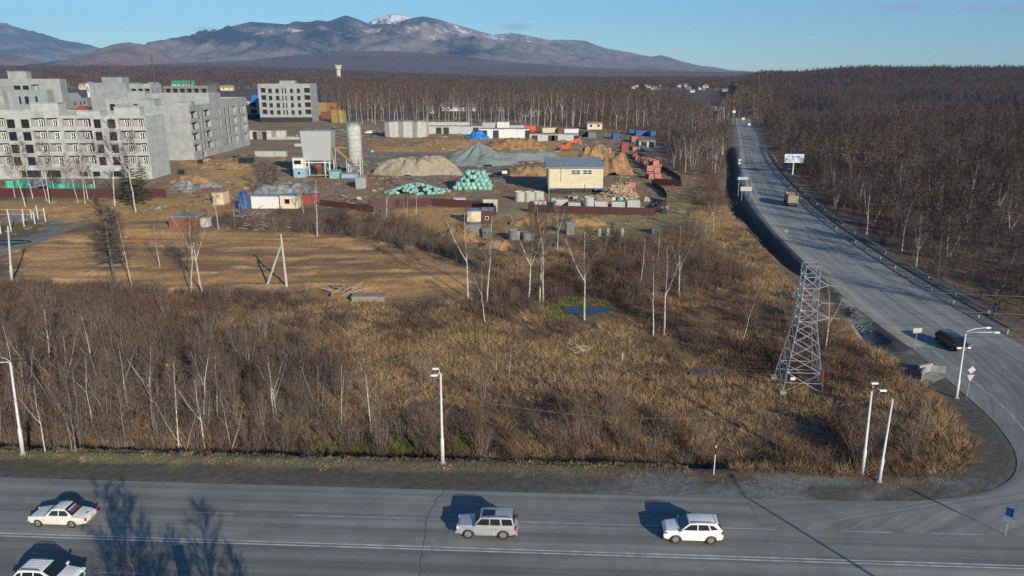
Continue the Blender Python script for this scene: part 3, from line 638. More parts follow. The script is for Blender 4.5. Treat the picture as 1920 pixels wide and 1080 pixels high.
# ------------------------------------------------------------------ undergrowth of the field
x, y = jgrid(-120, 75, 60, 250, 1.05)
k = inside(x, y, FIELD) & infov(x, y) & clear_of_roads(x, y, 3.7); x, y = x[k], y[k]
dens = fbm(x, y, 11, 3); kp = (RS.rand(len(x)) < np.clip(.86 + dens * 1.4, .35, 1)) & (np.hypot(x - pc[0], y - pc[1]) > 5.5) & (dist_poly(x, y, DITCH) > 3.4)
x, y, dens = x[kp], y[kp], dens[kp]
tone = fbm(x + 90, y, 13, 3) + RS.randn(len(x)) * .09 + .22 * soft(x, y, pxl([(540, 575), (720, 560), (900, 600), (1080, 640), (1080, 720), (860, 710), (700, 690), (600, 650)]), 6) - .12 * soft(x, y, pxl([(1150, 520), (1400, 560), (1460, 700), (1240, 690), (1150, 600)]), 8) + .25 * soft(x, y, pxl([(1290, 410), (1370, 380), (1420, 460), (1500, 560), (1420, 560), (1340, 480)]), 6) - .16 * sm((-28 - x) / 20)
v = np.where(tone > .03, 0, np.where(tone > -.10, 2, 4)) + RS.randint(0, 2, len(x)); v = np.where((RS.rand(len(x)) < .04), 6, v)
grasses = [tuft_mesh('tuft_a', 1, .8, .8, 95, .034, 'grass_tan'), tuft_mesh('tuft_b', 2, 1.0, .75, 80, .032, 'grass_tan'),
           tuft_mesh('tuft_c', 3, .75, .85, 95, .034, 'grass_brown'), tuft_mesh('tuft_d', 4, 1.0, .8, 90, .032, 'grass_brown'),
           bush_mesh('brush_a', 5, 1.3, 1.2, 16, 5, 3, .03, .016, 'bark', 'twig_red', .9), bush_mesh('brush_b', 6, 1.6, 1.3, 16, 5, 3, .03, .016, 'bark', 'twig', .8), tuft_mesh('tuft_e', 7, .5, .7, 60, .06, 'grass_green')]
scatter('dry_grass', grasses, pack(x, y, RS.uniform(.7, 1.35, len(x)), v), 'dry tan and brown grass and low brush covering the field', 'grass')
# road verge
x, y = jgrid(-70, 16, 59, 66, .55); k = (y > 60.4 + SL * x) & (y < 62.9 + SL * x + fbm(x, y, 5) * 2); x, y = x[k], y[k]
vg = [tuft_mesh('verge_a', 11, .28, .5, 60, .035, 'twig_olive'), tuft_mesh('verge_b', 12, .22, .5, 50, .04, 'grass_green'), tuft_mesh('verge_c', 13, .35, .45, 50, .035, 'grass_tan')]
scatter('verge_grass', vg, pack(x, y, RS.uniform(.7, 1.2, len(x)), RS.choice([0, 0, 0, 0, 1, 2], len(x))), 'short pale grass on the verge of the main road', 'grass')
# green grass beside lamp post, round pond, and yellow green banks below the brown fence
pts = []
for (px, py, rx, ry, n) in ((745, 838, 9, 1.8, 200), (1075, 572, 6, 2.2, 80), (1040, 592, 3, 2, 30)):
    c = G(px, py)
    for _ in range(n):
        a = RS.uniform(0, 6.28); r = math.sqrt(RS.rand()); pts.append((c[0] + rx * r * math.cos(a), c[1] + ry * r * math.sin(a)))
pts = np.array(pts); scatter('green_grass', [tuft_mesh('lush_a', 21, .55, .6, 60, .06, 'grass_green'), tuft_mesh('lush_b', 22, .8, .5, 50, .05, 'grass_green')], pack(pts[:, 0], pts[:, 1], RS.uniform(.7, 1.2, len(pts)), RS.randint(0, 2, len(pts))), 'green grass patches by the pond and the verge', 'grass')
# tall tan clumps along the gravel
x, y = jgrid(-4, 52, 58, 96, 1.3); d_ = np.minimum(dist_poly(x, y, CURVE), dist_poly(x, y, BL)); e_ = y - (61.9 + SL * x)
k = clear_of_roads(x, y, 3.9) & (((e_ > 0) & (e_ < 3)) | ((d_ > 3.8) & (d_ < 7))); x, y = x[k], y[k]
scatter('reed_clump', [tuft_mesh('reed_a', 31, 1.2, .6, 130, .032, 'grass_tan'), tuft_mesh('reed_b', 32, 1.0, .8, 130, .032, 'grass_brown')], pack(x, y, RS.uniform(.7, 1.3, len(x)), RS.randint(0, 2, len(x))), 'tall tan dry grass along the gravel shoulder', 'grass')
# grass and weeds on the building site
x, y = jgrid(-200, 75, 135, 330, 3.0); k = infov(x, y) & clear_of_roads(x, y, 5) & ~inside(x, y, CLAY) & (fbm(x, y, 16, 3) > -.02) & ~inside(x, y, FIELD); x, y = x[k], y[k]
scatter('weeds', grasses[:4] , pack(x, y, RS.uniform(.5, 1.1, len(x)), RS.randint(0, 4, len(x))), 'sparse dry weeds on the building site ground', 'grass')

# ------------------------------------------------------------------ thicket stuff and individual bushes
BT = [bush_mesh('bush_%d' % i, 50 + i, Hh, R, n, 6, 3, .026, .022, s_, tw_, sp) for i, (Hh, R, n, s_, tw_, sp) in enumerate((
    (3.2, 1.6, 24, 'bark_grey', 'twig_bush', .55), (4.0, 1.5, 20, 'bark_grey', 'twig_bush', .4), (3.6, 1.9, 26, 'bark_grey', 'twig', .6), (2.6, 1.6, 26, 'bark', 'twig_red', .7), (4.6, 1.3, 16, 'limb', 'twig', .28)))]
x, y = jgrid(-110, 62, 63, 175, 2.2)
k = inside(x, y, FIELD) & infov(x, y) & clear_of_roads(x, y, 7); x, y = x[k], y[k]
e_ = y - (62.2 + SL * x)
tk = .12 + .85 * sm((-14 - x) / 22) * sm((104 - y + fbm(x, y, 20) * 30) / 8) + .38 * sm((14 - e_) / 6) * sm((e_ - 1.5) / 1) + .5 * sm((fbm(x + 50, y + 50, 17, 3) - .04) * 7) * (y < 120) * .5
tk += .75 * (inside(x, y, pxl([(1130, 560), (1100, 470), (1240, 400), (1290, 420), (1400, 520), (1290, 560)])))
tk -= .25 * inside(x, y, pxl([(560, 560), (900, 560), (1100, 600), (1300, 500), (1480, 560), (1450, 800), (1250, 740), (1000, 700), (640, 690), (520, 620)]))
k = (RS.rand(len(x)) < tk) & (np.hypot(x - pc[0], y - pc[1]) > 7) & (dist_poly(x, y, DITCH) > 5); x, y = x[k], y[k]
order = np.argsort(y); x, y = x[order], y[order]
vb = np.where(x < -12, RS.choice([0, 1, 2, 4, 4], len(x)), RS.choice([0, 1, 2, 3, 3], len(x))); sb = RS.uniform(.65, 1.2, len(x)); zb = h(x, y)
NBUSH = 200
scatter('thicket', BT, np.stack([x, y, zb, sb, vb], 1)[NBUSH:], 'dense bare brush filling the field behind the nearer bushes', 'brush')
for i in range(min(NBUSH, len(x))):
    o = link('bare_bush', BT[vb[i]], None, (x[i], y[i], zb[i]), RS.uniform(0, 6.28)); o.scale = (sb[i],) * 3
    where = 'left of the middle street lamp' if x[i] < -7 else 'right of the middle street lamp'
    tag(o, 'bare brown bush in the thicket ' + where, 'bush', 'bare bushes ' + ('left of' if x[i] < -7 else 'right of') + ' the middle lamp post')

# ------------------------------------------------------------------ trees
TB = [tree_mesh('birch_%d' % i, 100 + i, 12, .125, ln, 26, cs, an, .27, 9, 5, .026, st, 'bark_birch', 'twig', up=.2, fork=fk, bend=bd) for i, (ln, cs, an, st, fk, bd) in enumerate((
    (.02, .42, 45, 1, 0, .2), (.1, .35, 48, 1, 2, .3), (.04, .45, 40, 1, 1, .25), (.05, .35, 42, 2, 0, .3), (.16, .5, 45, 1, 1, .4)))]
TP = [tree_mesh('pole_birch_%d' % i, 120 + i, 9, .055, ln, 14, .4, 38, .2, 7, 4, .022, st, 'bark_birch' if i == 1 else 'limb', 'twig', up=.2, bend=.35, sides=4) for i, (ln, st) in enumerate(((.1, 1), (.2, 2), (.12, 3)))]
TD = [tree_mesh('bare_tree_%d' % i, 140 + i, 11, .17, .08, 30, .14, 55, .42, 11, 7, .036, st, 'bark', 'twig_dark', up=.12, bend=.35) for i, st in enumerate((1, 2, 1))]
TBD = [tree_mesh('mixed_birch_%d' % i, 160 + i, 12, .12, .06, 26, .3, 45, .32, 10, 6, .034, st, 'bark_birch', 'twig_dark', up=.2, bend=.3, fork=1) for i, st in enumerate((2, 3, 1))]
def tree(meshes, loc, sc, label, cat, group=None, name='birch_tree', rz=None):
    t = thing(name, label, cat, loc, RS.uniform(0, 6.28) if rz is None else rz, group); t.scale = (sc, sc, sc)
    link('trunk', meshes[0], t); link('crown', meshes[1], t); return t
# named birches of the field: base pixel, top row, template, label
NAMED = [(910, 606, 505, 4, 'leaning white birch nearest the viewer left of the pond'), (948, 572, 392, 1, None), (878, 560, 395, 2, 'slender white birch right of the yellow clay field edge'),
         (913, 566, 392, 0, 'tall white birch in front of the cream booth'), (990, 562, 385, 1, 'forked white birch left of the pond before the concrete rings'), (1012, 568, 415, 0, 'thin straight white birch just left of the pond'),
         (1018, 566, 378, 4, 'tall white birch with curved stem beside the pond'), (1096, 600, 430, 2, 'bushy crowned white birch standing at the pond edge'), (1225, 630, 480, 0, 'white birch right of the pond, left one of the nearest pair'),
         (1245, 628, 462, 2, 'white birch right of the pond, right one of the nearest pair'), (1275, 560, 420, 1, 'forked white birch behind the nearest pair right of the pond'), (1200, 540, 440, 0, 'grey stemmed birch between pond and branch road'),
         (1232, 500, 425, 0, 'slim birch in the brown bushes below the brown fence'), (1322, 444, 385, 2, 'small white birch near ditch, left of two'), (1338, 440, 372, 4, 'small white birch near ditch, right of two'),
         (595, 442, 335, 2, 'thin white birch at the back edge of the clay field'), (356, 552, 398, 4, 'white birch standing at the near edge of clay field, leaning left'), (380, 548, 385, 1, 'twisted white birch clump right of the leaning one at clay field'),
         (697, 818, 668, 0, 'thin white birch standing alone left of middle lamp post'), (522, 795, 675, 1, 'Y-shaped small birch in thicket left of lone thin birch'), (763, 418, 362, 2, 'slim birch before the brown fence and teal heap'), (780, 402, 345, 0, 'slim grey birch just behind the brown fence'),
         (1392, 640, 560, 4, 'bent thin tree just left of the steel pylon'), (1548, 655, 530, 1, 'thin forked tree just right of the steel pylon'), (930, 700, 640, 0, 'small thin birch right of middle lamp post, left of two'), (955, 700, 640, 0, 'small thin birch right of middle lamp post, right of two')]
for (px, py, top, ti, lb) in NAMED:
    if lb is None: continue
    g = G(px, py); H_ = ztop(g[0], g[1], top) - g[2]; tree(TB[ti], g, H_ / 12, lb, 'birch')
# birches of the left thicket
rp = random.Random(5)
L1 = [(175, 800), (150, 830), (205, 790), (95, 700), (110, 715), (130, 745), (188, 732), (202, 736), (250, 748), (378, 800), (388, 795), (397, 780), (408, 785), (372, 790), (218, 745), (240, 770), (12, 660), (5, 690), (30, 730), (60, 800), (45, 760), (335, 840), (300, 850), (350, 845), (385, 850), (430, 850), (505, 840), (515, 800), (465, 700), (140, 860), (85, 850), (235, 845), (100, 760), (290, 800), (320, 790), (440, 790), (640, 800), (600, 780)]
for i, (px, py) in enumerate(L1):
    g = G(px, min(py, 846)); T_ = TP[rp.randrange(3)] if i % 3 else TB[rp.choice((0, 2, 4))]; s_ = rp.uniform(.75, 1.15) * (1 if i % 3 else .75)
    tree(T_, g, s_, 'thin pale stemmed young birch in the thicket left of the middle lamp post', 'birch', 'young birches in the left thicket', rz=rp.uniform(0, 6))
# trees before the buildings on the left
for (px, py, top, ti) in ((48, 388, 280, 0), (62, 372, 262, 2), (88, 378, 300, 0), (93, 382, 262, 2), (132, 372, 290, 0), (147, 380, 300, 4), (160, 382, 285, 2), (165, 374, 300, 0), (105, 368, 300, 0), (215, 385, 228, 0), (180, 370, 250, 2), (255, 398, 250, 4), (28, 370, 290, 0), (300, 500, 420, 0), (248, 540, 405, 2)):
    g = G(px, py); tree(TB[ti], g, (ztop(g[0], g[1], top) - g[2]) / 12, 'thin white stemmed birch in front of the long grey apartment block', 'birch', 'birches in front of the long grey apartment block')
for (px, py, top, ti) in ((505, 368, 300, 3), (512, 352, 300, 3), (490, 350, 292, 3), (570, 400, 342, 1), (440, 420, 375, 4), (650, 440, 372, 3), (700, 430, 378, 3), (745, 436, 385, 3), (410, 430, 355, 4), (725, 408, 340, 2), (680, 420, 370, 3), (1045, 470, 380, 1), (1150, 470, 410, 3), (1110, 500, 430, 3)):
    g = G(px, py); tree(TD[rp.randrange(3)] if ti == 3 else TB[ti], g, (ztop(g[0], g[1], top) - g[2]) / 12, 'bare tree among sheds and scrub at the edge of the building site', 'tree', 'bare trees at the edge of the building site', name='bare_tree')
# conifers
def conifer(nm, seed, H, R, mtr, mnd, dens=1.0, z0=.12, whorls=16, droop=-.1, tw=.11, fl=.30):
    rng = random.Random(seed); T = MB(); C_ = MB(); T.tube([(0, 0, -.4), (.05, 0, H * .5), (0, 0, H)], [H * .017, H * .011, .02], 6, cap=False)
    for i in range(whorls):
        t = z0 + (1 - z0) * (i + .5) / whorls; L = R * (1 - t) ** .8 * rng.uniform(.85, 1.1)
        for j in range(int(7 * dens)):
            az = rng.uniform(0, math.tau); lp = limb_pts((0, 0, H * (t + rng.uniform(-.02, .02))), az, droop + rng.uniform(-.1, .25), L * rng.uniform(.6, 1.1), .06, rng, 3, .05)
            T.tube(lp, [.035, .025, .015, .006], 3, cap=False)
            for k_ in range(int(22 * dens)):
                u = rng.uniform(.15, 1) * 3; q = min(int(u), 2); o = lp[q].lerp(lp[q + 1], u - q); a2 = az + rng.choice((-1, 1)) * rng.uniform(.4, 1.3); l2 = L * fl * rng.uniform(.5, 1)
                C_.blade(o, (math.cos(a2) * l2, math.sin(a2) * l2, rng.uniform(-.25, .2) * l2), tw, rng)
    return T.mesh(nm + '_trunk', M[mtr], fix=False), C_.mesh(nm + '_crown', M[mnd], fix=False)
SPR = conifer('spruce', 1, 12, 4.2, 'bark', 'needle', 1.4, .1, 18); LAR = conifer('larch', 2, 12, 5.0, 'bark', 'larch', 1.35, .34, 13, tw=.045, fl=.5)
for (px, py, top, lb) in ((248, 388, 286, 'dark green spruce before the apartment block, left of two'), (272, 382, 298, 'dark green spruce before the apartment block, right of two'), (238, 376, 310, 'small dark green spruce left of the two larger ones')):
    g = G(px, py); tree(SPR, g, (ztop(g[0], g[1], top) - g[2]) / 12, lb, 'spruce', name='spruce_tree')
g = G(217, 540); tree(LAR, g, (ztop(g[0], g[1], 372) - g[2]) / 12, 'dark bare larch standing at the left end of the clay field', 'larch', name='larch_tree')
g = G(205, 480); tree(TD[1], g, 1.15, 'dark bare crowned tree behind the larch at the clay field', 'tree', name='bare_tree')
# branch road woods: near edge individuals (right side)
def place_row(x, y, temps, sc, label, cat, group, name='bare_tree'):
    z = h(x, y)
    for i in range(len(x)): tree(temps[RS.randint(len(temps))], (x[i], y[i], z[i]), sc * RS.uniform(.75, 1.15), label, cat, group, name)
x, y = jgrid(70, 290, 92, 330, 7.0); k = clear_of_roads(x, y, 2, 6.5) & infov(x, y, 1.0, 6) & (x > np.interp(y, [p[1] for p in BR], [p[0] for p in BR]))
x, y = x[k], y[k]; k = (RS.rand(len(x)) < .38 + .4 * sm((y - 150) / 60)); x, y = x[k], y[k]; o_ = np.argsort(y); x, y = x[o_][:150], y[o_][:150]; YR = y.max()
place_row(x, y, TD + TD + TD + TBD[:1], .80, 'bare dark grey tree in the wood right of the branch road', 'tree', 'bare trees in the wood right of the branch road')
for (px, py, top) in ((1565, 388, 305), (1610, 420, 330), (1625, 440, 345), (1690, 470, 370), (1720, 500, 380), (1812, 440, 360), (1760, 400, 335)):
    g = G(px, py); tree(TBD[RS.randint(3)], g, (ztop(g[0], g[1], top) - g[2]) / 12, 'birch clump with pale stems beyond the guard rail of the branch road', 'birch', 'pale birches beyond the guard rail')
g = G(1862, 592); tree(TD[0], g, 1.02, 'broad dark bare tree beyond the guard rail above the long armed lamp', 'tree', name='bare_tree')
g = G(1758, 515); tree(TD[2], g, .98, 'dark bare tree beyond the guard rail with spreading low branches', 'tree', name='bare_tree')
# left of the branch road
LW = pxl([(1262, 330), (1240, 262), (1180, 236), (1100, 232), (1374, 232), (1366, 330)])
x, y = jgrid(20, 140, 230, 420, 7.0); k = inside(x, y, LW) & clear_of_roads(x, y, 7); x, y = x[k], y[k]; o_ = np.argsort(y); x, y = x[o_][:75], y[o_][:75]
place_row(x, y, TB[:4] + TBD, 1.0, 'pale birch in the wood between building site and branch road', 'birch', 'birches in the wood left of the branch road', 'birch_tree')
# row of white birches behind the garages
for i in range(78):
    px = 640 + (1235 - 640) * (i + rp.random()) / 78; py = 224 + (px - 640) * .028 + rp.uniform(-6, 8); g = G(px, py)
    tree(TB[rp.choice((0, 0, 2, 1, 3))], g, rp.uniform(1.5, 2.0) * (1 if rp.random() < .8 else .7), 'tall white trunked birch in the wood edge behind the garages', 'birch', 'tall birches behind the garages', rz=rp.uniform(0, 6))

# ------------------------------------------------------------------ far woods (one mass)
FT = [tree_mesh('far_birch_%d' % i, 200 + i, 15, .15, .05, 16, .3, 45, .28, 6, 4, .13, 1, 'bark_birch' if i < 1 else ('limb' if i < 3 else 'bark'), 'twig_far', up=.15, sides=3, one=True) for i in range(5)]
FD = [tree_mesh('far_dark_%d' % i, 220 + i, 11, .15, .08, 18, .12, 55, .42, 7, 5, .12, 1, 'bark', ('twig_grey', 'twig_dark', 'twig_grey')[i], up=.12, sides=3, one=True) for i in range(3)]
def wood(name, x, y, meshes, s0, s1, label):
    z = h(x, y); v = np.clip(((fbm(x, y, 55, 3) + .5) * len(meshes) + RS.randn(len(x)) * .9).astype(int), 0, len(meshes) - 1); return scatter(name, meshes, np.stack([x, y, z, RS.uniform(s0, s1, len(x)) * (1 + fbm(x + 99, y, 38, 2) * .8), v], 1), label, 'wood')
FARCL = [pxl(p) for p in (([(0, 232), (0, 172), (480, 168), (640, 200), (640, 232)]), ([(790, 216), (795, 204), (900, 204), (905, 216)]))]
def cl_ok(x, y):
    k = np.ones(len(x), bool)
    for p in FARCL: k &= ~inside(x, y, p)
    return k & ~inside(x, y, SITE)
x, y = jgrid(-900, 160, 300, 1500, 6.2); lim = np.interp(y, [p[1] for p in BL] + [900, 1600], [p[0] for p in BL] + [275, 480])
k = (x < lim - 6) & infov(x, y, 1.0, 15) & cl_ok(x, y) & ((y > 560) | (x > 40)) & ~((y < 425) & inside(x, y, LW)) & clear_of_roads(x, y, 6)
x, y = x[k], y[k]; k = (RS.rand(len(x)) < .55 + .9 * fbm(x, y, 60, 2)); wood('birch_wood', x[k], y[k], FT, .75, 1.15, 'wood of leafless birches stretching behind the building site')
x, y = jgrid(66, 1150, 95, 1500, 5.2); lim = np.interp(y, [p[1] for p in BR] + [900, 1600], [p[0] for p in BR] + [290, 500])
k = (x > lim + 7) & infov(x, y, 1.0, 60) & ((y > 150) | (x > .686 * (y * .961 + 10) + 4)); x, y = x[k], y[k]
k = (RS.rand(len(x)) < np.where(y < YR, .35, .8) + .6 * fbm(x, y, 40, 2)); x, y = x[k], y[k]
wood('bare_wood', x, y, [FD[0], FD[1], FD[2], FD[1], FT[3], FT[4], FD[0], FT[2]], .5, .95, 'dark leafless wood covering the ground right of the branch road')
# road beyond its last visible bend is closed in by trees
x, y = jgrid(150, 520, 600, 1500, 7); lim = np.interp(y, [610, 900, 1600], [184, 283, 490]); k = np.abs(x - lim) < 22; wood('roadside_wood', x[k], y[k], FD + FT, .8, 1.2, 'trees closing in over the far end of the branch road')
def clump(nm, seed, n, R, meshH, twig, bark, tw):
    rng = random.Random(seed); B = MB()
    for _ in range(n):
        cx, cy = rng.uniform(-R, R), rng.uniform(-R, R); Hh = meshH * rng.uniform(.75, 1.15); B.mi = 0
        B.tube([(cx, cy, 0), (cx + rng.uniform(-.5, .5), cy, Hh * .9)], [.3, .08], 3, cap=False); B.mi = 1
        for k_ in range(26):
            a = rng.uniform(0, math.tau); z = Hh * rng.uniform(.35, .95); l = Hh * .28 * rng.uniform(.5, 1); e = rng.uniform(.3, 1.3)
            B.blade((cx, cy, z), (math.cos(a) * math.cos(e) * l, math.sin(a) * math.cos(e) * l, math.sin(e) * l), tw, rng)
    return B.mesh(nm, M[bark], M[twig], fix=False)
CL = [clump('canopy_%d' % i, 300 + i, 14, 13, 13, 'twig_far' if i % 2 else 'twig_dark', 'bark_grey', .6) for i in range(4)]
x, y = jgrid(-3400, 3200, 1480, 4200, 30); k = infov(x, y, 1.0, 30); x, y = x[k], y[k]
wood('far_wood', x, y, CL, .85, 1.2, 'far leafless wood running to the foot of the mountains')

x, y = jgrid(120, 900, 560, 1400, 9); k = infov(x, y, 1.0, 10) & (((x > y * .36) & (y < 900) & (fbm(x, y, 70, 3) > .02) & (y > 600 + 120 * fbm(x, y, 200, 2))) | ((y > 820) & (x > y * .288) & (x < y * .335))); x, y = x[k], y[k]  # last term adds trees that darken the bluff's shaded side
FE = [conifer('far_evergreen_%d' % i, 240 + i, 11, 2.6, 'bark', 'evergreen', .9, .08, 9, tw=.5, fl=.4) for i in range(2)]
def joined(p, nm):
    me = bpy.data.meshes.new(nm); v = [tuple(q.co) for q in p[1].vertices]; me.from_pydata(v, [], [tuple(f.vertices) for f in p[1].polygons]); me.materials.append(M['evergreen']); return me
wood('evergreen_wood', x, y, [joined(p, 'evergreen_%d' % i) for i, p in enumerate(FE)], .8, 1.2, 'dark evergreens, a band below the right ridge and more added to darken its bluff')
x, y = jgrid(60, 420, 92, 520, 3.2); lim = np.interp(y, [p[1] for p in BR], [p[0] for p in BR]); k = (x > lim + 5.5) & infov(x, y, 1.0, 50) & (RS.rand(len(x)) < .62 + fbm(x, y, 25, 3)); x, y = x[k], y[k]
scatter('roadside_brush', [bush_mesh('low_brush_%d' % i, 260 + i, 2.6, 1.7, 16, 6, 3, .045, .02, 'bark', ('twig_dark', 'twig', 'twig_red')[i], .8) for i in range(3)], pack(x, y, RS.uniform(.6, 1.2, len(x)), RS.randint(0, 3, len(x))), 'brown brush under the trees right of the branch road', 'brush')
x, y = jgrid(-60, 150, 200, 560, 3.4); lim = np.interp(y, [p[1] for p in BL], [p[0] for p in BL]); k = (x < lim - 6) & infov(x, y) & (inside(x, y, LW) | (inside(x, y, FIELD) & (y > 200)) | ((y > 400) & ~inside(x, y, SITE) & (x > 20))); x, y = x[k], y[k]
scatter('wood_edge_brush', [bush_mesh('edge_brush_%d' % i, 270 + i, 3.0, 1.7, 16, 6, 3, .05, .02, 'bark_grey', ('twig_bush', 'twig', 'twig_red')[i], .7) for i in range(3)], pack(x, y, RS.uniform(.6, 1.2, len(x)), RS.randint(0, 3, len(x))), 'brown brush between the birches left of the branch road', 'brush')
x, y = jgrid(-75, 30, 128, 178, 2.0); k = inside(x, y, pxl([(420, 428), (640, 442), (800, 474), (880, 500), (880, 470), (760, 415), (640, 402), (430, 402)])); x, y = x[k], y[k]
scatter('scrub', BT[:4], pack(x, y, RS.uniform(.5, 1.0, len(x)), RS.randint(0, 4, len(x))), 'dark scrub between the clay field and the site cabins', 'brush')

# ------------------------------------------------------------------ apartment blocks
def facade_mesh(nm, x0, x1, z0, z1, holes, dep, rng, mats):
    """wall in local x/z, outside towards -y, real openings dep deep"""
    mb = MB(); xs_ = sorted({x0, x1} | {v for hh in holes for v in hh[:2]}); zs_ = sorted({z0, z1} | {v for hh in holes for v in hh[2:4]})
    for i in range(len(xs_) - 1):
        for j in range(len(zs_) - 1):
            a, b, c, d = xs_[i], xs_[i + 1], zs_[j], zs_[j + 1]; mx, mz = (a + b) / 2, (c + d) / 2
            if any(q[0] < mx < q[1] and q[2] < mz < q[3] for q in holes): continue
            mb.poly([(a, 0, c), (b, 0, c), (b, 0, d), (a, 0, d)], rng.choice((0, 0, 0, 1)))
    for q in holes:
        a, b, c, d = q[:4]; e = q[4] if len(q) > 4 else dep
        for p in ([(a, 0, c), (a, e, c), (a, e, d), (a, 0, d)], [(b, 0, c), (b, 0, d), (b, e, d), (b, e, c)], [(a, 0, d), (a, e, d), (b, e, d), (b, 0, d)], [(a, 0, c), (b, 0, c), (b, e, c), (a, e, c)]): mb.poly(p, 0)
    return mb.mesh(nm, *mats, fix=False)
def mk_window(a, b, c, d, frame=True, bare=False):
    F = MB(); w_, h_ = b - a, d - c
    if bare:
        F.poly([(0, 0, 0), (w_, 0, 0), (w_, 0, h_), (0, 0, h_)]); return F.mesh('window', M['interior_shade'], fix=False), None  # near-black sheet paints the dark of the unlit room behind a bare opening
    t = .14
    for bx in ((0, w_, 0, t), (0, w_, h_ - t, h_), (0, t, t, h_ - t), (w_ - t, w_, t, h_ - t), (w_ * .5 - t / 2, w_ * .5 + t / 2, t, h_ - t)): F.box(bx[0], bx[1], 0, .1, bx[2], bx[3])
    P = MB(); P.poly([(t, .06, t), (w_ - t, .06, t), (w_ - t, .06, h_ - t), (t, .06, h_ - t)])
    return F.mesh('window', M['black'], fix=False), P.mesh('pane', M['glass'], fix=False)
_wc = {}
def add_facade(T, loc, rz, x0, x1, z0, z1, cols, rows, hgt, mats, bare=False, extra=(), rng=None, base_open=()):
    """cols: (a, b, kind) kind w window, s slot, l loggia"""
    holes = []; units = []
    for (a, b, k) in cols:
        for zc in rows:
            hh = hgt * (.98 if k == 'l' else .86 if k == 's' else .76) * .92
            q = (a, b, zc - hh / 2 + (.0 if k != 'l' else -.25), zc + hh / 2, 1.7 if k == 'l' else .38); holes.append(q); units.append((q, k))
    for q in list(extra) + list(base_open): holes.append((*q, 1.2)); units.append(((*q, 1.2), 'd'))
    w_ = link('wall', facade_mesh('wall', x0, x1, z0, z1, holes, .4, rng, mats), T, loc, rz)
    J = MB(); zl = sorted(rows) if len(rows) > 1 else [z1 * (i + .5) / 5 for i in range(5)]
    for a, b in zip(zl[:-1], zl[1:]): J.box(x0, x1, -.012, -.003, (a + b) / 2 - .2, (a + b) / 2 - .13)
    nv = max(2, int((x1 - x0) / 6.2))
    for i in range(1, nv):
        xv = x0 + (x1 - x0) * i / nv
        if not any(q[0] - .1 < xv < q[1] + .1 for q in holes): J.box(xv - .035, xv + .035, -.014, -.004, z0, z1)
    J.build('joint', M['panel_dark'], T, loc, rz)
    R_ = Matrix.Translation(loc) @ Matrix.Rotation(rz, 4, 'Z')
    for q, k in units:
        a, b, c, d, e = q
        if k in 'ws' or k == 'd' or bare:
            key = (round(b - a, 2), round(d - c, 2), bare or k == 'd')
            if key not in _wc: _wc[key] = mk_window(a, b, c, d, bare=key[2])
            f, p = _wc[key]; p_ = R_ @ Vector((a, e - .02, c)); o = link('window', f, T, p_, rz)
            if p: link('pane', p, o)
            if k == 'l' and bare:
                B = MB(); B.box(0, b - a, .02, .14, 0, 1.0); B.build('balcony', mats[1], T, R_ @ Vector((a, .05, c)), rz)
        else:
            key = ('l', round(b - a, 2), round(d - c, 2))
            if key not in _wc:
                B = MB(); wd, hh = b - a, d - c; B.box(.04, wd - .04, .03, .15, 0, 1.25); B.box(-.05, wd + .05, -.12, .3, -.14, .0)
                B2 = MB(); B2.poly([(0, e - .03, 0), (wd, e - .03, 0), (wd, e - .03, hh), (0, e - .03, hh)])
                dx = wd * .34
                D_ = MB(); zt = hh * .86
                for bx in ((dx, dx + .22, .2, zt), (dx + 1.5, dx + 1.72, .2, zt), (dx + .75, dx + .93, .2, zt), (dx, dx + 1.72, zt - .2, zt), (dx, dx + .93, hh * .48, hh * .52)): D_.box(bx[0], bx[1], e - .26, e - .12, bx[2], bx[3])
                G_ = MB(); G_.poly([(dx + .1, e - .08, .2), (wd * .98, e - .08, .2), (wd * .98, e - .08, zt + .3), (dx + .1, e - .08, zt + .3)])
                _wc[key] = (B.mesh('balcony', mats[0]), B2.mesh('balcony_wall', mats[1], fix=False), D_.mesh('balcony_door', M['white_frame']), G_.mesh('pane', M['glass'], fix=False))
            p_ = R_ @ Vector((a, 0, c)); m4 = _wc[key]; o = link('balcony', m4[0], T, p_, rz)
            link('back_wall', m4[1], o); link('balcony_door', m4[2], o); link('pane', m4[3], o)
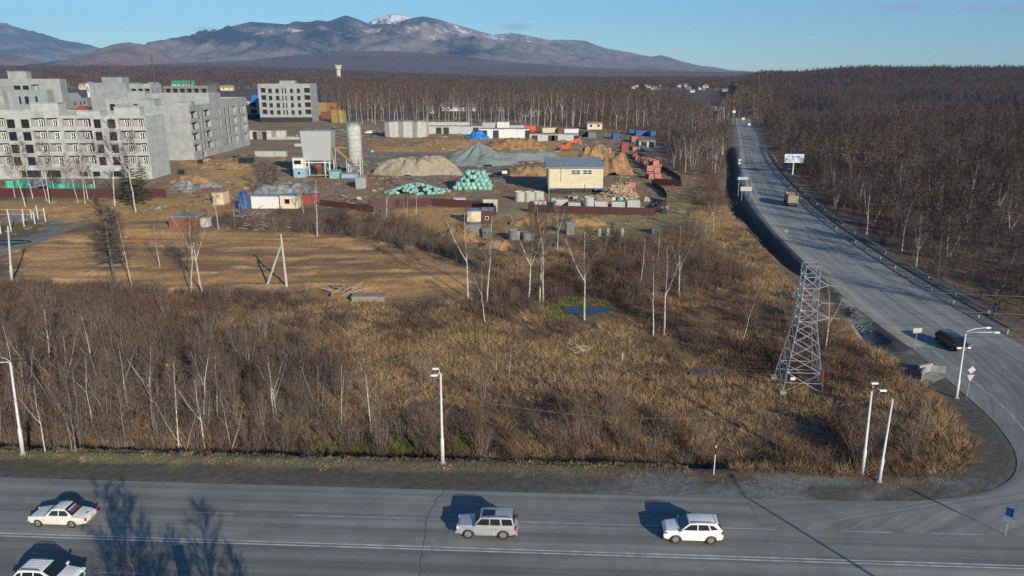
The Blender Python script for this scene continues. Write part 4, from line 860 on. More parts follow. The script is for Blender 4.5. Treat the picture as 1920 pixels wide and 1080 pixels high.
def block(T, x, y, W, D, H, front=((), ()), east=((), ()), hgt=4.15, bare=False, mats=None, seed=0, boxes=(), base_open=(), z0=-.6, roofdrop=1.0, rotT=None, eastrot=True, eopen=()):
    """a box shaped section; x, y = its left front corner in the thing's frame"""
    rng = random.Random(seed); mats = mats or (M['panel'], M['panel_b'])
    add_facade(T, (x, y, 0), 0, 0, W, z0, H, front[0], front[1], hgt, mats, bare, rng=rng, base_open=base_open)
    add_facade(T, (x + W, y, 0), math.pi / 2, 0, D, z0, H, east[0], east[1], hgt, mats, bare, rng=rng, base_open=eopen)
    B = MB(); B.poly([(x, y, z0), (x, y, H), (x, y + D, H), (x, y + D, z0)]); B.poly([(x, y + D, z0), (x, y + D, H), (x + W, y + D, H), (x + W, y + D, z0)])
    B.poly([(x + .3, y + .3, H), (x + .3, y + .3, H - roofdrop), (x + W - .3, y + .3, H - roofdrop), (x + W - .3, y + .3, H)]); B.poly([(x + .3, y + D - .3, H), (x + W - .3, y + D - .3, H), (x + W - .3, y + D - .3, H - roofdrop), (x + .3, y + D - .3, H - roofdrop)])
    B.poly([(x + .3, y + .3, H), (x + .3, y + D - .3, H), (x + .3, y + D - .3, H - roofdrop), (x + .3, y + .3, H - roofdrop)]); B.poly([(x + W - .3, y + .3, H), (x + W - .3, y + D - .3, H), (x + W - .3, y + D - .3, H - roofdrop), (x + W - .3, y + .3, H - roofdrop)])
    for a in ((x, y, x + W, y, x + W - .3, y + .3, x + .3, y + .3), (x + W, y, x + W, y + D, x + W - .3, y + D - .3, x + W - .3, y + .3), (x + W, y + D, x, y + D, x + .3, y + D - .3, x + W - .3, y + D - .3), (x, y + D, x, y, x + .3, y + .3, x + .3, y + D - .3)):
        B.poly([(a[0], a[1], H), (a[2], a[3], H), (a[4], a[5], H), (a[6], a[7], H)])
    B.build('wall', mats[0], T, fix=False)
    Rf = MB(); Rf.poly([(x + .3, y + .3, H - roofdrop), (x + W - .3, y + .3, H - roofdrop), (x + W - .3, y + D - .3, H - roofdrop), (x + .3, y + D - .3, H - roofdrop)]); Rf.build('roof', M['roof_felt'], T, fix=False)
    for (a, b, c, d, hh) in boxes:
        S = MB(); S.box(x + a, x + b, y + c, y + d, H - roofdrop, H + hh); S.box(x + a - .2, x + b + .2, y + c - .2, y + d + .2, H + hh, H + hh + .25)
        S.box(x + a + 1, x + a + 1.9, y + c - .05, y + c, H + hh - 2.2, H + hh - .8); S.build('stair_tower', mats[0], T)
rows4 = (18.4, 14.25, 10.1, 6.0)
T = thing('apartment_building', 'long grey panel apartment block nearest the viewer, trees before its facade', 'apartment building', (-190, 255, 0))
block(T, 0, -.3, 39.2, 14, 22.3, ([(1, 3.5, 'w'), (5.5, 8, 'w'), (10.6, 15.2, 'l'), (16.2, 20.8, 'l'), (21.2, 24, 'w'), (26, 28.8, 'w'), (29.5, 34.1, 'l'), (34.5, 38.5, 'l')], rows4), seed=1, mats=(M['panel_w'], M['panel']),
      boxes=[(28.2, 37.5, 3.2, 8, 2.6)], base_open=[(22.6, 30, .4, 2.9), (31, 36.6, .4, 2.9), (4, 12, .4, 2.9)])
block(T, 39.2, 0, 28.3, 14, 21.0, ([(.5, 4.6, 'l'), (5, 10, 'l'), (10.9, 13.3, 'w'), (15.5, 18.2, 'w'), (19.2, 23.4, 'l'), (23.8, 27.9, 'l')], rows4), seed=2, mats=(M['panel_w'], M['panel']),
      boxes=[(16.7, 25.2, 3.4, 7, 2.4), (.6, 9, 9, 13, 1.0)], base_open=[(3.1, 6.3, .8, 2.4), (7.6, 10.6, .8, 2.4), (14, 18, .6, 2.6)])
T = thing('apartment_building', 'stepped grey panel block behind the nearest one, blank end wall towards viewer', 'apartment building', (-154, 311, 0))
r5 = [ztop(-130, 320, q) for q in (216, 236.7, 256, 277)] + [2.0]
H2 = ztop(-130, 311, 198)
block(T, 0, 0, 23, 22, H2, east=([(.6, 7.6, 'l'), (9, 10.6, 's'), (12.6, 14.2, 's'), (15, 21.4, 'l')], r5[:4]), seed=3, boxes=[(1, 8, 3, 9, 2.2), (12, 19, 12, 16, .8)], eopen=[(9, 13, .2, 3.4)])
block(T, -4, 22, 27, 13, ztop(-130, 336, 175), east=([(1.5, 2.8, 's'), (5, 6.2, 's'), (9, 10.2, 's')], r5[:4]), seed=4)
block(T, -4, 35, 27, 33, ztop(-130, 348, 186), east=([(3, 5, 's'), (8, 10, 's'), (14, 18, 'l'), (22, 24, 's'), (27, 31, 'l')], r5[:4]), seed=5)
T = thing('apartment_building', 'grey panel block with window beside roof tower, rising behind the nearest block', 'apartment building', (-185, 350, 0))
z3 = ztop(-170, 350, 185); block(T, 0, 0, 30, 13, z3, ([(1.6, 4, 'w'), (12.4, 14.6, 'w')], (z3 - 3.8, z3 - 8)), seed=6, boxes=[(10, 18, 1, 6, 3.0)])
T = thing('apartment_building', 'grey panel block with two blank stepped walls and a low tower, middle distance', 'apartment building', (-232.5, 425, 0))
z4 = ztop(-240, 425, 155.5); block(T, 0, 0, 20.5, 16, z4, seed=7, mats=(M['panel_b'], M['panel_b']), boxes=[(6.5, 17.5, 2, 10, 2.8)])
block(T, 20.5, 3, 12, 13, z4 - .6, ([(.6, 3.6, 'l'), (4.4, 7.4, 'l'), (8.2, 11.2, 'l')], (z4 - 5, z4 - 9.6)), bare=True, seed=8)
T = thing('apartment_building', 'tall grey panel block at the far left with light tower on its roof', 'apartment building', (-240, 335, 0))
z5 = ztop(-210, 335, 148); block(T, 0, 0, 44.4, 5, z5, ([(14, 17, 'w'), (24, 27, 'w'), (27.8, 30.6, 'w'), (31.4, 35.2, 'l')], (z5 - 4.2,)), seed=9, mats=(M['panel'], M['panel_b']), boxes=[(22, 30, .6, 4, 3.0)])
z5b = ztop(-210, 325, 168); block(T, -3, -8, 27, 8, z5b, ([(10, 15, 'l'), (5, 8, 'w'), (17, 22, 'l')], (z5b - 4.6, z5b - 8.8)), seed=10)
block(T, 24, -5, 17, 5, ztop(-205, 328, 169), ([(4.5, 5.5, 's'), (7, 8.8, 's'), (11.5, 12.6, 's')], (z5b - 4.6,)), seed=11, mats=(M['panel_b'], M['panel_b']))
g = G0(489, 229.5); T = thing('apartment_building', 'free standing unfinished grey block with dark window holes and dark plinth', 'apartment building', (g[0], g[1], 0), .02)
z6 = ztop(g[0], g[1], 157.5); rr = [ztop(g[0], g[1], q) for q in (170.5, 184, 197.5, 210.8)]; k6 = .1003
cols6 = [(190, 225, 'l'), (245, 270, 'w'), (295, 320, 'w'), (340, 350, 's'), (362, 372, 's'), (398, 420, 'w'), (447, 470, 'w'), (497, 540, 'l')]
block(T, 0, 0, 37.2, 21, z6, ([((a - 172) * .1003, (b - 172) * .1003, k) for a, b, k in cols6], rr), hgt=4.4, bare=True, seed=12, boxes=[(15, 26, 3, 9, 2.0)], mats=(M['panel'], M['panel']))
P_ = MB(); P_.box(-.2, 37.4, -.25, -.05, -1, 3.6); P_.build('plinth', M['plinth'], T)
g = G0(452, 222); T = thing('apartment_building', 'low unfinished grey block with blue tarps on top, left of free standing block', 'apartment building', (g[0] - 14, g[1], 0))
z7 = ztop(g[0], g[1], 190); r7 = [ztop(g[0], g[1], q) for q in (197, 210)]
block(T, 0, 0, 29, 14, z7, ([(a, a + 2.4, 'w') for a in (1, 5, 9.5, 13.5, 17.5)] + [(22, 27, 'l')], r7), hgt=4.4, bare=True, seed=13)
P_ = MB(); P_.box(-.2, 29.2, -.25, -.05, -1, 3.0); P_.build('plinth', M['plinth'], T)
for (a, b, c, d) in ((11, 13.5, 3, 2.2), (15, 18, 3, 2.4), (23, 28.5, 2, 5.4)):
    o = MB().box(a, b, c, c + 4, z7 - 1, z7 + d - .8).build('tarp_bundle', M['tarp_blue'], None, (g[0] - 14, g[1], 0)); o.name = 'tarp_bundle'
    solo(o, 'blue tarpaulin covered bundle on the roof of the low unfinished block', 'tarpaulin', 'blue bundles on the low block')
g = G0(306, 205); T = thing('apartment_building', 'unfinished block with two rows of big open bays behind the stepped blocks', 'apartment building', (-212, 470, 0))
z8 = ztop(-225, 470, 161.5); block(T, 0, 0, 27, 14, z8, ([(a, a + 3.1, 'l') for a in (1, 5.3, 9.6, 13.9, 18.2, 22.8)], (z8 - 3.3, z8 - 7.6)), hgt=4.0, bare=True, seed=14, mats=(M['panel_dark'], M['panel_dark']))

# village houses, near and far
def house(name, label, x, y, W, D, Hw, Hr, wm, rm, rz=0, group=None, wins=2, cat='house', simple=False):
    T = thing(name, label, cat, (x, y, hz(x, y)), rz, group)
    B = MB(); B.box(-W / 2, W / 2, -D / 2, D / 2, -.5, Hw); B.poly([(-W / 2, -D / 2, Hw), (-W / 2, D / 2, Hw), (-W / 2, 0, Hw + Hr * .94)]); B.poly([(W / 2, -D / 2, Hw), (W / 2, D / 2, Hw), (W / 2, 0, Hw + Hr * .94)]); B.build('wall', M[wm], T, fix=False)
    R = MB(); o = .4
    for s in (-1, 1): R.poly([(-W / 2 - o, s * (D / 2 + o), Hw - .25), (W / 2 + o, s * (D / 2 + o), Hw - .25), (W / 2 + o, 0, Hw + Hr), (-W / 2 - o, 0, Hw + Hr)]); R.poly([(-W / 2 - o, s * (D / 2 + o), Hw - .4), (W / 2 + o, s * (D / 2 + o), Hw - .4), (W / 2 + o, s * (D / 2 + o), Hw - .25), (-W / 2 - o, s * (D / 2 + o), Hw - .25)])
    R.build('roof', M[rm], T, fix=False)
    if simple: return T
    for i in range(wins):
        x_ = -W / 2 + W * (i + .5) / wins; MB().box(x_ - .7, x_ + .7, -D / 2 - .06, -D / 2 - .01, Hw * .38, Hw * .78).build('window', M['glass'], T)
    return T
def hpx(px, pl, pr, base, topw, topr, wm, rm, label, D=8, y=None, **kw):
    g = G(px, base); k = mpp(g[0], g[1], ); W = (pr - pl) * k; Hw = ztop(g[0], g[1], topw) - g[2]; Hr = ztop(g[0], g[1] + D / 2, topr) - g[2] - Hw
    return house('house', label, g[0], g[1] + D / 2, W, D, max(2, Hw), max(.8, Hr), wm, rm, **kw)
hpx(132, 119, 146, 203, 188, 174, 'wood_old', 'roof_slate', 'weathered grey house with steep roof between two grey blocks', D=12, rz=1.3)
hpx(155, 146, 166, 200, 186, 183, 'concrete_g', 'roof_slate', 'low grey shed behind the red truck between the blocks')
hpx(288, 276, 297, 175, 161, 154, 'white', 'roof_slate', 'white gabled house beside the red brick one by the leaning mast', D=10, rz=1.2)
hpx(290, 283, 299, 182, 168, 164, 'brick', 'roof_brown', 'red brick house below the white gabled one by the leaning mast')
hpx(345, 322, 366, 168, 158, 151, 'cream', 'roof_green', 'cream house with bright green roof beyond the open bay block')
hpx(400, 386, 412, 166, 161, 156, 'beige', 'roof_brown', 'beige gabled house beyond the stepped blocks, right of the green roof', rz=.9)
hpx(425, 414, 437, 170, 164, 160, 'cream', 'roof_brown', 'cream house with brown roof at the edge of the far wood')
hpx(166, 163, 172, 160, 156, 153, 'white', 'roof_slate', 'small white house gleaming at the wood edge behind the blocks')
hpx(154, 149, 160, 166, 160, 156, 'cream', 'roof_brown', 'small cream house glinting at the wood edge behind the blocks')
g = G0(160, 212); 
hpx(860, 826, 889, 208, 200, 191, 'white', 'roof_slate', 'white house with long grey roof in the birch wood clearing', D=14)
hpx(838, 828, 850, 206, 196, 194, 'white', 'roof_brown', 'small white outbuilding left of the long roofed house', D=5)
hpx(806, 801, 815, 213, 203, 198, 'teal', 'roof_slate', 'teal shed left of the white house in the birch wood clearing', D=6)
hpx(995, 975, 1012, 219, 209, 204, 'panel_dark', 'roof_slate', 'dark low house half hidden by the birches behind the garages')
hpx(1115, 1101, 1129, 243, 232, 229, 'cream', 'roof_brown', 'cream shed with flat roof at the wood edge right of the garages', D=8)
hpx(1345, 1332, 1358, 208, 203, 199, 'concrete_g', 'roof_slate', 'pale roofed house in the trees left of the far road end')
rv = random.Random(8)
for i in range(60):
    px = rv.uniform(1180, 1400); py = 150 + rv.gauss(0, 4) + (1390 - px) * .055
    g = G0(px, max(py + 4, 146)); y_ = min(g[1], 5200) * rv.uniform(.5, 1); x_ = (px - 960) / FPX * zd(0, y_)
    z_ = hz(x_, y_) + 9; T = house('house', 'tiny pale house of the village in the far valley', x_, y_, rv.uniform(4, 8), 6, rv.uniform(1.6, 3), 1.6, rv.choice(('concrete_w', 'beige', 'concrete_g')), rv.choice(('roof_slate', 'roof_brown', 'concrete_g')), rz=rv.uniform(-.5, .5), group='far valley village houses', simple=True)
    T.location.z = z_ - 1
g = G0(636, 152); y_ = 2300; x_ = (636 - 960) / FPX * zd(0, y_); zb_ = hz(x_, y_)
T = thing('water_tower', 'round cream water tower standing above the far wood', 'water tower', (x_, y_, zb_)); zt_ = ztop(x_, y_, 122) - zb_
B = MB(); B.lathe([(6.0, 0), (6, zt_ * .72)], 20); B.build('shaft', M['cream'], T, smooth=True)
B = MB(); B.lathe([(6, zt_ * .70), (9, zt_ * .77), (9, zt_ * .93), (0.1, zt_)], 20); B.build('tank', M['beige'], T)
B = MB()
for i in range(8):
    a = i * math.tau / 8; B.cbox((8.9 * math.cos(a), 8.9 * math.sin(a), zt_ * .97), (2.4, 2.4, 3), a)
B.build('battlement', M['cream'], T)
g = G0(300, 205); y_ = 440; xa = (301 - 960) / FPX * zd(0, y_); xb = (290 - 960) / FPX * zd(0, y_, 30); B = MB(); zt_ = ztop(xb, y_, 103)
B.tube([(xa, y_, 0), (xb, y_, zt_)], [.55, .3], 6); o = B.build('crane_boom', M['trim']); solo(o, 'thin dark leaning crane boom rising behind the grey blocks', 'crane')

# ------------------------------------------------------------------ building site
def rib_box(W, D, Hh, rib=.12, n=None, z0=0):
    """corrugated container body, centred on x, front face at y = 0"""
    B = MB(); B.box(-W / 2, W / 2, 0, D, z0, Hh); n = n or max(6, int(W / .5))
    for i in range(n):
        x = -W / 2 + W * (i + .5) / n; B.box(x - W / n * .27, x + W / n * .27, -rib * .6, -.003, z0 + .2, Hh - .2)
    m_ = max(3, int(D / .6))
    for s in (-1, 1):
        for i in range(m_):
            y = D * (i + .5) / m_; xx = s * W / 2; B.box(min(xx + s * .003, xx + s * rib * .6), max(xx + s * .003, xx + s * rib * .6), y - D / m_ * .27, y + D / m_ * .27, z0 + .2, Hh - .2)
    return B
def at_px(pl, pr, base, top, top2=None):
    g = G((pl + pr) / 2, base); k = mpp(*g[:2]); return g, (pr - pl) * k, ztop(g[0], g[1], top) - g[2]
def container(pl, pr, base, top, m, label, cat='container', D=2.5, group=None, name='container', zoff=0, door=True):
    g, W, Hh = at_px(pl, pr, base, top); Hh = max(Hh, .6)
    T = thing(name, label, cat, (g[0], g[1], g[2] + zoff), 0, group); rib_box(W, D, Hh - .12).build('body', M[m], T)
    R = MB().box(-W / 2 - .08, W / 2 + .08, -.12, D + .08, Hh - .12, Hh); R.build('roof', M[m], T)
    if door: DD = MB(); DD.box(W * .18, W * .40, -.16, -.09, .15, Hh * .82); DD.cbox((W * .21, -.2, Hh * .45), (.06, .06, .4)); DD.build('door', M[m], T)
    return T
def cabin(pl, pr, base, top, m, label, D=2.6, roof='roof_slate', win=(), name='site_cabin', cat='cabin', wm='glass', raise_=0, group=None, skirt=None):
    g, W, Hh = at_px(pl, pr, base, top); T = thing(name, label, cat, g, 0, group)
    MB().box(-W / 2, W / 2, 0, D, raise_, Hh).build('body', M[m], T)
    MB().box(-W / 2 - .2, W / 2 + .2, -.25, D + .2, Hh, Hh + .16).build('roof', M[roof], T)
    for (a, b, c, d) in win:
        o = MB().box(-W / 2 + a * W, -W / 2 + b * W, -.10, -.02, Hh * c, Hh * d).build('window', M['white_frame'], T)
        MB().box(-W / 2 + a * W + .09, -W / 2 + b * W - .09, -.13, -.101, Hh * c + .09, Hh * d - .09).build('pane', M[wm], o)
    if skirt: MB().box(-W / 2 + .1, W / 2 - .1, .1, D - .1, -.5, raise_).build('base', M[skirt], T)
    return T
def mound(name, outline, base, prof, m, label, cat, seed=0, n=60, rough=.12, ridges=0, kind=None):
    """heap: outline = (cx, cy, rx, ry, rz); prof(t) height by normalised radius"""
    cx, cy, rx, ry, rz, Hh = outline; ys_, xs_ = np.mgrid[-1:1:n * 1j, -1:1:n * 1j]; r = np.hypot(xs_, ys_); wx = xs_ * rx; wy = ys_ * ry
    c, s = math.cos(rz), math.sin(rz); X_ = cx + wx * c - wy * s; Y_ = cy + wx * s + wy * c
    rr = r * (1 + fbm(X_ * 1.0, Y_, max(rx, ry) * .5, 3) * .55); hgt = Hh * prof(np.clip(1 - rr, 0, 1)) * (1 + rough * 3 * fbm(X_, Y_, max(rx, ry) * .12 + .6, 4))
    if ridges: hgt = hgt * (1 - .22 * (np.abs(np.sin(np.arctan2(ys_, xs_) * ridges + fbm(X_, Y_, 3) * 2)) ** 3) * np.clip(r * 2, 0, 1))
    Z_ = h(X_, Y_) + hgt - .35 * (rr > .98) + base; me = bpy.data.meshes.new(name); id_ = np.arange(n * n).reshape(n, n)
    F = np.stack([id_[:-1, :-1], id_[:-1, 1:], id_[1:, 1:], id_[1:, :-1]], -1).reshape(-1, 4)
    me.from_pydata(np.stack([X_, Y_, Z_], -1).reshape(-1, 3).tolist(), [], F.tolist()); me.materials.append(M[m]); me.polygons.foreach_set('use_smooth', [True] * len(me.polygons))
    return tag(link(name, me), label, cat, kind=kind)
def heap_px(name, cxp, basep, wpx, topp, m, label, cat, deep=.7, prof=lambda t: t ** 1.0, seed=0, rz=0, **kw):
    g = G(cxp, basep); k = mpp(*g[:2]); rx = wpx * k / 2; ry = rx * deep; cy = g[1] + ry; Hh = ztop(g[0], cy, topp) - g[2]
    cx = g[0] * cy / g[1]; return mound(name, (cx, cy, rx, ry, rz, max(.5, Hh)), 0, prof, m, label, cat, seed, **kw)
flat = lambda t: np.minimum(1, t * 2.6) ** .9
heap_px('gravel_pile', 898, 312, 150, 264, 'gravel', 'tall grey green gravel cone behind the sand heap', 'gravel pile', deep=.75, prof=lambda t: t ** .95, ridges=5, rough=.05, n=80)
heap_px('gravel_pile', 985, 302, 150, 286, 'gravel', 'low long grey green gravel bank running right from the gravel cone', 'gravel pile', deep=.35, prof=flat, rough=.15)
heap_px('sand_pile', 782, 330, 200, 297, 'sand', 'long flat topped pale sand heap right of the silo', 'sand pile', deep=.36, prof=flat, ridges=7, rough=.10, n=90)
for (a, b, c, d, lb) in ((1116, 322, 96, 276, 'clay heap behind the cream building on its right'), (1150, 330, 90, 292, 'clay bank right of the cream building'), (1010, 292, 60, 280, 'low clay heap below the orange excavator arm'), (700, 272, 220, 262, 'low clay bank behind the grey silo'), (850, 276, 180, 262, 'low clay bank before the blue tarpaulin'), (960, 282, 150, 262, 'clay bank left of the excavator'), (420, 318, 110, 304, 'low clay spoil before the stepped block'), (360, 345, 90, 330, 'low clay spoil right of the nearest block'), (860, 455, 90, 430, 'clay heap below the cream booth'), (1000, 425, 90, 408, 'yellow clay bank below the brown fence, left of wells'), (1090, 425, 110, 408, 'yellow clay bank below the brown fence, behind wells'), (930, 470, 70, 452, 'small spoil heap before the concrete wells'), (985, 330, 110, 312, 'clay spoil left of the cream building')):
    heap_px('clay_heap', a, b, c, d, 'clay', lb, 'clay heap', deep=.5, prof=lambda t: np.minimum(1, t * 1.8), rough=.24, n=80)
heap_px('rubble_heap', 350, 356, 70, 338, 'film', 'rubble heap of broken slabs right of the dark green spruces', 'rubble', deep=.5, rough=.4)
heap_px('rubble_heap', 395, 352, 50, 340, 'concrete_g', 'small grey rubble heap behind the beige shed', 'rubble', deep=.5, rough=.4)
heap_px('film_heap', 100, 356, 100, 337, 'film', 'heap of crumpled white plastic film behind the left brown fence', 'plastic film', deep=.5, prof=flat, rough=.3)
heap_px('roof_debris', 540, 372, 150, 347, 'film', 'grey crumpled roofing debris heaped behind the white cabin', 'debris', deep=.4, prof=flat, rough=.35)
heap_px('tarpaulin_heap', 896, 261, 44, 246, 'tarp_blue', 'bright blue tarpaulin draped over a heap before the garages', 'tarpaulin', deep=.5, prof=lambda t: np.minimum(1, t * 1.7), rough=.2)
# big bags
def bag_mesh(seed, s=1.5):
    r = random.Random(seed); bm = bmesh.new(); bmesh.ops.create_cube(bm, size=s); bmesh.ops.subdivide_edges(bm, edges=bm.edges, cuts=3, use_grid_fill=True)
    for v in bm.verts:
        n = mnoise.noise(v.co * 1.4 + Vector((seed * 5, 0, 0))); k = .82 + .3 * n; l = max(abs(v.co.x), abs(v.co.y), abs(v.co.z)) / (v.co.length + 1e-6); v.co = v.co * (k * (.45 + .75 * l)); v.co.z += s * .45
    me = bpy.data.meshes.new('big_bag'); bm.to_mesh(me); bm.free(); me.materials.append(M['teal']); me.polygons.foreach_set('use_smooth', [True] * len(me.polygons)); return me
BG = [bag_mesh(i) for i in range(5)]; rb = random.Random(3)
g = G(886, 357); k = mpp(*g[:2])
for lay_ in range(5):
    nx_ = 8 - lay_
    for j in range(4 - (lay_ > 1)):
        for i in range(nx_):
            if rb.random() < .08 * lay_: continue
            o = link('big_bag', BG[rb.randrange(5)], None, (g[0] + (i - (nx_ - 1) / 2) * 1.5 + rb.uniform(-.2, .2) + .4 * lay_ * .5, g[1] + .8 + j * 1.5 + rb.uniform(-.15, .15) + lay_ * .5, g[2] + lay_ * 1.08 - .1), rb.uniform(0, 6)); o.scale = (1.05, 1.05, 1.0)
            tag(o, 'pale teal big bag in the tall block shaped stack left of the cream building', 'big bag', 'teal big bags in the block stack')
g = G(777, 366)
for i in range(150):
    a = rb.uniform(0, math.tau); r = math.sqrt(rb.random()); x_ = g[0] + 9.8 * r * math.cos(a); y_ = g[1] + 4.5 + 4.5 * r * math.sin(a); hh = 3.4 * (1 - r) ** .7
    o = link('big_bag', BG[rb.randrange(5)], None, (x_, y_, g[2] + max(0, hh - .9)), rb.uniform(0, 6)); o.scale = (.8, .9, .6); o.rotation_euler = (rb.uniform(-.4, .4), rb.uniform(-.4, .4), rb.uniform(0, 6))
    tag(o, 'crumpled teal bag in the wide low heap left of the block shaped stack', 'big bag', 'crumpled teal bags in the low heap')
for (px, py, lb) in ((1037, 378, 'small teal bag below the cream building, leftmost'), (1060, 380, 'small teal bag beside pale rubbish below the cream building'), (1078, 374, 'teal bag left of the small stick heap'), (1140, 372, 'teal bag at the right end of the small stick heap'), (1162, 376, 'teal bag by white sack before large stick heap'), (698, 286, 'small teal bag behind the silo'), (674, 376, 'flattened teal bag right of the red container')):
    q = G(px, py); o = link('big_bag', BG[rb.randrange(5)], None, q, 0); o.scale = (1.1, 1.1, .8); tag(o, lb, 'bag')
for (px, py, lb, mt) in ((1150, 376, 'white sack between two teal bags', 'white'), (1068, 372, 'pale pink rubbish sack below the cream building', 'brick')):
    q = G(px, py); me_ = bag_mesh(9); me_.materials.clear(); me_.materials.append(M[mt]); o = link('sack', me_, None, q); o.scale = (.9, .9, .7); tag(o, lb, 'sack')

# cream building
g, W, Hh = at_px(1028, 1130, 362, 314); kx = W; T = thing('cream_building', 'cream sandwich panel building with grey roof above a dark base', 'building', g); Hb = ztop(g[0], g[1], 353) - g[2]; D = 12.5
MB().box(-W / 2, W / 2, 0, D, Hb, Hh).build('wall', M['cream'], T)
R = MB(); R.poly([(-W / 2 - .8, -.6, Hh + .05), (W / 2 + .5, -.6, Hh + .05), (W / 2 + .3, D * .95, Hh + 1.8), (-W / 2 - .8, D * .95, Hh + 1.8)]); R.poly([(-W / 2 - .8, -.6, Hh - .2), (W / 2 + .5, -.6, Hh - .2), (W / 2 + .5, -.6, Hh + .05), (-W / 2 - .8, -.6, Hh + .05)])
R.poly([(-W / 2 - .8, -.6, Hh - .2), (-W / 2 - .8, D * .95, Hh - .2), (-W / 2 - .8, D * .95, Hh + 1.8), (-W / 2 - .8, -.6, Hh + .05)]); R.poly([(W / 2 + .5, -.6, Hh - .2), (W / 2 + .5, -.6, Hh + .05), (W / 2 + .3, D * .95, Hh + 1.8), (W / 2 + .3, D * .95, Hh - .2)]); R.build('roof', M['roof_slate'], T, fix=False)
MB().box(-W / 2 + .05, W / 2 - .05, .15, D - .1, -.6, Hb).build('base', M['black'], T)
MB().box(-W / 2 - .15, -W / 2 + 1.6, -.5, .1, Hb - .5, Hb - .1).box(W / 2 - 2.6, W / 2 + .4, -.9, .1, Hb - .8, Hb - .05).build('base_film', M['blue'], T)
for a in (.42, .63):
    x0 = -W / 2 + a * W; w_ = .16 * W; o = MB().box(x0, x0 + w_, -.08, -.01, Hh * .74, Hh * .90).build('window', M['white_frame'], T)
    P = MB()
    for i in range(2):
        for j in range(2): P.box(x0 + .08 + i * w_ / 2, x0 + w_ / 2 - .06 + i * w_ / 2, -.11, -.081, Hh * (.75 + .08 * j), Hh * (.81 + .08 * j))
    P.build('pane', M['glass'], o)
B = MB(); B.tube([(-W / 2 + W * .23, -.15, Hh * .45), (-W / 2 + W * .23, -.15, Hh + .8)], .07, 6); B.build('vent_pipe', M['zinc'], T)
for i in range(1, 12): pass
S = MB()
for i in range(1, 18): x = -W / 2 + W * i / 18; S.box(x - .015, x + .015, -.012, -.002, Hb, Hh)
S.box(-W / 2, W / 2, -.014, -.004, Hh * .55, Hh * .56); S.build('panel_joint', M['beige'], T)
# hopper house on legs, silo, conveyor
g, W, Hh = at_px(570, 624, 333, 246); Hb = ztop(g[0], g[1], 301) - g[2]; T = thing('concrete_plant', 'grey clad mixing house standing on steel legs beside the silo', 'concrete plant', g)
B = MB(); q = [(-W / 2, 0), (W / 2, 0), (W / 2, 7), (-W / 2, 7)]; B.v = [(x, y, Hb) for x, y in [(-W * .46, 0), (W * .46, 0), (W * .46, 7), (-W * .46, 7)]] + [(x * 1.06, y, Hh) for x, y in q]
for f in ((3, 2, 1, 0), (4, 5, 6, 7), (0, 1, 5, 4), (1, 2, 6, 5), (2, 3, 7, 6), (3, 0, 4, 7)): B.f.append(f); B.m.append(0)
B.build('cladding', M['clad_grey'], T)
for x in (-W * .42, -W * .30, W * .25, W * .42):
    for y in (.3, 6.5): L = MB(); L.box(x - .16, x + .16, y - .16, y + .16, -.3, Hb); L.build('leg', M['pole'], T)
B = MB(); B.box(-W * .46, W * .46, .2, .45, Hb - .9, Hb - .5); B.tube([(-W * .42, .3, 0), (-W * .30, .3, Hb)], .08, 4); B.tube([(W * .25, .3, Hb), (W * .42, .3, 0)], .08, 4); B.box(-W * .5, W * .5, -1.2, 0, .9, 1.0); B.build('frame', M['pole'], T)
B = MB(); B.lathe([(.3, 1.2), (1.6, 3.4), (1.6, 5.2), (.3, 5.2)], 12, (-.5, 3, 0)); B.build('mixer', M['rust'], T)
B = MB(); B.box(-3.2, -1.4, .4, 3, 0, 2.1); B.box(1.2, 2.6, 1, 3, 0, 1.5); B.build('machinery', M['black'], T)
g, W, Hh = at_px(652, 678, 330, 238); T = thing('silo', 'tall pale cylindrical cement silo on a braced steel frame', 'silo', (g[0], g[1] + 2.4, g[2])); Hb = ztop(g[0], g[1], 300) - g[2]; r = W / 2
B = MB(); B.lathe([(.4, Hb - 2.6), (r, Hb), (r, Hh), (r * .55, Hh + 1.0), (0.01, Hh + 1.1)], 28); B.build('tank', M['concrete_w'], T, smooth=True)
B = MB()
for i in range(9): z = Hb + (Hh - Hb) * i / 8; B.lathe([(r + .01, z - .05), (r + .07, z), (r + .01, z + .05)], 28)
B.build('hoop', M['zinc'], T)
B = MB(); rr_ = r * .86
for (sx, sy) in ((-1, -1), (1, -1), (1, 1), (-1, 1)): MB().box(sx * rr_ - .14, sx * rr_ + .14, sy * rr_ - .14, sy * rr_ + .14, -.3, Hb + .6).build('leg', M['pole'], T)
for (a, b) in (((-1, -1), (1, -1)), ((1, -1), (1, 1)), ((1, 1), (-1, 1)), ((-1, 1), (-1, -1))):
    for (z0, z1) in ((0, Hb * .33), (Hb * .33, Hb * .66), (Hb * .66, Hb)):
        B.tube([(a[0] * rr_, a[1] * rr_, z0), (b[0] * rr_, b[1] * rr_, z1)], .06, 4); B.tube([(b[0] * rr_, b[1] * rr_, z0), (a[0] * rr_, a[1] * rr_, z1)], .06, 4); B.tube([(a[0] * rr_, a[1] * rr_, z1), (b[0] * rr_, b[1] * rr_, z1)], .06, 4)
B.build('bracing', M['pole'], T)
B = MB()
for i in range(14): q = math.tau * i / 14; B.tube([(r * math.cos(q), r * math.sin(q), Hh), (r * math.cos(q), r * math.sin(q), Hh + 1.3)], .05, 4)
for z in (.65, 1.3): B.tube([(r * math.cos(math.tau * i / 20), r * math.sin(math.tau * i / 20), Hh + z) for i in range(21)], .045, 4)
for s in (-.3, .3): B.tube([(r + .12, s, 0), (r + .12, s, Hh + 1)], .05, 4)
for i in range(40): B.tube([(r + .12, -.3, .4 + i * Hh / 40), (r + .12, .3, .4 + i * Hh / 40)], .03, 3)
B.build('railing', M['zinc'], T)
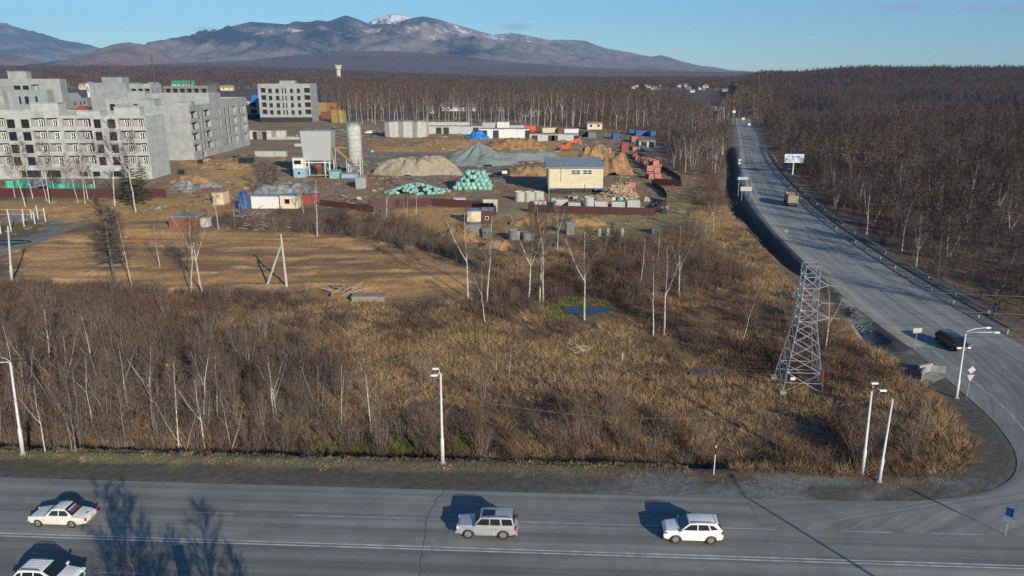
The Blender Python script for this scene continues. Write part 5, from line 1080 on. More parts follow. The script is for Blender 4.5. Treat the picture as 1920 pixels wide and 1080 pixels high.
a = G(622, 333); b = G(655, 333); za = ztop(a[0], a[1] + 2, 272) ; zb2 = ztop(b[0], b[1] + 2, 301); B = MB()
d_ = Vector((b[0] - a[0], 0, zb2 - za)); B.cbox(((a[0] + b[0]) / 2, a[1] + 2.2, (za + zb2) / 2), (d_.length + 1.5, 1.0, .5), 0, 0, math.atan2(-(zb2 - za), b[0] - a[0])); o = B.build('conveyor', M['yellow']); solo(o, 'yellow sloping screw conveyor between silo and mixing house', 'conveyor')
for t_ in (.2, .8):
    L = MB(); x_ = a[0] + (b[0] - a[0]) * t_; z_ = za + (zb2 - za) * t_; L.tube([(x_, a[1] + 2.2, 0), (x_, a[1] + 2.2, z_)], .1, 5); l_ = L.build('support_leg', M['pole'], o)
cabin(551, 574, 334, 316, 'blue_pale', 'worn pale blue lower cabin left of the mixing house legs', D=4.0, roof='white', win=[(.35, .6, .35, .7)])
g_ = G(562, 334); z_ = ztop(g_[0], g_[1], 316) - g_[2]; g2, W2, H2_ = at_px(551, 571, 334, 297)
T = thing('control_cabin', 'white glazed control cabin standing on the worn pale blue cabin', 'cabin', (g2[0], g2[1], g2[2] + z_ + .16)); MB().box(-W2 / 2, W2 / 2, 0, 3.4, 0, H2_ - z_ - .3).build('body', M['white'], T); MB().box(-W2 / 2 - .2, W2 / 2 + .2, -.2, 3.6, H2_ - z_ - .3, H2_ - z_ - .12).build('roof', M['white'], T)
MB().box(-W2 * .38, W2 * .28, -.05, -.01, 1.3, 2.6).build('window', M['glass'], T)
cabin(618, 636, 335, 321, 'teal', 'greyish green sheet shed right of the mixing house legs', D=4, name='tool_shed', cat='shed')
cabin(640, 670, 334, 326, 'blue_pale', 'long low pale blue trough under the silo', D=2, roof='concrete_g', name='trough', cat='trough')
container(667, 684, 354, 333, 'zinc', 'rusty red and grey sheet metal box before the silo', 'metal box', D=6, name='metal_box')
container(684, 691, 352, 331, 'rust', 'narrow rust red sheet panel box beside the grey metal box', 'metal box', D=5, name='metal_box', door=False)
container(447, 472, 307, 297, 'black', 'open dark box with pale rim before the stepped block', 'box', D=3, name='steel_box')
container(335, 343, 327, 319, 'black', 'small black box on the clay right of the nearest block', 'box', D=1.5, name='steel_box', door=False)
container(371, 378, 307, 300, 'black', 'small dark box at the foot of the stepped block end wall', 'box', D=1.5, name='steel_box', door=False)
# site cabins in front
cabin(400, 420, 384, 361, 'beige', 'tall beige plywood shed with two front panels, left of blue tarp', D=4.5, roof='wood', name='plywood_shed', cat='shed')
heap_px('tarpaulin_heap', 459, 392, 26, 362, 'blue_dk', 'dark blue tarpaulin covered pile at the left of the white cabin', 'tarpaulin', deep=.9, prof=lambda t: np.minimum(1, t * 3), rough=.2)
cabin(472, 524, 391, 368, 'white', 'long white site cabin with low grey roof behind bare trees', D=3.0, name='site_cabin')
cabin(526, 559, 391, 367, 'cream', 'cream site cabin with one dark green window', D=3.0, win=[(.25, .58, .35, .78)])
container(562, 598, 383, 365, 'red', 'faded red container right of the cream site cabin')
cabin(318, 372, 428, 407, 'rust', 'dark brown shed with grey sheet roof at the edge of clay field', D=5, name='dark_shed', cat='shed')
cabin(374, 391, 426, 411, 'concrete_w', 'small pale concrete box right of the dark brown shed', D=2, roof='beige', name='concrete_box', cat='box')
cabin(876, 902, 420, 396, 'cream', 'cream panelled booth standing on piles below the brown fence', D=3, name='gate_booth', cat='booth', raise_=.6, skirt='concrete_g')
cabin(904, 924, 420, 394, 'brown_metal', 'dark brown booth with small white window beside the cream booth', D=3, name='gate_booth', cat='booth', win=[(.3, .62, .3, .55)])
for (a, b, py, tp, m_, lb) in ((872, 902, 445, 421, 'concrete_g', 'grey slatted crate below the cream booth'), (905, 922, 448, 428, 'panel_dark', 'dark grey crate below the dark brown booth'), (1062, 1076, 440, 417, 'concrete_g', 'grey open topped box among trees below the brown fence'), (1222, 1240, 440, 429, 'panel_dark', 'dark low crate at the right below the brown fence'), (1240, 1250, 402, 394, 'black', 'small black crate outside the fence corner'), (940, 956, 330, 318, 'black', 'dark framed box left of the cream building')):
    container(a, b, py, tp, m_, lb, 'crate', D=2.2, name='crate', door=False)
g, W, Hh = at_px(941, 951, 331, 320); solo(MB().box(-W / 2, W / 2, -.3, -.2, 1, Hh).build('notice_board', M['white'], None, g), 'white board fixed on the dark framed box', 'board')
heap_px('painted_shadow_mound', 925, 332, 30, 327, 'black', 'low black mound painted as shadow left of the framed white board', 'tarpaulin', deep=.4)  # black mound puts a patch of ground shadow into colour
# concrete rings, wells, posts
def ring_mesh(r=1.0, hh=.95, t=.14):
    B = MB(); B.lathe([(r, 0), (r, hh), (r - t, hh), (r - t, .02), (r, 0)], 22); return B.mesh('concrete_ring', M['concrete_w'], fix=True)
RG = ring_mesh(1.5, 1.35)
for i, px in enumerate((975, 992.5, 1010)):
    q = G(px, 377); 
    for j in range(2): tag(link('concrete_ring', RG, None, (q[0], q[1], q[2] + j * 1.37)), '%s concrete ring of the %s pair left behind the brown fence' % (('lower', 'upper')[j], ('leftmost', 'middle', 'rightmost')[i]), 'concrete ring')
q = G(1104, 390)
for j in range(3): o = link('concrete_ring', RG, None, (q[0], q[1], q[2] + j * 1.0)); o.scale = (.9, .9, .72); tag(o, 'concrete ring in the stack of three between slab piles at the fence', 'concrete ring', 'rings in the stack of four')
for (px, py, tp, lb) in ((965, 449, 431, 'grey concrete well ring left of its twin beyond the birches'), (990, 450, 434, 'grey concrete well ring right of its twin beyond the birches')):
    q = G(px, py); hh = ztop(q[0], q[1], tp) - q[2]; o = link('concrete_ring', ring_mesh(1.35, hh), None, q); o.data.materials[0] = M['concrete_g']; tag(o, lb, 'concrete ring')
for (px, lb) in ((1123, 'yellowish concrete stub post, leftmost of three'), (1139, 'yellowish concrete stub post, middle of three'), (1166, 'yellowish concrete stub post, rightmost of three')):
    q = G(px, 442); hh = ztop(q[0], q[1], 428) - q[2]; B = MB(); B.lathe([(.42, -.2), (.42, hh), (.05, hh + .02)], 14); o = B.build('stub_post', M['khaki'], None, q); tag(o, lb, 'post')
# slab stacks
SLM = {}
def slab_stack(pl, pr, base, n, where, D=2.4, th=.45, m='concrete_w', rz=0):
    g = G((pl + pr) / 2, base); W = (pr - pl) * mpp(*g[:2]); key = (round(W, 1), D, th, m)
    if key not in SLM:
        B = MB(); B.box(-W / 2, W / 2, 0, D, .06, th)
        for s in (-.35, .35): B.box(s * W - .08, s * W + .08, .1, D - .1, 0, .058)
        SLM[key] = B.mesh('concrete_slab', M[m])
    for i in range(n):
        o = link('concrete_slab', SLM[key], None, (g[0] + random.Random(i + int(pl)).uniform(-.15, .15), g[1], g[2] + i * (th + .005)), rz)
        tag(o, 'pale concrete slab in the stack ' + where, 'concrete slab', 'slabs stacked ' + where)
for (pl, pr, b, n, w_) in ((1000, 1024, 384, 2, 'before the three ring pairs'), (1041, 1064, 387, 4, 'left of the long fence stacks'), (1066, 1094, 390, 3, 'left of the ring stack'), (1115, 1139, 391, 4, 'right of the ring stack'), (1147, 1172, 392, 4, 'second right of the ring stack'), (1176, 1200, 392, 5, 'third right of the ring stack'), (850, 873, 378, 2, 'above the left end of the dark fence bend'),
                      (478, 536, 294, 5, 'before the low concrete walls, wide'), (500, 560, 262, 3, 'behind the mixing house, left'), (552, 575, 275, 3, 'left of the mixing house top')):
    slab_stack(pl, pr, b, n, w_)
for (pl, pr, b, tp, lb) in ((458, 536, 262, 245, 'long low concrete wall with two door gaps painted black behind slab stacks'), (722, 800, 258, 228, 'big grey block shaped stack of wall panels right of the silo')):
    g, W, Hh = at_px(pl, pr, b, tp); T = thing('panel_stack', lb, 'concrete wall', g); n = 9
    for i in range(n): x0 = -W / 2 + i * W / n; MB().box(x0, x0 + W / n - .06, rb.uniform(0, .3), 12 if pl > 600 else 3, -.3, Hh * rb.uniform(.95, 1)).build('wall_panel', M[('concrete_g', 'concrete_w', 'concrete_w')[i % 3]], T)
    if pl < 600:
        for f in (.22, .45): MB().box(-W / 2 + f * W, -W / 2 + f * W + 2.2, -.08, -.02, 0, Hh * .9).build('painted_door_gap', M['black'], T)  # black panels on the wall face paint the dark of the door gaps
def garage_row(pl, pr, b, tp, lb, m, doors, D=7, sl=0):
    g, W, Hh = at_px(pl, pr, b, tp); T = thing('garage_row', lb, 'garages', g, sl); n = max(2, int(W / 6)); B = MB()
    for i in range(n): x0 = -W / 2 + i * W / n; MB().box(x0 + .03, x0 + W / n - .03, 0, D, -.3, Hh - (i % 2) * .12).build('wall_panel', M[m], T)
    MB().box(-W / 2, W / 2, .4, D - .3, Hh - .02, Hh + .14).build('roof', M['concrete_g'], T)
    for f in doors: MB().box(-W / 2 + f * W, -W / 2 + f * W + 3.2, -.12, -.02, -.1, Hh * .86).build('garage_door', M['black'], T)
garage_row(800, 905, 251, 237, 'long pale garage row behind the blue tarpaulin heap', 'concrete_w', (.17, .30, .83))
garage_row(898, 992, 259, 242, 'pale garage row right of the blue tarpaulin, before the boxes', 'white', (.28, .92, .05))
garage_row(993, 1085, 264, 252, 'lower pale garage row left of the excavator arm', 'concrete_w', (.04, .38, .45, .9))
garage_row(800, 880, 243, 229, 'back row of pale concrete panels beyond the long garage row', 'concrete_w', (), D=5)
for (a, b, py, tp, m_, lb) in ((904, 928, 241, 230, 'zinc', 'grey container behind the garage row'), (932, 955, 240, 229, 'white', 'white box container behind the garage row'), (956, 988, 243, 235, 'concrete_w', 'long low white container behind the garages'), (1017, 1045, 249, 240, 'cream', 'long cream container behind the garages'),
                          (1046, 1056, 250, 240, 'rust', 'narrow brick red cabin behind the garages'), (1058, 1085, 250, 242, 'white', 'white container behind the brick red cabin'), (935, 964, 258, 246, 'black', 'black ribbed tank container before the garages'), (1086, 1102, 257, 247, 'black', 'black container with white lights at the garage end'), (1103, 1117, 258, 248, 'panel_dark', 'dark container right of the black one at the garage end'),
                          (983, 1004, 247, 236, 'orange_red', 'bright orange red container behind the garages'), (1149, 1161, 261, 250, 'blue', 'small blue container standing alone right of the garages'), (1192, 1215, 255, 245, 'blue', 'long blue container at the wood edge'), (1179, 1191, 252, 243, 'blue_dk', 'dark blue container left of the long blue one'), (1219, 1229, 256, 246, 'blue', 'short blue container right of the long blue one'),
                          (1184, 1206, 266, 256, 'brick', 'salmon red stack box below the long blue container'), (596, 612, 216, 192, 'yellow', 'tall yellow orange container behind the free standing block'), (613, 634, 209, 192, 'orange', 'orange container right of the yellow orange one'), (602, 634, 223, 210, 'rust', 'rust red container under the orange ones'),
                          (622, 647, 230, 218, 'yellow', 'lower yellow container right of the free standing block'), (147, 160, 207, 199, 'red', 'red truck box between the grey blocks')):
    container(a, b, py, tp, m_, lb, D=5)
g0_, W0, H0 = at_px(622, 647, 230, 218); T = container(622, 647, 230, 218, 'yellow', 'upper yellow container resting on the lower yellow container', D=5); T.location.z += H0
container(1165, 1178, 286, 268, 'red', 'small stack of red and white crates left of the bus', D=3, name='crate_stack', cat='crates', door=False)
# bus
g, W, Hh = at_px(1197, 1228, 284, 263); T = thing('old_bus', 'old dark green bus body with pale window bands by the wood', 'bus', g); MB().box(-W / 2, W / 2, 0, 8, .5, Hh).build('body', M['panel_dark'], T)
for i in range(6): x = -W / 2 + .3 + i * (W - .6) / 6; MB().box(x, x + W / 6 - .35, -.06, -.01, Hh * .4, Hh * .85).build('window', M['cream' if i % 3 == 0 else 'glass'], T)
for s in (-1, 1): W_ = MB(); W_.lathe([(0.01, -.2), (.5, -.2), (.5, .2), (.01, .2)], 14, (s * W * .32, .2, .5), 'y'); W_.build('wheel', M['tyre'], T)
# brick pallets
BP = MB(); BP.box(-1.1, 1.1, -1.1, 1.1, .18, 1.9); BP = BP.mesh('brick_block', M['brick']); PL = MB()
for i in range(5): PL.box(-1.2, 1.2, -1.15 + i * .5, -.85 + i * .5, .12, .175)
for s in (-1, 0, 1): PL.box(s * 1.05 - .07, s * 1.05 + .07, -1.1, 1.1, 0, .118)
PL = PL.mesh('pallet', M['wood']); pal = []
for (px, py, z) in [(1190 + i * 5.2, 297 + i * 3.4, 0) for i in range(9)] + [(1198 + i * 5.2, 296 + i * 3.0, 0) for i in range(8)] + [(1222, 318, 1), (1228, 320, 1), (1228, 320, 0), (1190, 293, 1), (1217, 333, 0), (1222, 336, 0), (1217, 331, 1), (1232, 336, 0), (1178, 352, 0), (1184, 353, 0)]:
    q = G(px, py); T = thing('brick_pallet', 'pallet of salmon red bricks beside the clay heap', 'brick pallet', (q[0], q[1], q[2] + z * 1.92), rb.uniform(-.1, .1), 'pallets of red bricks'); link('brick_block', BP, T); link('pallet', PL, T)
q = G(1205, 310); q2 = G(1224, 310)
a, b = G(1200, 290), G(1228, 304); B = MB(); d_ = Vector((b[0] - a[0], b[1] - a[1], 0)); B.cbox(((a[0] + b[0]) / 2, (a[1] + b[1]) / 2, 3.9 if True else 0), (d_.length, 2.6, .12), math.atan2(d_.y, d_.x)); solo(B.build('roof_sheet', M['film']), 'grey sheet laid over the row of brick pallets', 'sheet')
# stick heaps
def sticks(nm, pxc, py, wpx, deep, Hh, n, m, lb, L=(1.2, 3.2), w_=.09, seed=1):
    r = random.Random(seed); g = G(pxc, py); k = mpp(*g[:2]); rx = wpx * k / 2; B = MB()
    for i in range(n):
        a = r.uniform(0, math.tau); q = math.sqrt(r.random()); x, y = rx * q * math.cos(a), deep / 2 + deep / 2 * q * math.sin(a); z = Hh * (1 - q) ** .8 * r.uniform(.3, 1); l = r.uniform(*L)
        B.cbox((x, y, z + .15), (l, w_ * r.uniform(.8, 1.8), w_), r.uniform(0, math.pi), 0, r.uniform(-.5, .5))
    return solo(B.build(nm, M[m], None, g, fix=False), lb, nm.replace('_', ' '))
sticks('wood_heap', 1163, 375, 66, 9, 4.4, 620, 'wood', 'large heap of pale cut sticks right of the cream building', (1.5, 3.6), .14)
sticks('wood_heap', 1116, 382, 66, 5, 2.0, 320, 'wood', 'low heap of cut sticks before the cream building base', (1.2, 3), .12, 2)
sticks('branch_heap', 500, 432, 90, 6, 1.6, 70, 'wood_old', 'heap of grey fallen branches left of the dark scrub', (3, 7), .12, 3)
sticks('plank_heap', 635, 556, 60, 5, .5, 22, 'wood_old', 'weathered planks lying at the near edge of the clay field', (3, 6), .18, 4)
sticks('branch_heap', 1090, 665, 34, 2.5, .5, 40, 'wood', 'small pile of broken branches in the grass below the pond', (1, 2.4), .05, 5)
sticks('branch_heap', 470, 412, 40, 5, 2.4, 26, 'wood_old', 'leaning dead branches before the white cabin', (4, 8), .1, 6)
g = G(690, 566); solo(MB().box(-2.6, 2.6, 0, 2.2, -.1, .75).box(-2.7, 2.7, -.06, 2.3, .755, .85).build('wooden_box', M['wood_old'], None, g), 'long low weathered wooden box in the grass by the clay field', 'box')
sticks('rubbish_heap', 1240, 396, 34, 6, 1.3, 70, 'film', 'rubbish and boards inside the fence corner by brick pallets', (1, 2.4), .3, 7)
heap_px('tarpaulin_heap', 1212, 378, 16, 366, 'khaki', 'pale khaki heap inside the brown fence corner', 'heap', deep=.6, rough=.3)
heap_px('tarpaulin_heap', 1018, 377, 16, 363, 'red', 'small dark red tarpaulin right of the three ring pairs', 'tarpaulin', deep=.6, rough=.2)
# fences
def fence(pp, hpx_, m, lb, post=3.0, cat='fence', posts=True):
    P = [G(*p) for p in pp]; T = thing('sheet_fence', lb, cat, P[0]); o0 = Vector(P[0]); hs_ = [ztop(p[0], p[1], q[1] - hpx_) - p[2] for p, q in zip(P, pp)]
    for (a, b, ha, hb_) in zip(P[:-1], P[1:], hs_[:-1], hs_[1:]):
        A, Bv = Vector(a) - o0, Vector(b) - o0; L = (Bv - A).length; n = max(1, int(L / post)); d = (Bv - A) / n; an = math.atan2(d.y, d.x)
        for i in range(n):
            c = A + d * (i + .5); hh = ha + (hb_ - ha) * (i + .5) / n; q = MB(); w_ = d.length; k_ = 10
            for j in range(k_):
                x0 = -w_ / 2 + w_ * j / k_; y_ = .03 if j % 2 else -.03; q.poly([(x0, y_, -.3), (x0 + w_ / k_, y_, -.3), (x0 + w_ / k_, y_, hh), (x0, y_, hh)])
                if j < k_ - 1: q.poly([(x0 + w_ / k_, y_, -.3), (x0 + w_ / k_, -y_, -.3), (x0 + w_ / k_, -y_, hh), (x0 + w_ / k_, y_, hh)])
            q.build('fence_panel', M[m], T, c, an, fix=False)
    return T
fence([(-60, 371), (60, 370), (312, 371)], 17, 'brown_metal', 'dark brown sheet fence before the nearest block, left')
fence([(600, 385), (700, 398)], 11, 'brown_metal', 'dark low brown fence behind the scrub right of the cabins', 2.5)
fence([(690, 390), (760, 388), (810, 386), (925, 394), (930, 404)], 15, 'brown_metal', 'brown sheet fence above the clay bank, left of cream booth')
fence([(990, 398), (1040, 400), (1225, 405), (1247, 388), (1250, 376)], 15, 'brown_metal', 'brown sheet fence round the corner below the cream building')
fence([(1250, 372), (1244, 362), (1228, 350), (1222, 344)], 9, 'black', 'fence run painted black for its shadow right of the stick heap')  # black colour paints shadow onto this run of the brown fence
fence([(1226, 346), (1278, 350)], 12, 'brown_metal', 'short brown fence run at the wood edge, right')
fence([(1276, 338), (1258, 326), (1240, 317)], 7, 'black', 'dark broken fence line beyond the brick pallets')
for (pl, pr, b, tp, lb) in ((906, 933, 398, 374, 'white framed concrete panel leaning by the fence end'), (928, 933, 398, 376, None)):
    if lb: g, W, Hh = at_px(pl, pr, b, tp); B = MB().box(-W / 2, W / 2, 0, .25, Hh - .9, Hh).box(W / 2 - 1, W / 2, 0, .25, -.3, Hh - .905); solo(B.build('leaning_concrete', M['concrete_w'], None, g), lb, 'concrete slab')
for (a, b, py, tp, lb) in ((12, 60, 352, 339, 'green netting screen left behind the brown fence'), (92, 176, 357, 346, 'green netting screen right behind the brown fence')):
    g, W, Hh = at_px(a, b, py, tp); T = thing('netting_screen', lb, 'netting', g); q = MB(); n = 24
    for i in range(n):
        x0 = -W / 2 + W * i / n; x1 = x0 + W / n; f = lambda x: .25 * math.sin(x * 2.1); q.poly([(x0, f(x0), -.2), (x1, f(x1), -.2), (x1, f(x1) + .3, Hh + .15 * math.sin(x1)), (x0, f(x0) + .3, Hh + .15 * math.sin(x0))])
    q.build('net', M['green'], T, fix=False)
    for i in range(5): x = -W / 2 + W * i / 4; MB().box(x - .05, x + .05, .45, .55, -.3, Hh + .2).build('post', M['wood_old'], T)
# white gate posts on the left track
B0 = None
for i, (px, py, tp) in enumerate(((2, 438, 415), (21, 432, 393), (46, 426, 403), (66, 420, 398), (86, 416, 391), (45, 412, 393), (60, 410, 394), (72, 410, 386))):
    q = G(px, py); hh = ztop(q[0], q[1], tp) - q[2]; T = thing('white_post', 'white steel post of the open railing beside the gravel track', 'post', q, 0, 'white posts beside the track'); MB().box(-.09, .09, -.09, .09, -.2, hh).build('post', M['white'], T); MB().box(-.13, .13, -.13, .13, hh, hh + .1).build('cap', M['white'], T)
B = MB(); q1, q2 = G(-40, 410), G(86, 412); B.tube([(q1[0], q1[1], 2.4), (q2[0], q2[1], 2.4)], .04, 5); B.tube([(q1[0], q1[1], 1.2), (q2[0], q2[1], 1.2)], .03, 5); solo(B.build('railing', M['white']), 'thin white horizontal railing behind the white posts', 'railing')
B = MB(); q = G(18, 456); k = mpp(*q[:2]); B.tube([(q[0] + 4.3 * math.cos(a * math.tau / 24), q[1] + 2.2 * math.sin(a * math.tau / 24), q[2] + .12) for a in range(25)], .10, 6, cap=False); B.tube([(q[0] + 4.5 * math.cos(a * math.tau / 24), q[1] + 1.6 * math.sin(a * math.tau / 24), q[2] + .3) for a in range(25)], .10, 6, cap=False)
solo(B.build('hose_coil', M['black']), 'black hose coil lying on the gravel track', 'hose')
# excavator
g = G(1070, 283); T = thing('excavator', 'orange excavator with raised arm behind the cream building', 'excavator', (g[0], g[1], g[2])); k = mpp(*g[:2]); z = lambda py: ztop(g[0], g[1], py) - g[2]; X_ = lambda px: (px - 1070) * k
B = MB(); B.box(X_(1050), X_(1066), -1.5, 2, z(281), z(276)); B.box(X_(1052), X_(1058), -1.4, .2, z(276), z(271)); B.build('body', M['orange_red'], T)
B = MB(); B.box(X_(1048), X_(1068), -2, -1.2, .1, 1.2); B.box(X_(1048), X_(1068), 1.2, 2, .1, 1.2); B.build('track', M['trim'], T)
def beam(B, a, b, w0, w1, y=0):
    a, b = Vector((a[0], y, a[1])), Vector((b[0], y, b[1])); d = (b - a).normalized(); n = Vector((-d.z, 0, d.x)); m_ = len(B.v)
    for s in (-.35, .35):
        for p, w_ in ((a, w0), (b, w1)): B.v += [tuple(p + n * w_ + Vector((0, s, 0))), tuple(p - n * w_ + Vector((0, s, 0)))]
    for f in ((0, 1, 3, 2), (4, 6, 7, 5), (0, 2, 6, 4), (1, 5, 7, 3), (0, 4, 5, 1), (2, 3, 7, 6)): B.f.append(tuple(m_ + i for i in f)); B.m.append(0)
B = MB(); beam(B, (X_(1060), z(278)), (X_(1069), z(267)), .75, .7); beam(B, (X_(1068.5), z(267)), (X_(1086), z(261)), .7, .45); B.build('boom', M['orange_red'], T)
B = MB(); beam(B, (X_(1084.5), z(259)), (X_(1090), z(272)), .6, .35, .02); B.build('stick', M['orange_red'], T)
B = MB(); B.cbox((X_(1090), 0, z(275)), (1.4, 1.2, 1.6), 0, 0, .4); B.build('bucket', M['rust'], T)

# scattered debris on the site
def scrap(seed, m, n=6):
    r = random.Random(seed); B = MB()
    for _ in range(n): B.cbox((r.gauss(0, .9), r.gauss(0, .9), r.uniform(.05, .3)), (r.uniform(.3, 2.2), r.uniform(.15, .8), r.uniform(.05, .35)), r.uniform(0, 3.1), r.uniform(-.2, .2), r.uniform(-.2, .2))
    return B.mesh('scrap', M[m], fix=False)
x, y = jgrid(-130, 70, 190, 520, 5.5); k = inside(x, y, SITE) & (fbm(x, y, 30, 2) > -.04) & (RS.rand(len(x)) < .5); x, y = x[k], y[k]; mats_ = ('wood', 'concrete_w', 'concrete_g', 'rust', 'film', 'wood_old', 'black', 'blue', 'teal')
scatter('site_debris', [scrap(i, m_) for i, m_ in enumerate(mats_)], pack(x, y, RS.uniform(.4, 1.1, len(x)), RS.choice([0, 1, 2, 2, 3, 4, 5, 5, 6, 6, 7, 8], len(x))), 'scattered boards, rubble and scrap over the building site', 'debris')

# ------------------------------------------------------------------ vehicles
def bevelled(B, mt, name, T, amt=.06, seg=2, yfun=None, label=None):
    me = B.mesh(name, mt); bm = bmesh.new(); bm.from_mesh(me); bmesh.ops.remove_doubles(bm, verts=bm.verts, dist=1e-5)
    if yfun:
        for v in bm.verts: v.co.y *= yfun(v.co.x, v.co.z)
    bmesh.ops.bevel(bm, geom=list(bm.edges), offset=amt, segments=seg, profile=.6, affect='EDGES', clamp_overlap=True)
    bmesh.ops.recalc_face_normals(bm, faces=bm.faces); bm.to_mesh(me); bm.free(); me.polygons.foreach_set('use_smooth', [True] * len(me.polygons))
    try: me.set_sharp_from_angle(angle=math.radians(38))
    except Exception: pass
    return link(name, me, T, label=label)
def wheel(T, x, y, r, w_, side, rimm='rim', arch=True):
    W = MB(); s = side; W.lathe([(r * .62, -w_ / 2), (r * .93, -w_ / 2), (r, -w_ * .32), (r, w_ * .32), (r * .93, w_ / 2), (r * .62, w_ / 2)], 24, (0, 0, 0), 'y')
    o = link('wheel', W.mesh('wheel', M['tyre'], smooth=True), T, (x, y, r))
    R = MB(); yy = s * w_ * .36; R.lathe([(.001, yy - s * .03), (r * .63, yy - s * .03)], 20, (0, 0, 0), 'y')
    for i in range(6):
        a = i * math.tau / 6; R.cbox((r * .33 * math.cos(a), yy, r * .33 * math.sin(a)), (r * .6, .05, r * .16), 0, 0, -a)
    R.lathe([(r * .56, yy + s * .03), (r * .66, yy + s * .03), (r * .66, yy - s * .04)], 20, (0, 0, 0), 'y'); link('rim', R.mesh('rim', M[rimm]), o)
def arch(x, r, z, n=8): return [(x + r * math.cos(math.pi * i / n), z + r * math.sin(math.pi * i / n)) for i in range(n + 1)]
def car(name, label, cat, loc, yaw, L, W, low, cab, paint, wx, wr, sidew, ytop=.80, lowb=.07, cabb=.06, rails=False, sunroof=False, lowm=None, rimm='rim', ends=.9, roofm=None):
    """low: outline of the lower body in x, z (front at +x) above the sills; cab: (x, z) front foot, front top, rear top, rear foot"""
    T = thing(name, label, cat, loc, yaw); hw = W / 2
    zs_ = low[0][1]; bot = []
    f, r_ = wx; ar = wr * 1.16
    bot = [(low[-1][0], zs_)] + [(p[0], p[1]) for p in arch(r_, ar, wr * .82)[::-1]] + [(p[0], p[1]) for p in arch(f, ar, wr * .82)[::-1]]
    ol = list(low) + bot; ol = [p for i, p in enumerate(ol) if p != ol[i - 1]]
    B = MB(); B.prism(ol, -hw, hw); zb = max(p[1] for p in low)
    yf = lambda x, z: (1 - (1 - ends) * sm(np.array((abs(x) - L * .30) / (L * .2))).item()) * (1 - .05 * max(0, (z - .62)) / .4)
    bevelled(B, M[paint], 'body', T, lowb, 2, yf)
    I = MB(); I.box(-L / 2 + .25, L / 2 - .25, -hw * .86, hw * .86, .22, wr * 1.7); I.build('underbody', M['black'], T)
    (x0, z0), (x1, z1), (x2, z2), (x3, z3) = cab; C_ = MB(); C_.prism([(x0, z0 - .06), (x1, z1), ((x1 + x2) / 2, max(z1, z2) + .03), (x2, z2), (x3, z3 - .06)], -hw, hw)
    ky = lambda z: .93 + (ytop - .93) * (z - z0) / (z1 - z0)
    bevelled(C_, M[roofm or paint], 'cabin', T, cabb, 2, lambda x, z: ky(z))
    for s in (-1, 1):
        for poly in sidew:
            G_ = MB(); pts = [(x, s * (hw * ky(z) + .012), z) for x, z in poly]; G_.poly(pts if s < 0 else pts[::-1]); G_.build('side_window', M['car_glass'], T, fix=False)
        Mr = MB(); Mr.cbox((x0 - .18, s * (hw + .09), z0 + .08), (.12, .2, .16)); Mr.build('mirror', M[paint], T)
    SM = MB()
    for s in (-1, 1):
        for xg in (x0 - .05, (x0 + x3) / 2 + .12, r_ + ar + .08):
            if abs(xg) < L * .42: SM.box(xg - .004, xg + .004, min(s * (hw * .985), s * (hw * .998)), max(s * (hw * .985), s * (hw * .998)), wr * .9, z0 - .12)
    SM.build('door_seam', M['trim'], T)
    def quad(nm, xa, za, xb, zb_, off, m_, f0=.08, f1=.93):
        d = Vector((xb - xa, 0, zb_ - za)); n = Vector((d.z, 0, -d.x)).normalized() * off; p = []
        for t, s in ((f0, -1), (f0, 1), (f1, 1), (f1, -1)):
            x = xa + (xb - xa) * t; z = za + (zb_ - za) * t; p.append((x + n.x, s * hw * ky(z) * .90, z + n.z))
        B_ = MB(); B_.poly(p); return B_.build(nm, M[m_], T, fix=False), p
    quad('windscreen', x0, z0, x1, z1, .022, 'car_glass'); o, p = quad('rear_window', x3, z3, x2, z2, -.022, 'car_glass')
    if rails:
        for s in (-1, 1): R = MB(); R.tube([(x1 - .15, s * hw * ytop * .88, z1 + .03), (x1 - .3, s * hw * ytop * .88, z1 + .1), (x2 + .3, s * hw * ytop * .88, z2 + .1), (x2 + .15, s * hw * ytop * .88, z2 + .03)], .025, 6); R.build('roof_rail', M['trim'], T)
    if sunroof: MB().box((x1 + x2) / 2 + .05, x1 - .18, -hw * .42, hw * .42, z1 + .03, z1 + .055).build('sunroof', M['car_glass'], T)
    for x in wx:
        for s in (-1, 1): wheel(T, x, s * (hw - .13), wr, .24, s, rimm)
    return T, p
def light(T, nm, x, y, z, d, m_): B = MB(); B.cbox((x, y, z), d); return B.build(nm, M[m_], T)
def ghost(px, py, off=0): return G0(px, py)
YAW = math.pi + math.atan(SL)
# silver off-roader
g = G0(913, 1012); T, p = car('silver_suv', 'silver boxy off-road car with sunroof, front to the left', 'car', (g[0], g[1] + .9, .002), YAW, 4.66, 1.80,
    [(2.30, .46), (2.34, .70), (2.30, 1.0), (2.14, 1.12), (1.05, 1.20), (-2.18, 1.22), (-2.30, 1.1), (-2.33, .62), (-2.28, .46)], [(1.02, 1.18), (.50, 1.80), (-2.0, 1.83), (-2.20, 1.20)], 'paint_silver', (1.42, -1.30), .42,
    [[(.82, 1.25), (.38, 1.72), (-.22, 1.73), (-.22, 1.25)], [(-.30, 1.25), (-.30, 1.73), (-1.02, 1.74), (-1.10, 1.25)], [(-1.25, 1.25), (-1.16, 1.74), (-1.93, 1.74), (-2.05, 1.27)]], sunroof=True, rails=True)
for s in (-1, 1): light(T, 'headlight', 2.25, s * .66, .96, (.12, .36, .18), 'clear_lens'); light(T, 'taillight', -2.29, s * .80, 1.02, (.12, .2, .3), 'red_lens'); light(T, 'running_board', .05, s * .90, .42, (1.7, .12, .06), 'rim'); 
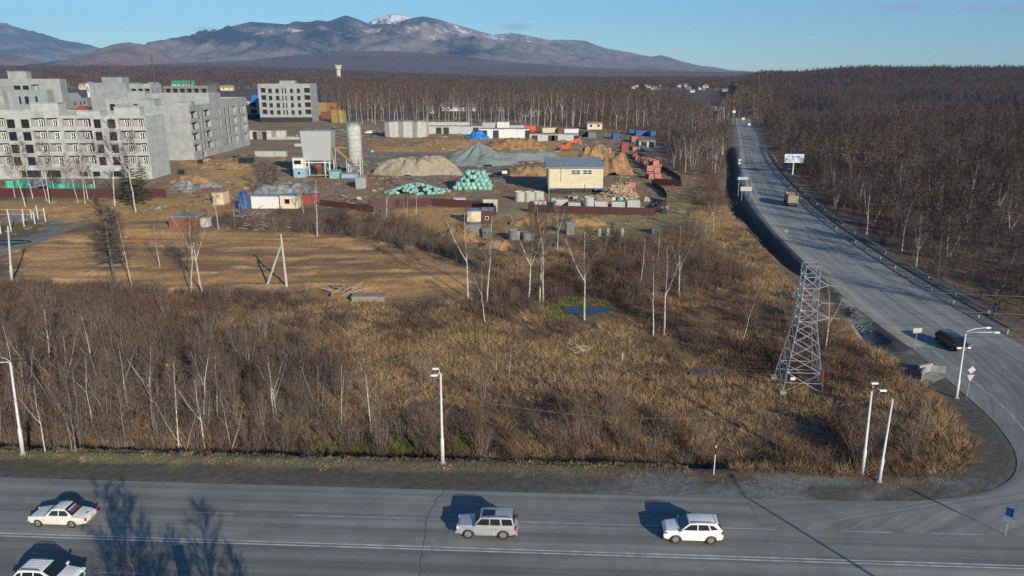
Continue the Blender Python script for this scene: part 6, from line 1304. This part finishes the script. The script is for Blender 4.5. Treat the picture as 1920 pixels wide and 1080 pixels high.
light(T, 'bumper', 2.34, 0, .52, (.16, 1.62, .2), 'paint_silver'); light(T, 'bumper', -2.36, 0, .52, (.16, 1.62, .2), 'paint_silver'); light(T, 'grille', 2.31, 0, .84, (.08, .8, .2), 'trim'); light(T, 'number_plate', -2.41, 0, .7, (.02, .5, .12), 'white')
B = MB(); B.cbox((-2.36, -.5, 1.25), (.05, .3, .4)); B.build('rear_mirror', M['trim'], T)
# white crossover
g = G0(1301, 1021); T, p = car('white_crossover', 'white crossover car with black glass and roof rails, front left', 'car', (g[0], g[1] + .9, .002), YAW, 4.6, 1.86,
    [(2.26, .38), (2.30, .60), (2.27, .90), (2.06, 1.06), (1.02, 1.16), (-2.0, 1.22), (-2.22, 1.10), (-2.30, .68), (-2.22, .38)], [(1.12, 1.13), (.34, 1.68), (-1.72, 1.70), (-2.20, 1.20)], 'paint_white', (1.36, -1.33), .39,
    [[(.86, 1.20), (.26, 1.60), (-.25, 1.62), (-.25, 1.20)], [(-.33, 1.20), (-.33, 1.62), (-1.05, 1.62), (-1.22, 1.22)], [(-1.32, 1.24), (-1.14, 1.61), (-1.48, 1.57), (-1.86, 1.30)]], rails=True, cabb=.09, lowb=.10, ytop=.76, ends=.84)
for s in (-1, 1): light(T, 'headlight', 2.10, s * .66, .87, (.26, .30, .10), 'trim'); light(T, 'taillight', -2.22, s * .78, 1.0, (.16, .26, .14), 'red_lens')
light(T, 'grille', 2.27, 0, .64, (.1, 1.1, .34), 'trim'); light(T, 'bumper', -2.25, 0, .46, (.2, 1.5, .2), 'trim'); light(T, 'spoiler', -1.78, 0, 1.71, (.22, 1.2, .03), 'paint_white'); light(T, 'number_plate', -2.33, 0, .8, (.02, .5, .12), 'white')
for x in (1.36, -1.33):
    for s in (-1, 1):
        A_ = MB(); pts = [(x + .43 * math.cos(a), s * .945, .30 + .43 * math.sin(a)) for a in [math.pi * i / 12 for i in range(13)]]; A_.tube(pts, .035, 5); A_.build('wheel_arch', M['trim'], T)
# old ivory saloon
g = G0(108, 990); T, p = car('classic_car', 'old ivory white rounded saloon with flag colours in the rear window', 'car', (g[0], g[1] + .9, .002), YAW, 4.85, 1.80,
    [(2.30, .34), (2.42, .48), (2.40, .66), (2.20, .86), (1.30, .96), (.95, 1.00), (-1.0, .98), (-1.9, .88), (-2.30, .76), (-2.42, .5), (-2.3, .34)], [(1.02, .96), (.40, 1.50), (-.62, 1.54), (-1.35, .96)], 'paint_ivory', (1.55, -1.22), .34,
    [[(.62, 1.04), (.34, 1.40), (-.18, 1.43), (-.18, 1.04)], [(-.26, 1.04), (-.26, 1.43), (-.72, 1.42), (-.98, 1.20), (-.98, 1.04)]], ytop=.72, lowb=.13, cabb=.16, rimm='chrome', ends=.86)
for s in (-1, 1):
    H_ = MB(); H_.lathe([(.001, .06), (.11, .02), (.11, -.02)], 14, (0, 0, 0)); o = link('headlight', H_.mesh('headlight', M['clear_lens']), T, (2.36, s * .66, .72)); o.rotation_euler = (0, math.pi / 2, 0)
    light(T, 'taillight', -2.36, s * .74, .72, (.12, .12, .2), 'red_lens')
light(T, 'bumper', 2.48, 0, .46, (.12, 1.66, .14), 'chrome'); light(T, 'bumper', -2.50, 0, .46, (.12, 1.66, .14), 'chrome'); light(T, 'grille', 2.42, 0, .58, (.06, .8, .2), 'chrome'); light(T, 'number_plate', -2.46, 0, .66, (.02, .5, .12), 'white'); light(T, 'boot_badge', -2.06, 0, .90, (.16, .3, .03), 'chrome')
fl = thing('flag', None, None, (0, 0, 0)); bpy.data.objects.remove(fl)
F_ = MB(); a, b, c, d = [Vector(q) for q in p]
n_ = (b - a).cross(d - a).normalized(); n_ = n_ if n_.z > 0 else -n_
mflag = [mat('flag_white', (.3, .3, .33)), mat('flag_blue', (.02, .04, .16)), mat('flag_red', (.2, .02, .03))]
for i in range(3):
    u0, u1 = .22 + .18 * i, .22 + .18 * (i + 1); F_.poly([a.lerp(d, u1).lerp(b.lerp(c, u1), .12) + n_ * .02, a.lerp(d, u1).lerp(b.lerp(c, u1), .88) + n_ * .02, a.lerp(d, u0).lerp(b.lerp(c, u0), .88) + n_ * .02, a.lerp(d, u0).lerp(b.lerp(c, u0), .12) + n_ * .02], 2 - i)
F_.build('flag', mflag, T, fix=False)
# white car at the lower left corner, driving right
g = G0(62, 1072, 1.3); T, p = car('white_crossover', 'white crossover at the lower left corner of the road, front right', 'car', (g[0] + .8, g[1] + .25, .002), math.atan(SL), 4.5, 1.84,
    [(2.22, .34), (2.26, .55), (2.20, .84), (1.95, 1.00), (.95, 1.10), (-1.95, 1.14), (-2.18, 1.0), (-2.24, .62), (-2.2, .34)], [(1.05, 1.06), (.10, 1.62), (-1.62, 1.62), (-2.12, 1.12)], 'paint_white', (1.34, -1.30), .36,
    [[(.74, 1.13), (.06, 1.53), (-.40, 1.56), (-.40, 1.13)], [(-.48, 1.13), (-.48, 1.56), (-1.2, 1.54), (-1.3, 1.14)], [(-1.4, 1.16), (-1.3, 1.52), (-1.55, 1.48), (-1.85, 1.22)]], rails=True, cabb=.10, lowb=.11, ytop=.76, ends=.84)
for s in (-1, 1): light(T, 'headlight', 2.12, s * .68, .86, (.24, .36, .16), 'clear_lens'); light(T, 'taillight', -2.16, s * .76, 1.0, (.16, .26, .18), 'red_lens')
light(T, 'grille', 2.23, 0, .66, (.1, 1.0, .3), 'trim')
R = MB()
for i in range(7): R.box(-1.5, 0, -.54 + i * .18 - .012, -.54 + i * .18 + .012, 1.651, 1.665)
R.build('roof_rib', M['paint_white'], T)
# black minivan on the branch road, towards the viewer
q0 = G0(1800, 664); q1 = G0(1745, 610); dirv = Vector((bl[3][0] - bl[12][0] + .18 * 5, bl[3][1] - bl[12][1])); yaw_ = math.atan2(dirv.y, dirv.x) + .10
T, p = car('black_minivan', 'black minivan coming along the branch road towards the junction', 'minivan', (q0[0] + .3, q0[1] + 2.5, .02), yaw_, 4.8, 1.9,
    [(2.35, .36), (2.38, .6), (2.30, .86), (1.9, 1.02), (-2.2, 1.12), (-2.36, .9), (-2.38, .5), (-2.32, .36)], [(2.0, 1.0), (.95, 1.76), (-2.0, 1.82), (-2.34, 1.10)], 'paint_black', (1.5, -1.4), .36,
    [[(1.55, 1.10), (.88, 1.66), (.2, 1.70), (.2, 1.10)], [(.1, 1.10), (.1, 1.70), (-1.0, 1.72), (-1.0, 1.10)], [(-1.1, 1.10), (-1.1, 1.72), (-1.95, 1.72), (-2.12, 1.14)]], cabb=.10, lowb=.10, ytop=.82)
for s in (-1, 1): light(T, 'headlight', 2.33, s * .72, .78, (.12, .42, .2), 'clear_lens'); light(T, 'taillight', -2.34, s * .85, 1.1, (.1, .16, .5), 'red_lens')
light(T, 'grille', 2.37, 0, .76, (.06, .8, .14), 'chrome'); light(T, 'number_plate', 2.42, 0, .5, (.02, .52, .12), 'white'); light(T, 'bumper', 2.38, 0, .46, (.1, 1.7, .2), 'trim')
# dump truck seen from behind
i_ = int(np.argmin(np.abs(bl[:, 1] - 196))); a_ = bl[i_] * .28 + br[i_] * .72; b_2 = bl[i_ + 6] * .28 + br[i_ + 6] * .72; g = G0(1487, 389); yaw_ = math.atan2(b_2[1] - a_[1], b_2[0] - a_[0])
T = thing('dump_truck', 'khaki dump truck with dull red load seen from behind', 'truck', (g[0], g[1] + .6, .02), yaw_)
B = MB(); W = 1.35; B.prism([(-.2, 1.2), (-.35, 3.1), (5.6, 3.1), (5.4, 1.2)], -W, W); 
S = MB(); S.box(-.28, 5.5, -W, -W + .12, 1.2, 3.1); S.box(-.28, 5.5, W - .12, W, 1.2, 3.1); S.box(-.28, 5.5, -W, W, 1.1, 1.198); S.box(5.4, 5.52, -W + .121, W - .121, 1.2, 3.1)
for i in range(8): x = .3 + i * .7; S.box(x - .06, x + .06, -W - .08, -W - .003, 1.2, 3.05); S.box(x - .06, x + .06, W + .003, W + .08, 1.2, 3.05)
S.build('tipper_body', M['khaki'], T); S = MB(); S.box(-.38, -.284, -W, W, 1.15, 3.05)
for i in range(6): y = -W + .2 + i * (2 * W - .4) / 5; S.box(-.46, -.383, y - .07, y + .07, 1.2, 3.0)
S.build('tailgate', M['khaki'], T)
S = MB(); S.box(0, 5.3, -W + .13, W - .13, 2.2, 2.3); S.poly([(0.1, -1.1, 2.3), (0.1, 1.1, 2.3), (2, .8, 3.3), (2, -.8, 3.3)]); S.poly([(2, -.8, 3.3), (2, .8, 3.3), (5.2, 1.1, 2.4), (5.2, -1.1, 2.4)]); S.poly([(.1, -1.1, 2.3), (2, -.8, 3.3), (5.2, -1.1, 2.4)]); S.poly([(.1, 1.1, 2.3), (5.2, 1.1, 2.4), (2, .8, 3.3)]); S.build('load', M['red_paint'], T, fix=False)
S = MB(); S.box(5.7, 7.6, -1.2, 1.2, .9, 2.95); S.build('cab', M['red_paint'], T); MB().box(-.2, 7.4, -.5, .5, .7, 1.05).build('chassis', M['black'], T)
for x in (.7, 2.0, 6.4):
    for s in (-1, 1): wheel(T, x, s * 1.05, .52, .45, s)
for s in (-1, 1): light(T, 'taillight', -.3, s * .95, .85, (.1, .3, .15), 'red_lens')
light(T, 'mudguard', -.25, 0, .75, (.08, 2.2, .3), 'trim')
# small white SUV on the site and a blue car under the billboard
g = G0(690, 251); T, p = car('white_suv', 'small white off-road car parked behind the silo', 'car', (g[0], g[1] + 1, .15), math.pi + .3, 4.6, 1.86,
    [(2.26, .34), (2.26, .82), (1.1, 1.0), (-2.1, 1.1), (-2.26, .6), (-2.2, .34)], [(1.1, 1.0), (.4, 1.7), (-1.9, 1.7), (-2.15, 1.1)], 'paint_white', (1.36, -1.33), .38, [[(.7, 1.08), (.3, 1.6), (-1.8, 1.6), (-1.95, 1.08)]])
g = G0(1474, 320); T, p = car('blue_car', 'dark blue car parked in the trees under the billboard', 'car', (g[0] + 1, g[1], hz(g[0], g[1]) + .1), 0.3, 4.6, 1.8,
    [(2.26, .34), (2.26, .75), (1.1, .92), (-2.1, .95), (-2.26, .6), (-2.2, .34)], [(1.1, .9), (.4, 1.4), (-1.3, 1.42), (-1.9, .95)], 'blue', (1.36, -1.33), .34, [[(.7, .98), (.3, 1.32), (-1.2, 1.34), (-1.5, .98)]])

# ------------------------------------------------------------------ poles, signs, pylon
def pole_at(px, base, top, lb, arm='two', side=1, r=.14, cat='street lamp', name='street_lamp', xtop=None, armL=1.6, mat_='pole'):
    g = G(px, base); H_ = ztop(g[0], g[1], top) - g[2]; T = thing(name, lb, cat, g); ty = 0
    xt = 0 if xtop is None else (xtop - 960) / FPX * zd(g[0], g[1], H_) - g[0]
    B = MB(); B.tube([(0, 0, -.3), (xt * .28, 0, H_ * .28), (xt * .285, 0, H_ * .285), (xt, 0, H_)], [r * 1.25, r * 1.2, r * .85, r * .6], 10); B.build('pole', M[mat_], T, smooth=True)
    MB().lathe([(.01, .12), (r * 2, .1), (r * 2.2, -.2)], 12).build('foot', M['concrete'], T)
    if arm:
        for j, dy in enumerate((-.35, .35) if arm == 'two' else (0,)):
            A_ = MB(); L = armL; A_.tube([(xt, 0, H_ - .1), (xt + side * .15, dy * .4, H_ + .12), (xt + side * L * .5, dy * 1.6, H_ + .16 + .04 * L), (xt + side * L, dy * 2.2, H_ + .12 + .08 * L)], .045, 6); A_.build('arm', M[mat_], T, smooth=True)
            Lh = MB(); Lh.cbox((0, 0, 0), (.62, .30, .14)); o = bevelled(Lh, M['white_frame'], 'lamp_head', T, .05, 2); o.location = (xt + side * (L + .2), dy * 2.2, H_ + .12 + .08 * L)
            Gl = MB().box(-.22, .22, -.1, .1, -.085, -.072); Gl.build('lens', M['clear_lens'], o)
    return T, g, H_, xt
tl, gl_, hl_, xl_ = pole_at(43, 851, 680, 'pale street lamp at the left edge of the photograph beside the road', side=-1, xtop=19, r=.15)
tm, gm, hm_, xm_ = pole_at(830, 868, 700, 'pale street lamp alone beside the road in the middle, twin heads', side=-1, xtop=826, armL=.3, r=.15)
tr, gr, hr_, xr_ = pole_at(1617, 888, 728, 'street lamp with twin heads left of the bare pole near the corner', side=1, xtop=1635, armL=.35, r=.15)
tb, gb, hb_, xb_ = pole_at(1648, 903, 748, 'bare leaning white pole without lamp right of the corner lamp', arm=None, xtop=1674, cat='pole', name='bare_pole', r=.13)
tn, gn, hn_, xn_ = pole_at(1793, 746, 624, 'street lamp with long twin arms reaching over the branch road', side=1, xtop=1811, armL=2.6, r=.14)
tg, gg_, hg_, xg_ = pole_at(22, 526, 424, 'squared concrete lamp pole beside the gravel track at left', arm=None, xtop=15, r=.2, mat_='concrete_w', cat='pole', name='concrete_pole')
MB().box(xg_ - .5, xg_ + .5, -.1, .1, hg_ - 1.0, hg_ - .85).build('crossarm', M['zinc'], tg)
g = G(538, 538); H_ = ztop(g[0], g[1], 443) - g[2]; T = thing('utility_pole', 'pale concrete utility pole with leaning brace on the clay field', 'utility pole', g); MB().tube([(0, 0, -.4), (-.25, 0, H_)], [.22, .15], 8).build('pole', M['concrete_w'], T)
g2 = G(500, 532); MB().tube([(g2[0] - g[0], g2[1] - g[1], -.3), (-.35, .1, H_ * .84)], [.2, .14], 8).build('brace', M['concrete_w'], T); MB().tube([(-.25, 0, H_), (-.25, 0, H_ + .35)], .06, 6).build('insulator', M['white_frame'], T)
for (px, base, top, lb) in ((524 + 0, 0, 0, None), (1029, 378, 318, 'thin dark wooden pole before the cream building left corner'), (1162, 377, 322, 'thin dark pole before the large stick heap'), (1338 + 0, 0, 0, None)):
    if lb: q = G(px, base); hh = ztop(q[0], q[1], top) - q[2]; solo(MB().tube([(0, 0, -.2), (0, 0, hh)], [.14, .09], 6).build('wooden_pole', M['wood_old'], None, q), lb, 'pole')
# striped marker pole
q = G(1338, 890); hh = ztop(q[0], q[1], 820) - q[2]; T = thing('marker_pole', 'thin black and white striped marker pole at the roadside thicket', 'marker pole', q); MB().tube([(0, 0, -.2), (0, 0, hh * .55)], .045, 6).build('pole', M['white'], T); MB().tube([(0, 0, hh * .55), (0, 0, hh * .72)], .05, 6).tube([(0, 0, hh * .80), (0, 0, hh)], .05, 6).build('black_band', M['black'], T); MB().tube([(0, 0, hh * .72), (0, 0, hh * .80)], .05, 6).build('white_band', M['white'], T)
q = G(319, 722); hh = ztop(q[0], q[1], 705) - q[2] + 1.4; T = thing('marker_sign', 'small yellow marker plate on a thin stake in the left thicket', 'marker sign', q); MB().tube([(0, 0, -.2), (0, 0, hh)], .04, 5).build('stake', M['wood'], T); MB().cbox((0, -.06, hh), (.42, .03, .42)).build('plate', M['yellow_sign'], T)
# signs
def sign(px, base, top, lb, plates, r=.045, rz=0, cat='road sign', pm='zinc'):
    q = G(px, base); hh = ztop(q[0], q[1], top) - q[2]; T = thing('road_sign', lb, cat, q, rz); MB().tube([(0, 0, -.3), (0, 0, hh)], r, 8).build('post', M[pm], T)
    for (kind, z, w_, h_, m_) in plates:
        B = MB()
        if kind == 'rect': B.box(-w_ / 2, w_ / 2, -.09, -.06, hh + z - h_ / 2, hh + z + h_ / 2)
        elif kind == 'diamond': B.prism([(0, hh + z - w_ / 2), (w_ / 2, hh + z), (0, hh + z + w_ / 2), (-w_ / 2, hh + z)], -.09, -.06)
        else: B.prism([(-w_ / 2, hh + z + h_ / 2), (w_ / 2, hh + z + h_ / 2), (0, hh + z - h_ / 2)], -.09, -.06)
        B.build('plate', M[m_], T)
        if m_ in ('sign_grey', 'zinc') : MB().box(-w_ * .5, w_ * .5, -.13, -.095, hh + z - .03, hh + z + .03).build('bracket', M['zinc'], T)
    return T, hh
sign(1714, 655, 616, 'back of a rectangular grey road sign beside the branch road', [('rect', -.25, 1.2, .7, 'concrete_w')], rz=.1)
sign(1812, 744, 686, 'backs of a diamond and a triangular sign on one post by the corner', [('diamond', -.45, .95, .95, 'concrete_w'), ('tri', -1.45, .9, .8, 'concrete_w')], rz=.1)
sign(1472, 450, 430, 'small square sign back beside the branch road ditch', [('rect', -.3, .9, .7, 'concrete_g')])
sign(1386, 312, 298, 'small stacked signs on a post left of the branch road, far', [('rect', -.4, 1.1, .8, 'concrete_w'), ('rect', -1.6, 1.1, .8, 'concrete_w')], r=.08)
sign(1375, 228, 208, 'tiny white sign at the far end of the branch road', [('rect', -.6, 2.2, 1.6, 'white')], r=.16)
sign(1393, 232, 221, 'tiny yellow sign right of the far branch road', [('rect', -.6, 2.0, 1.6, 'yellow_sign')], r=.16)
sign(1404, 243, 232, 'tiny white sign right of the far branch road bend', [('rect', -.4, 1.6, 1.2, 'white')], r=.14)
for (pl, pr, base, t0, t1, lb) in ((1381, 1400, 364, 332, 337, 'upper white direction board on two posts left of the branch road'), (1387, 1408, 372, 350, 358, 'lower pale direction board on two posts left of the branch road')):
    q = G((pl + pr) / 2, base); k = mpp(*q[:2]); W = (pr - pl) * k; za = ztop(q[0], q[1], t1) - q[2]; zb3 = ztop(q[0], q[1], t0) - q[2]; T = thing('direction_board', lb, 'direction board', q)
    MB().box(-W / 2, W / 2, -.1, -.02, za, zb3).build('board', M['concrete_w'], T)
    for s in (-.35, .45): MB().tube([(s * W, 0, -2), (s * W, 0, zb3)], .09, 6).build('post', M['zinc'], T)
# blue sign on its post near the lower right corner
q = G0(1884, 1004); hh = 4.0; ztp = ztop(q[0], q[1], 950); T = thing('road_sign', 'blue road sign with white edge and small plate at the lower right', 'road sign', (q[0], q[1], .01), -.8); MB().tube([(0, .05, 0), (0, .05, ztp)], .04, 8).build('post', M['zinc'], T)
MB().box(-.36, .36, -.03, .0, ztp - .95, ztp).build('plate', M['sign_blue'], T)
B = MB(); 
for bx in ((-.32, .32, -.06, -.04, ztp - .07, ztp - .04), (-.32, .32, -.06, -.04, ztp - .91, ztp - .88), (-.32, -.29, -.06, -.04, ztp - .88, ztp - .07), (.29, .32, -.06, -.04, ztp - .88, ztp - .07)): B.box(*bx)
B.build('border', M['white'], T); MB().box(-.36, .36, -.03, .0, ztp - 1.4, ztp - 1.0).build('lower_plate', M['sign_grey'], T)
# billboard
q = G(1486, 328); k = mpp(*q[:2]); z0, z1 = ztop(q[0], q[1], 305) - q[2], ztop(q[0], q[1], 289) - q[2]; W = 35 * k; T = thing('billboard', 'billboard with snowy blue picture on one thick post', 'billboard', (*q[:2], q[2]), -.05)
MB().tube([(0, .3, -1), (0, .3, z0)], .28, 8).build('post', M['pole'], T); fr_ = MB().box(-W / 2, W / 2, 0, .5, z0, z1); fr_.build('frame', M['white'], T)
m = mat('billboard_picture', (.68, .74, .80), .6, col2=(.10, .18, .34), scale=.9, detail=8); M['bbp'] = m
Bp = MB(); Bp.poly([(-W / 2 + .25, -.01, z0 + .2), (W / 2 - .25, -.01, z0 + .2), (W / 2 - .25, -.01, z1 - .2), (-W / 2 + .25, -.01, z1 - .2)]); Bp.build('poster', m, T, fix=False)
Bt = MB(); hh = z1 - z0
for (x, w_, z_, h_) in ((-.40, .08, .62, .10), (-.28, .05, .66, .10), (-.12, .10, .60, .14), (.05, .06, .64, .12), (.16, .12, .66, .12), (.34, .06, .62, .10), (-.38, .2, .40, .04), (-.1, .16, .38, .04)): Bt.box(x * W, (x + w_) * W, -.05, -.02, z0 + z_ * hh, z0 + (z_ + h_) * hh)
Bt.build('poster_shapes', M['sign_blue'], T)
# guard rails right of the branch road
def guard(idx0, idx1, off, lb, z=.62, step=3):
    T = thing('guard_rail', lb, 'guard rail', (float(br[idx0][0]), float(br[idx0][1]), 0)); o = Vector(T.location); P = []
    for i in range(idx0, idx1):
        n = br[min(i + 1, NB - 1)] - br[i - 1]; n = n / np.hypot(*n); P.append(Vector((br[i][0] + n[1] * off, br[i][1] - n[0] * off, 0)) - o)
    B = MB()
    for a, b in zip(P[:-1], P[1:]):
        d = (b - a).normalized(); s = Vector((d.y, -d.x, 0)) * .035
        for (za, zb_, k_) in ((z - .16, z - .08, 0), (z - .08, z, 1), (z, z + .08, 0), (z + .08, z + .16, 1)): B.poly([a + s * (k_) + Vector((0, 0, za)), b + s * k_ + Vector((0, 0, za)), b + s * (1 - k_) + Vector((0, 0, zb_)), a + s * (1 - k_) + Vector((0, 0, zb_))])
    B.build('rail', M['zinc'], T, fix=False); pm = MB().box(-.06, .06, -.05, .05, -.4, z + .1).mesh('post', M['zinc'])
    for i, p in enumerate(P[::step]): link('post', pm, T, p)
guard(2, 118, .55, 'near grey guard rail along the right edge of the branch road'); guard(2, 104, 3.3, 'far grey guard rail beyond the verge of the branch road', step=4)
# pylon
g1, g2_ = G(1464, 736), G(1535, 742); g3, g4 = G(1446, 704), G(1540, 706); cx, cy = (g1[0] + g2_[0] + g3[0] + g4[0]) / 4, (g1[1] + g2_[1] + g3[1] + g4[1]) / 4
zc = hz(cx, cy); H_ = ztop(cx, cy, 496) - zc; T = thing('pylon', 'steel lattice pylon with short crossarms standing in the brown field', 'pylon', (cx, cy, zc), -.10)
bw, tw_, ww = 2.3, .80, 1.0; Hw = H_ * .56
def hwid(z): return bw + (ww - bw) * z / Hw if z < Hw else ww + (tw_ - ww) * (z - Hw) / (H_ - Hw)
def corner(i, z): w_ = hwid(z); sx, sy = ((-1, -1), (1, -1), (1, 1), (-1, 1))[i]; return Vector((sx * w_ * 1.0, sy * w_, z))
for i in range(4): MB().tube([corner(i, -.3), corner(i, Hw), corner(i, H_)], .075, 4).build('leg', M['steel'], T); c = corner(i, 0); MB().cbox((c.x, c.y, -.1), (.7, .7, .7)).build('footing', M['concrete'], T)
lv = [0, 2.4, 4.3, 6.0, 7.4, Hw]; n2 = 5; lv += [Hw + (H_ - Hw) * (j + 1) / n2 for j in range(n2)]
for s_ in range(4):
    B = MB()
    for j in range(len(lv) - 1):
        a0, a1, b0, b1 = corner(s_, lv[j]), corner(s_, lv[j + 1]), corner((s_ + 1) % 4, lv[j]), corner((s_ + 1) % 4, lv[j + 1]); B.tube([a0, b1], .042, 4); B.tube([b0, a1], .042, 4)
        if j in (0, 4, 5, 7, 9) or lv[j] >= Hw: B.tube([a1, b1], .05, 4)
        if j == 0: B.tube([a0.lerp(a1, .5), b0.lerp(b1, .5)], .05, 4)
    B.build('lattice_panel', M['steel'], T)
for (z, L, s) in ((Hw + .1, 1.7, 1), (Hw + 2.6, .9, -1), (H_ - 2.6, 1.3, 1), (Hw + 1.9, .8, 1)):
    B = MB(); w_ = hwid(z); tip = Vector((s * (w_ + L), 0, z + .15))
    for sy in (-1, 1): B.tube([(s * w_, sy * w_, z), tip], .06, 4); B.tube([(s * w_, sy * w_, z + .9), tip], .05, 4)
    B.tube([(s * w_, -w_, z), (s * (w_ + L * .5), w_ * .5, z + .07)], .035, 4); B.tube([(s * (w_ + L * .5), -w_ * .5, z + .07), (s * (w_ + L * .5), w_ * .5, z + .07)], .035, 4); B.build('crossarm', M['steel'], T)
MB().box(-1.5, -.95, -bw * .86 - .05, -bw * .86, 1.5, 1.85).build('number_plate', M['white'], T)
mw2 = T.matrix_basis
rm = Matrix.Translation((cx, cy, zc)) @ Matrix.Rotation(-.10, 4, 'Z')
def wire(a, b, sag, lb, r=.018, n=14, group=None, name='wire'):
    a, b = Vector(a), Vector(b); P = [a.lerp(b, i / n) - Vector((0, 0, sag * 4 * (i / n) * (1 - i / n))) for i in range(n + 1)]; o0 = P[0].copy()
    o = MB().tube([p - o0 for p in P], r, 4).build(name, M['wire'], None, o0, fix=False); return tag(o, lb, 'wire', group)
for (z, L, lb) in ((Hw + .25, 1.7, 'lowest power wire from the pylon over the branch road'), (Hw + 2.05, .8, 'middle power wire from the pylon over the branch road'), (H_ - 2.45, 1.3, 'top power wire from the pylon over the branch road')):
    a = rm @ Vector((hwid(z) + L, 0, z)); wire(a, (a.x + 80, a.y - 6, a.z + 1.5), 1.6, lb, .028)
    I_ = MB(); d_ = Vector((1.2, -.1, -.08)); I_.tube([a, a + d_], [.03, .03], 6)
    for j in range(8): I_.tube([a + d_ * (j / 8 + .05), a + d_ * (j / 8 + .08)], .09, 8)
    solo(I_.build('insulator_string', M['blue_pale']), 'insulator string on the ' + lb.split(' power')[0] + ' power wire of the pylon', 'insulator')
za, zb4 = hm_ * .78, hr_ * .86
wire((gm[0] + xm_ * .8, gm[1], gm[2] + za), (gr[0] + xr_ * .75, gr[1], gr[2] + zb4), 2.1, 'sagging black lamp cable from middle lamp post to corner lamp', .016)
wire((gl_[0] + xl_ * .8, gl_[1], gl_[2] + hl_ * .8), (gm[0] + xm_ * .8, gm[1], gm[2] + za), 2.4, 'sagging black lamp cable from left lamp to middle lamp post', .012)
wire((gr[0] + xr_ * .75, gr[1], gr[2] + zb4), (gn[0] + xn_ * .5, gn[1], gn[2] + hn_ * .5), .8, 'sagging cable from corner lamp to the long armed lamp', .016)
# red rag on the pylon leg
solo(MB().cbox((0, 0, 0), (.12, .12, 1.4)).build('red_rag', M['red_lens'], None, rm @ Vector((bw * .9, -bw * .9 - .1, 2.2))), 'red rag tied on the right front leg of the pylon', 'rag')
solo(MB().tube([(0, 0, -.2), (0, 0, 1.2)], .05, 6).build('white_stake', M['white'], None, G(1167, 678)), 'small white stake in the dry grass below the pond', 'stake')
# rocks along the gravel bank and in the culvert
def rock_mesh(seed):
    bm = bmesh.new(); bmesh.ops.create_icosphere(bm, subdivisions=2, radius=.5)
    for v in bm.verts: v.co *= 1 + .5 * mnoise.noise(v.co * 1.6 + Vector((seed * 3, 0, 0))); v.co.z *= .65
    me = bpy.data.meshes.new('rock'); bm.to_mesh(me); bm.free(); me.materials.append(M['concrete_g']); return me
RK = [rock_mesh(i) for i in range(4)]; pts = []
for (a, b, n, sp) in (((1590, 580), (1630, 650), 30, .8), ((1640, 670), (1720, 712), 90, .9), ((1000, 886), (1500, 907), 60, .5), ((1640, 908), (1800, 898), 50, .5)):
    A_, B_ = G(*a), G(*b)
    for i in range(n): t_ = rb.random(); x_, y_ = A_[0] + (B_[0] - A_[0]) * t_ + rb.gauss(0, sp), A_[1] + (B_[1] - A_[1]) * t_ + rb.gauss(0, sp * .6); pts.append((x_, y_, hz(x_, y_), rb.uniform(.12, .42) * (1 if sp > .6 else .35), rb.randrange(4)))
scatter('stones', RK, np.array(pts), 'broken stones on the bank and along the gravel shoulder', 'stones')
# culvert
g = G(1745, 705); T = thing('culvert', 'concrete culvert mouth with pale slabs beside the branch road', 'culvert', (g[0], g[1], g[2] + .1), .4)
B = MB(); B.cbox((-1.2, .2, .3), (2.4, .25, 1.1), .5); B.cbox((1.3, .6, .3), (2.4, .25, 1.1), -.6); B.build('wing_wall', M['concrete_g'], T); B = MB(); B.cbox((0, .9, .4), (2.2, .3, 1.3)); B.build('head_wall', M['concrete'], T); B = MB(); B.cbox((0, -.6, -.1), (3, 2.2, .12), .2, .1); B.build('apron_slab', M['concrete_g'], T)

# ------------------------------------------------------------------ things outside the frame whose shadows fall on the road
def shadow_base(px, py, H_):
    x, y = G0(px, py); L = H_ / math.tan(SUN_EL); return (x + SDX * L, y + SDY * L)
sb_ = shadow_base(1393, 928, 10.5); T = thing('street_lamp', 'street lamp on the near side of the road, outside the frame', 'street lamp', (*sb_, 0)); MB().tube([(0, 0, 0), (0, 0, 10.5)], [.16, .1], 8).build('pole', M['pole'], T); MB().tube([(0, 0, 10.4), (.5, 1.8, 10.9)], .06, 6).build('arm', M['pole'], T); MB().cbox((.55, 2.1, 10.9), (.3, .7, .15)).build('lamp_head', M['white_frame'], T)
sb_ = shadow_base(332, 1022, 3.4); T = thing('road_sign', 'road sign on the near verge below the frame', 'road sign', (*sb_, 0), .3); MB().tube([(0, 0, 0), (0, 0, 2.6)], .05, 6).build('post', M['zinc'], T); MB().box(-.38, .38, -.06, -.03, 2.0, 3.4).build('plate', M['sign_grey'], T)
for i, (px, py, H__) in enumerate(((235, 925, 11.5), (320, 945, 11), (270, 960, 11), (180, 940, 10), (350, 970, 10))):
    x_, y_ = shadow_base(px, py, H__ * .9); tree(TD[i % 3], (x_, y_, -.3), H__ / 11.5, 'bare tree on the near verge in front of the road, below the frame', 'tree', 'bare trees on the near verge', name='bare_tree')

# ------------------------------------------------------------------ air
hb = MB(); hb.box(-18500, 18500, -400, 18500, -40, 1400)
hm = bpy.data.materials.new('haze'); hm.use_nodes = True; t = hm.node_tree; t.nodes.clear()
o_ = t.nodes.new('ShaderNodeOutputMaterial'); v_ = t.nodes.new('ShaderNodeVolumePrincipled')
v_.inputs['Color'].default_value = (.34, .60, 1.0, 1); v_.inputs['Density'].default_value = 3.6e-5; v_.inputs['Anisotropy'].default_value = 0.0
t.links.new(v_.outputs[0], o_.inputs['Volume'])
tag(link('haze', hb.mesh('haze', hm)), kind='stuff')
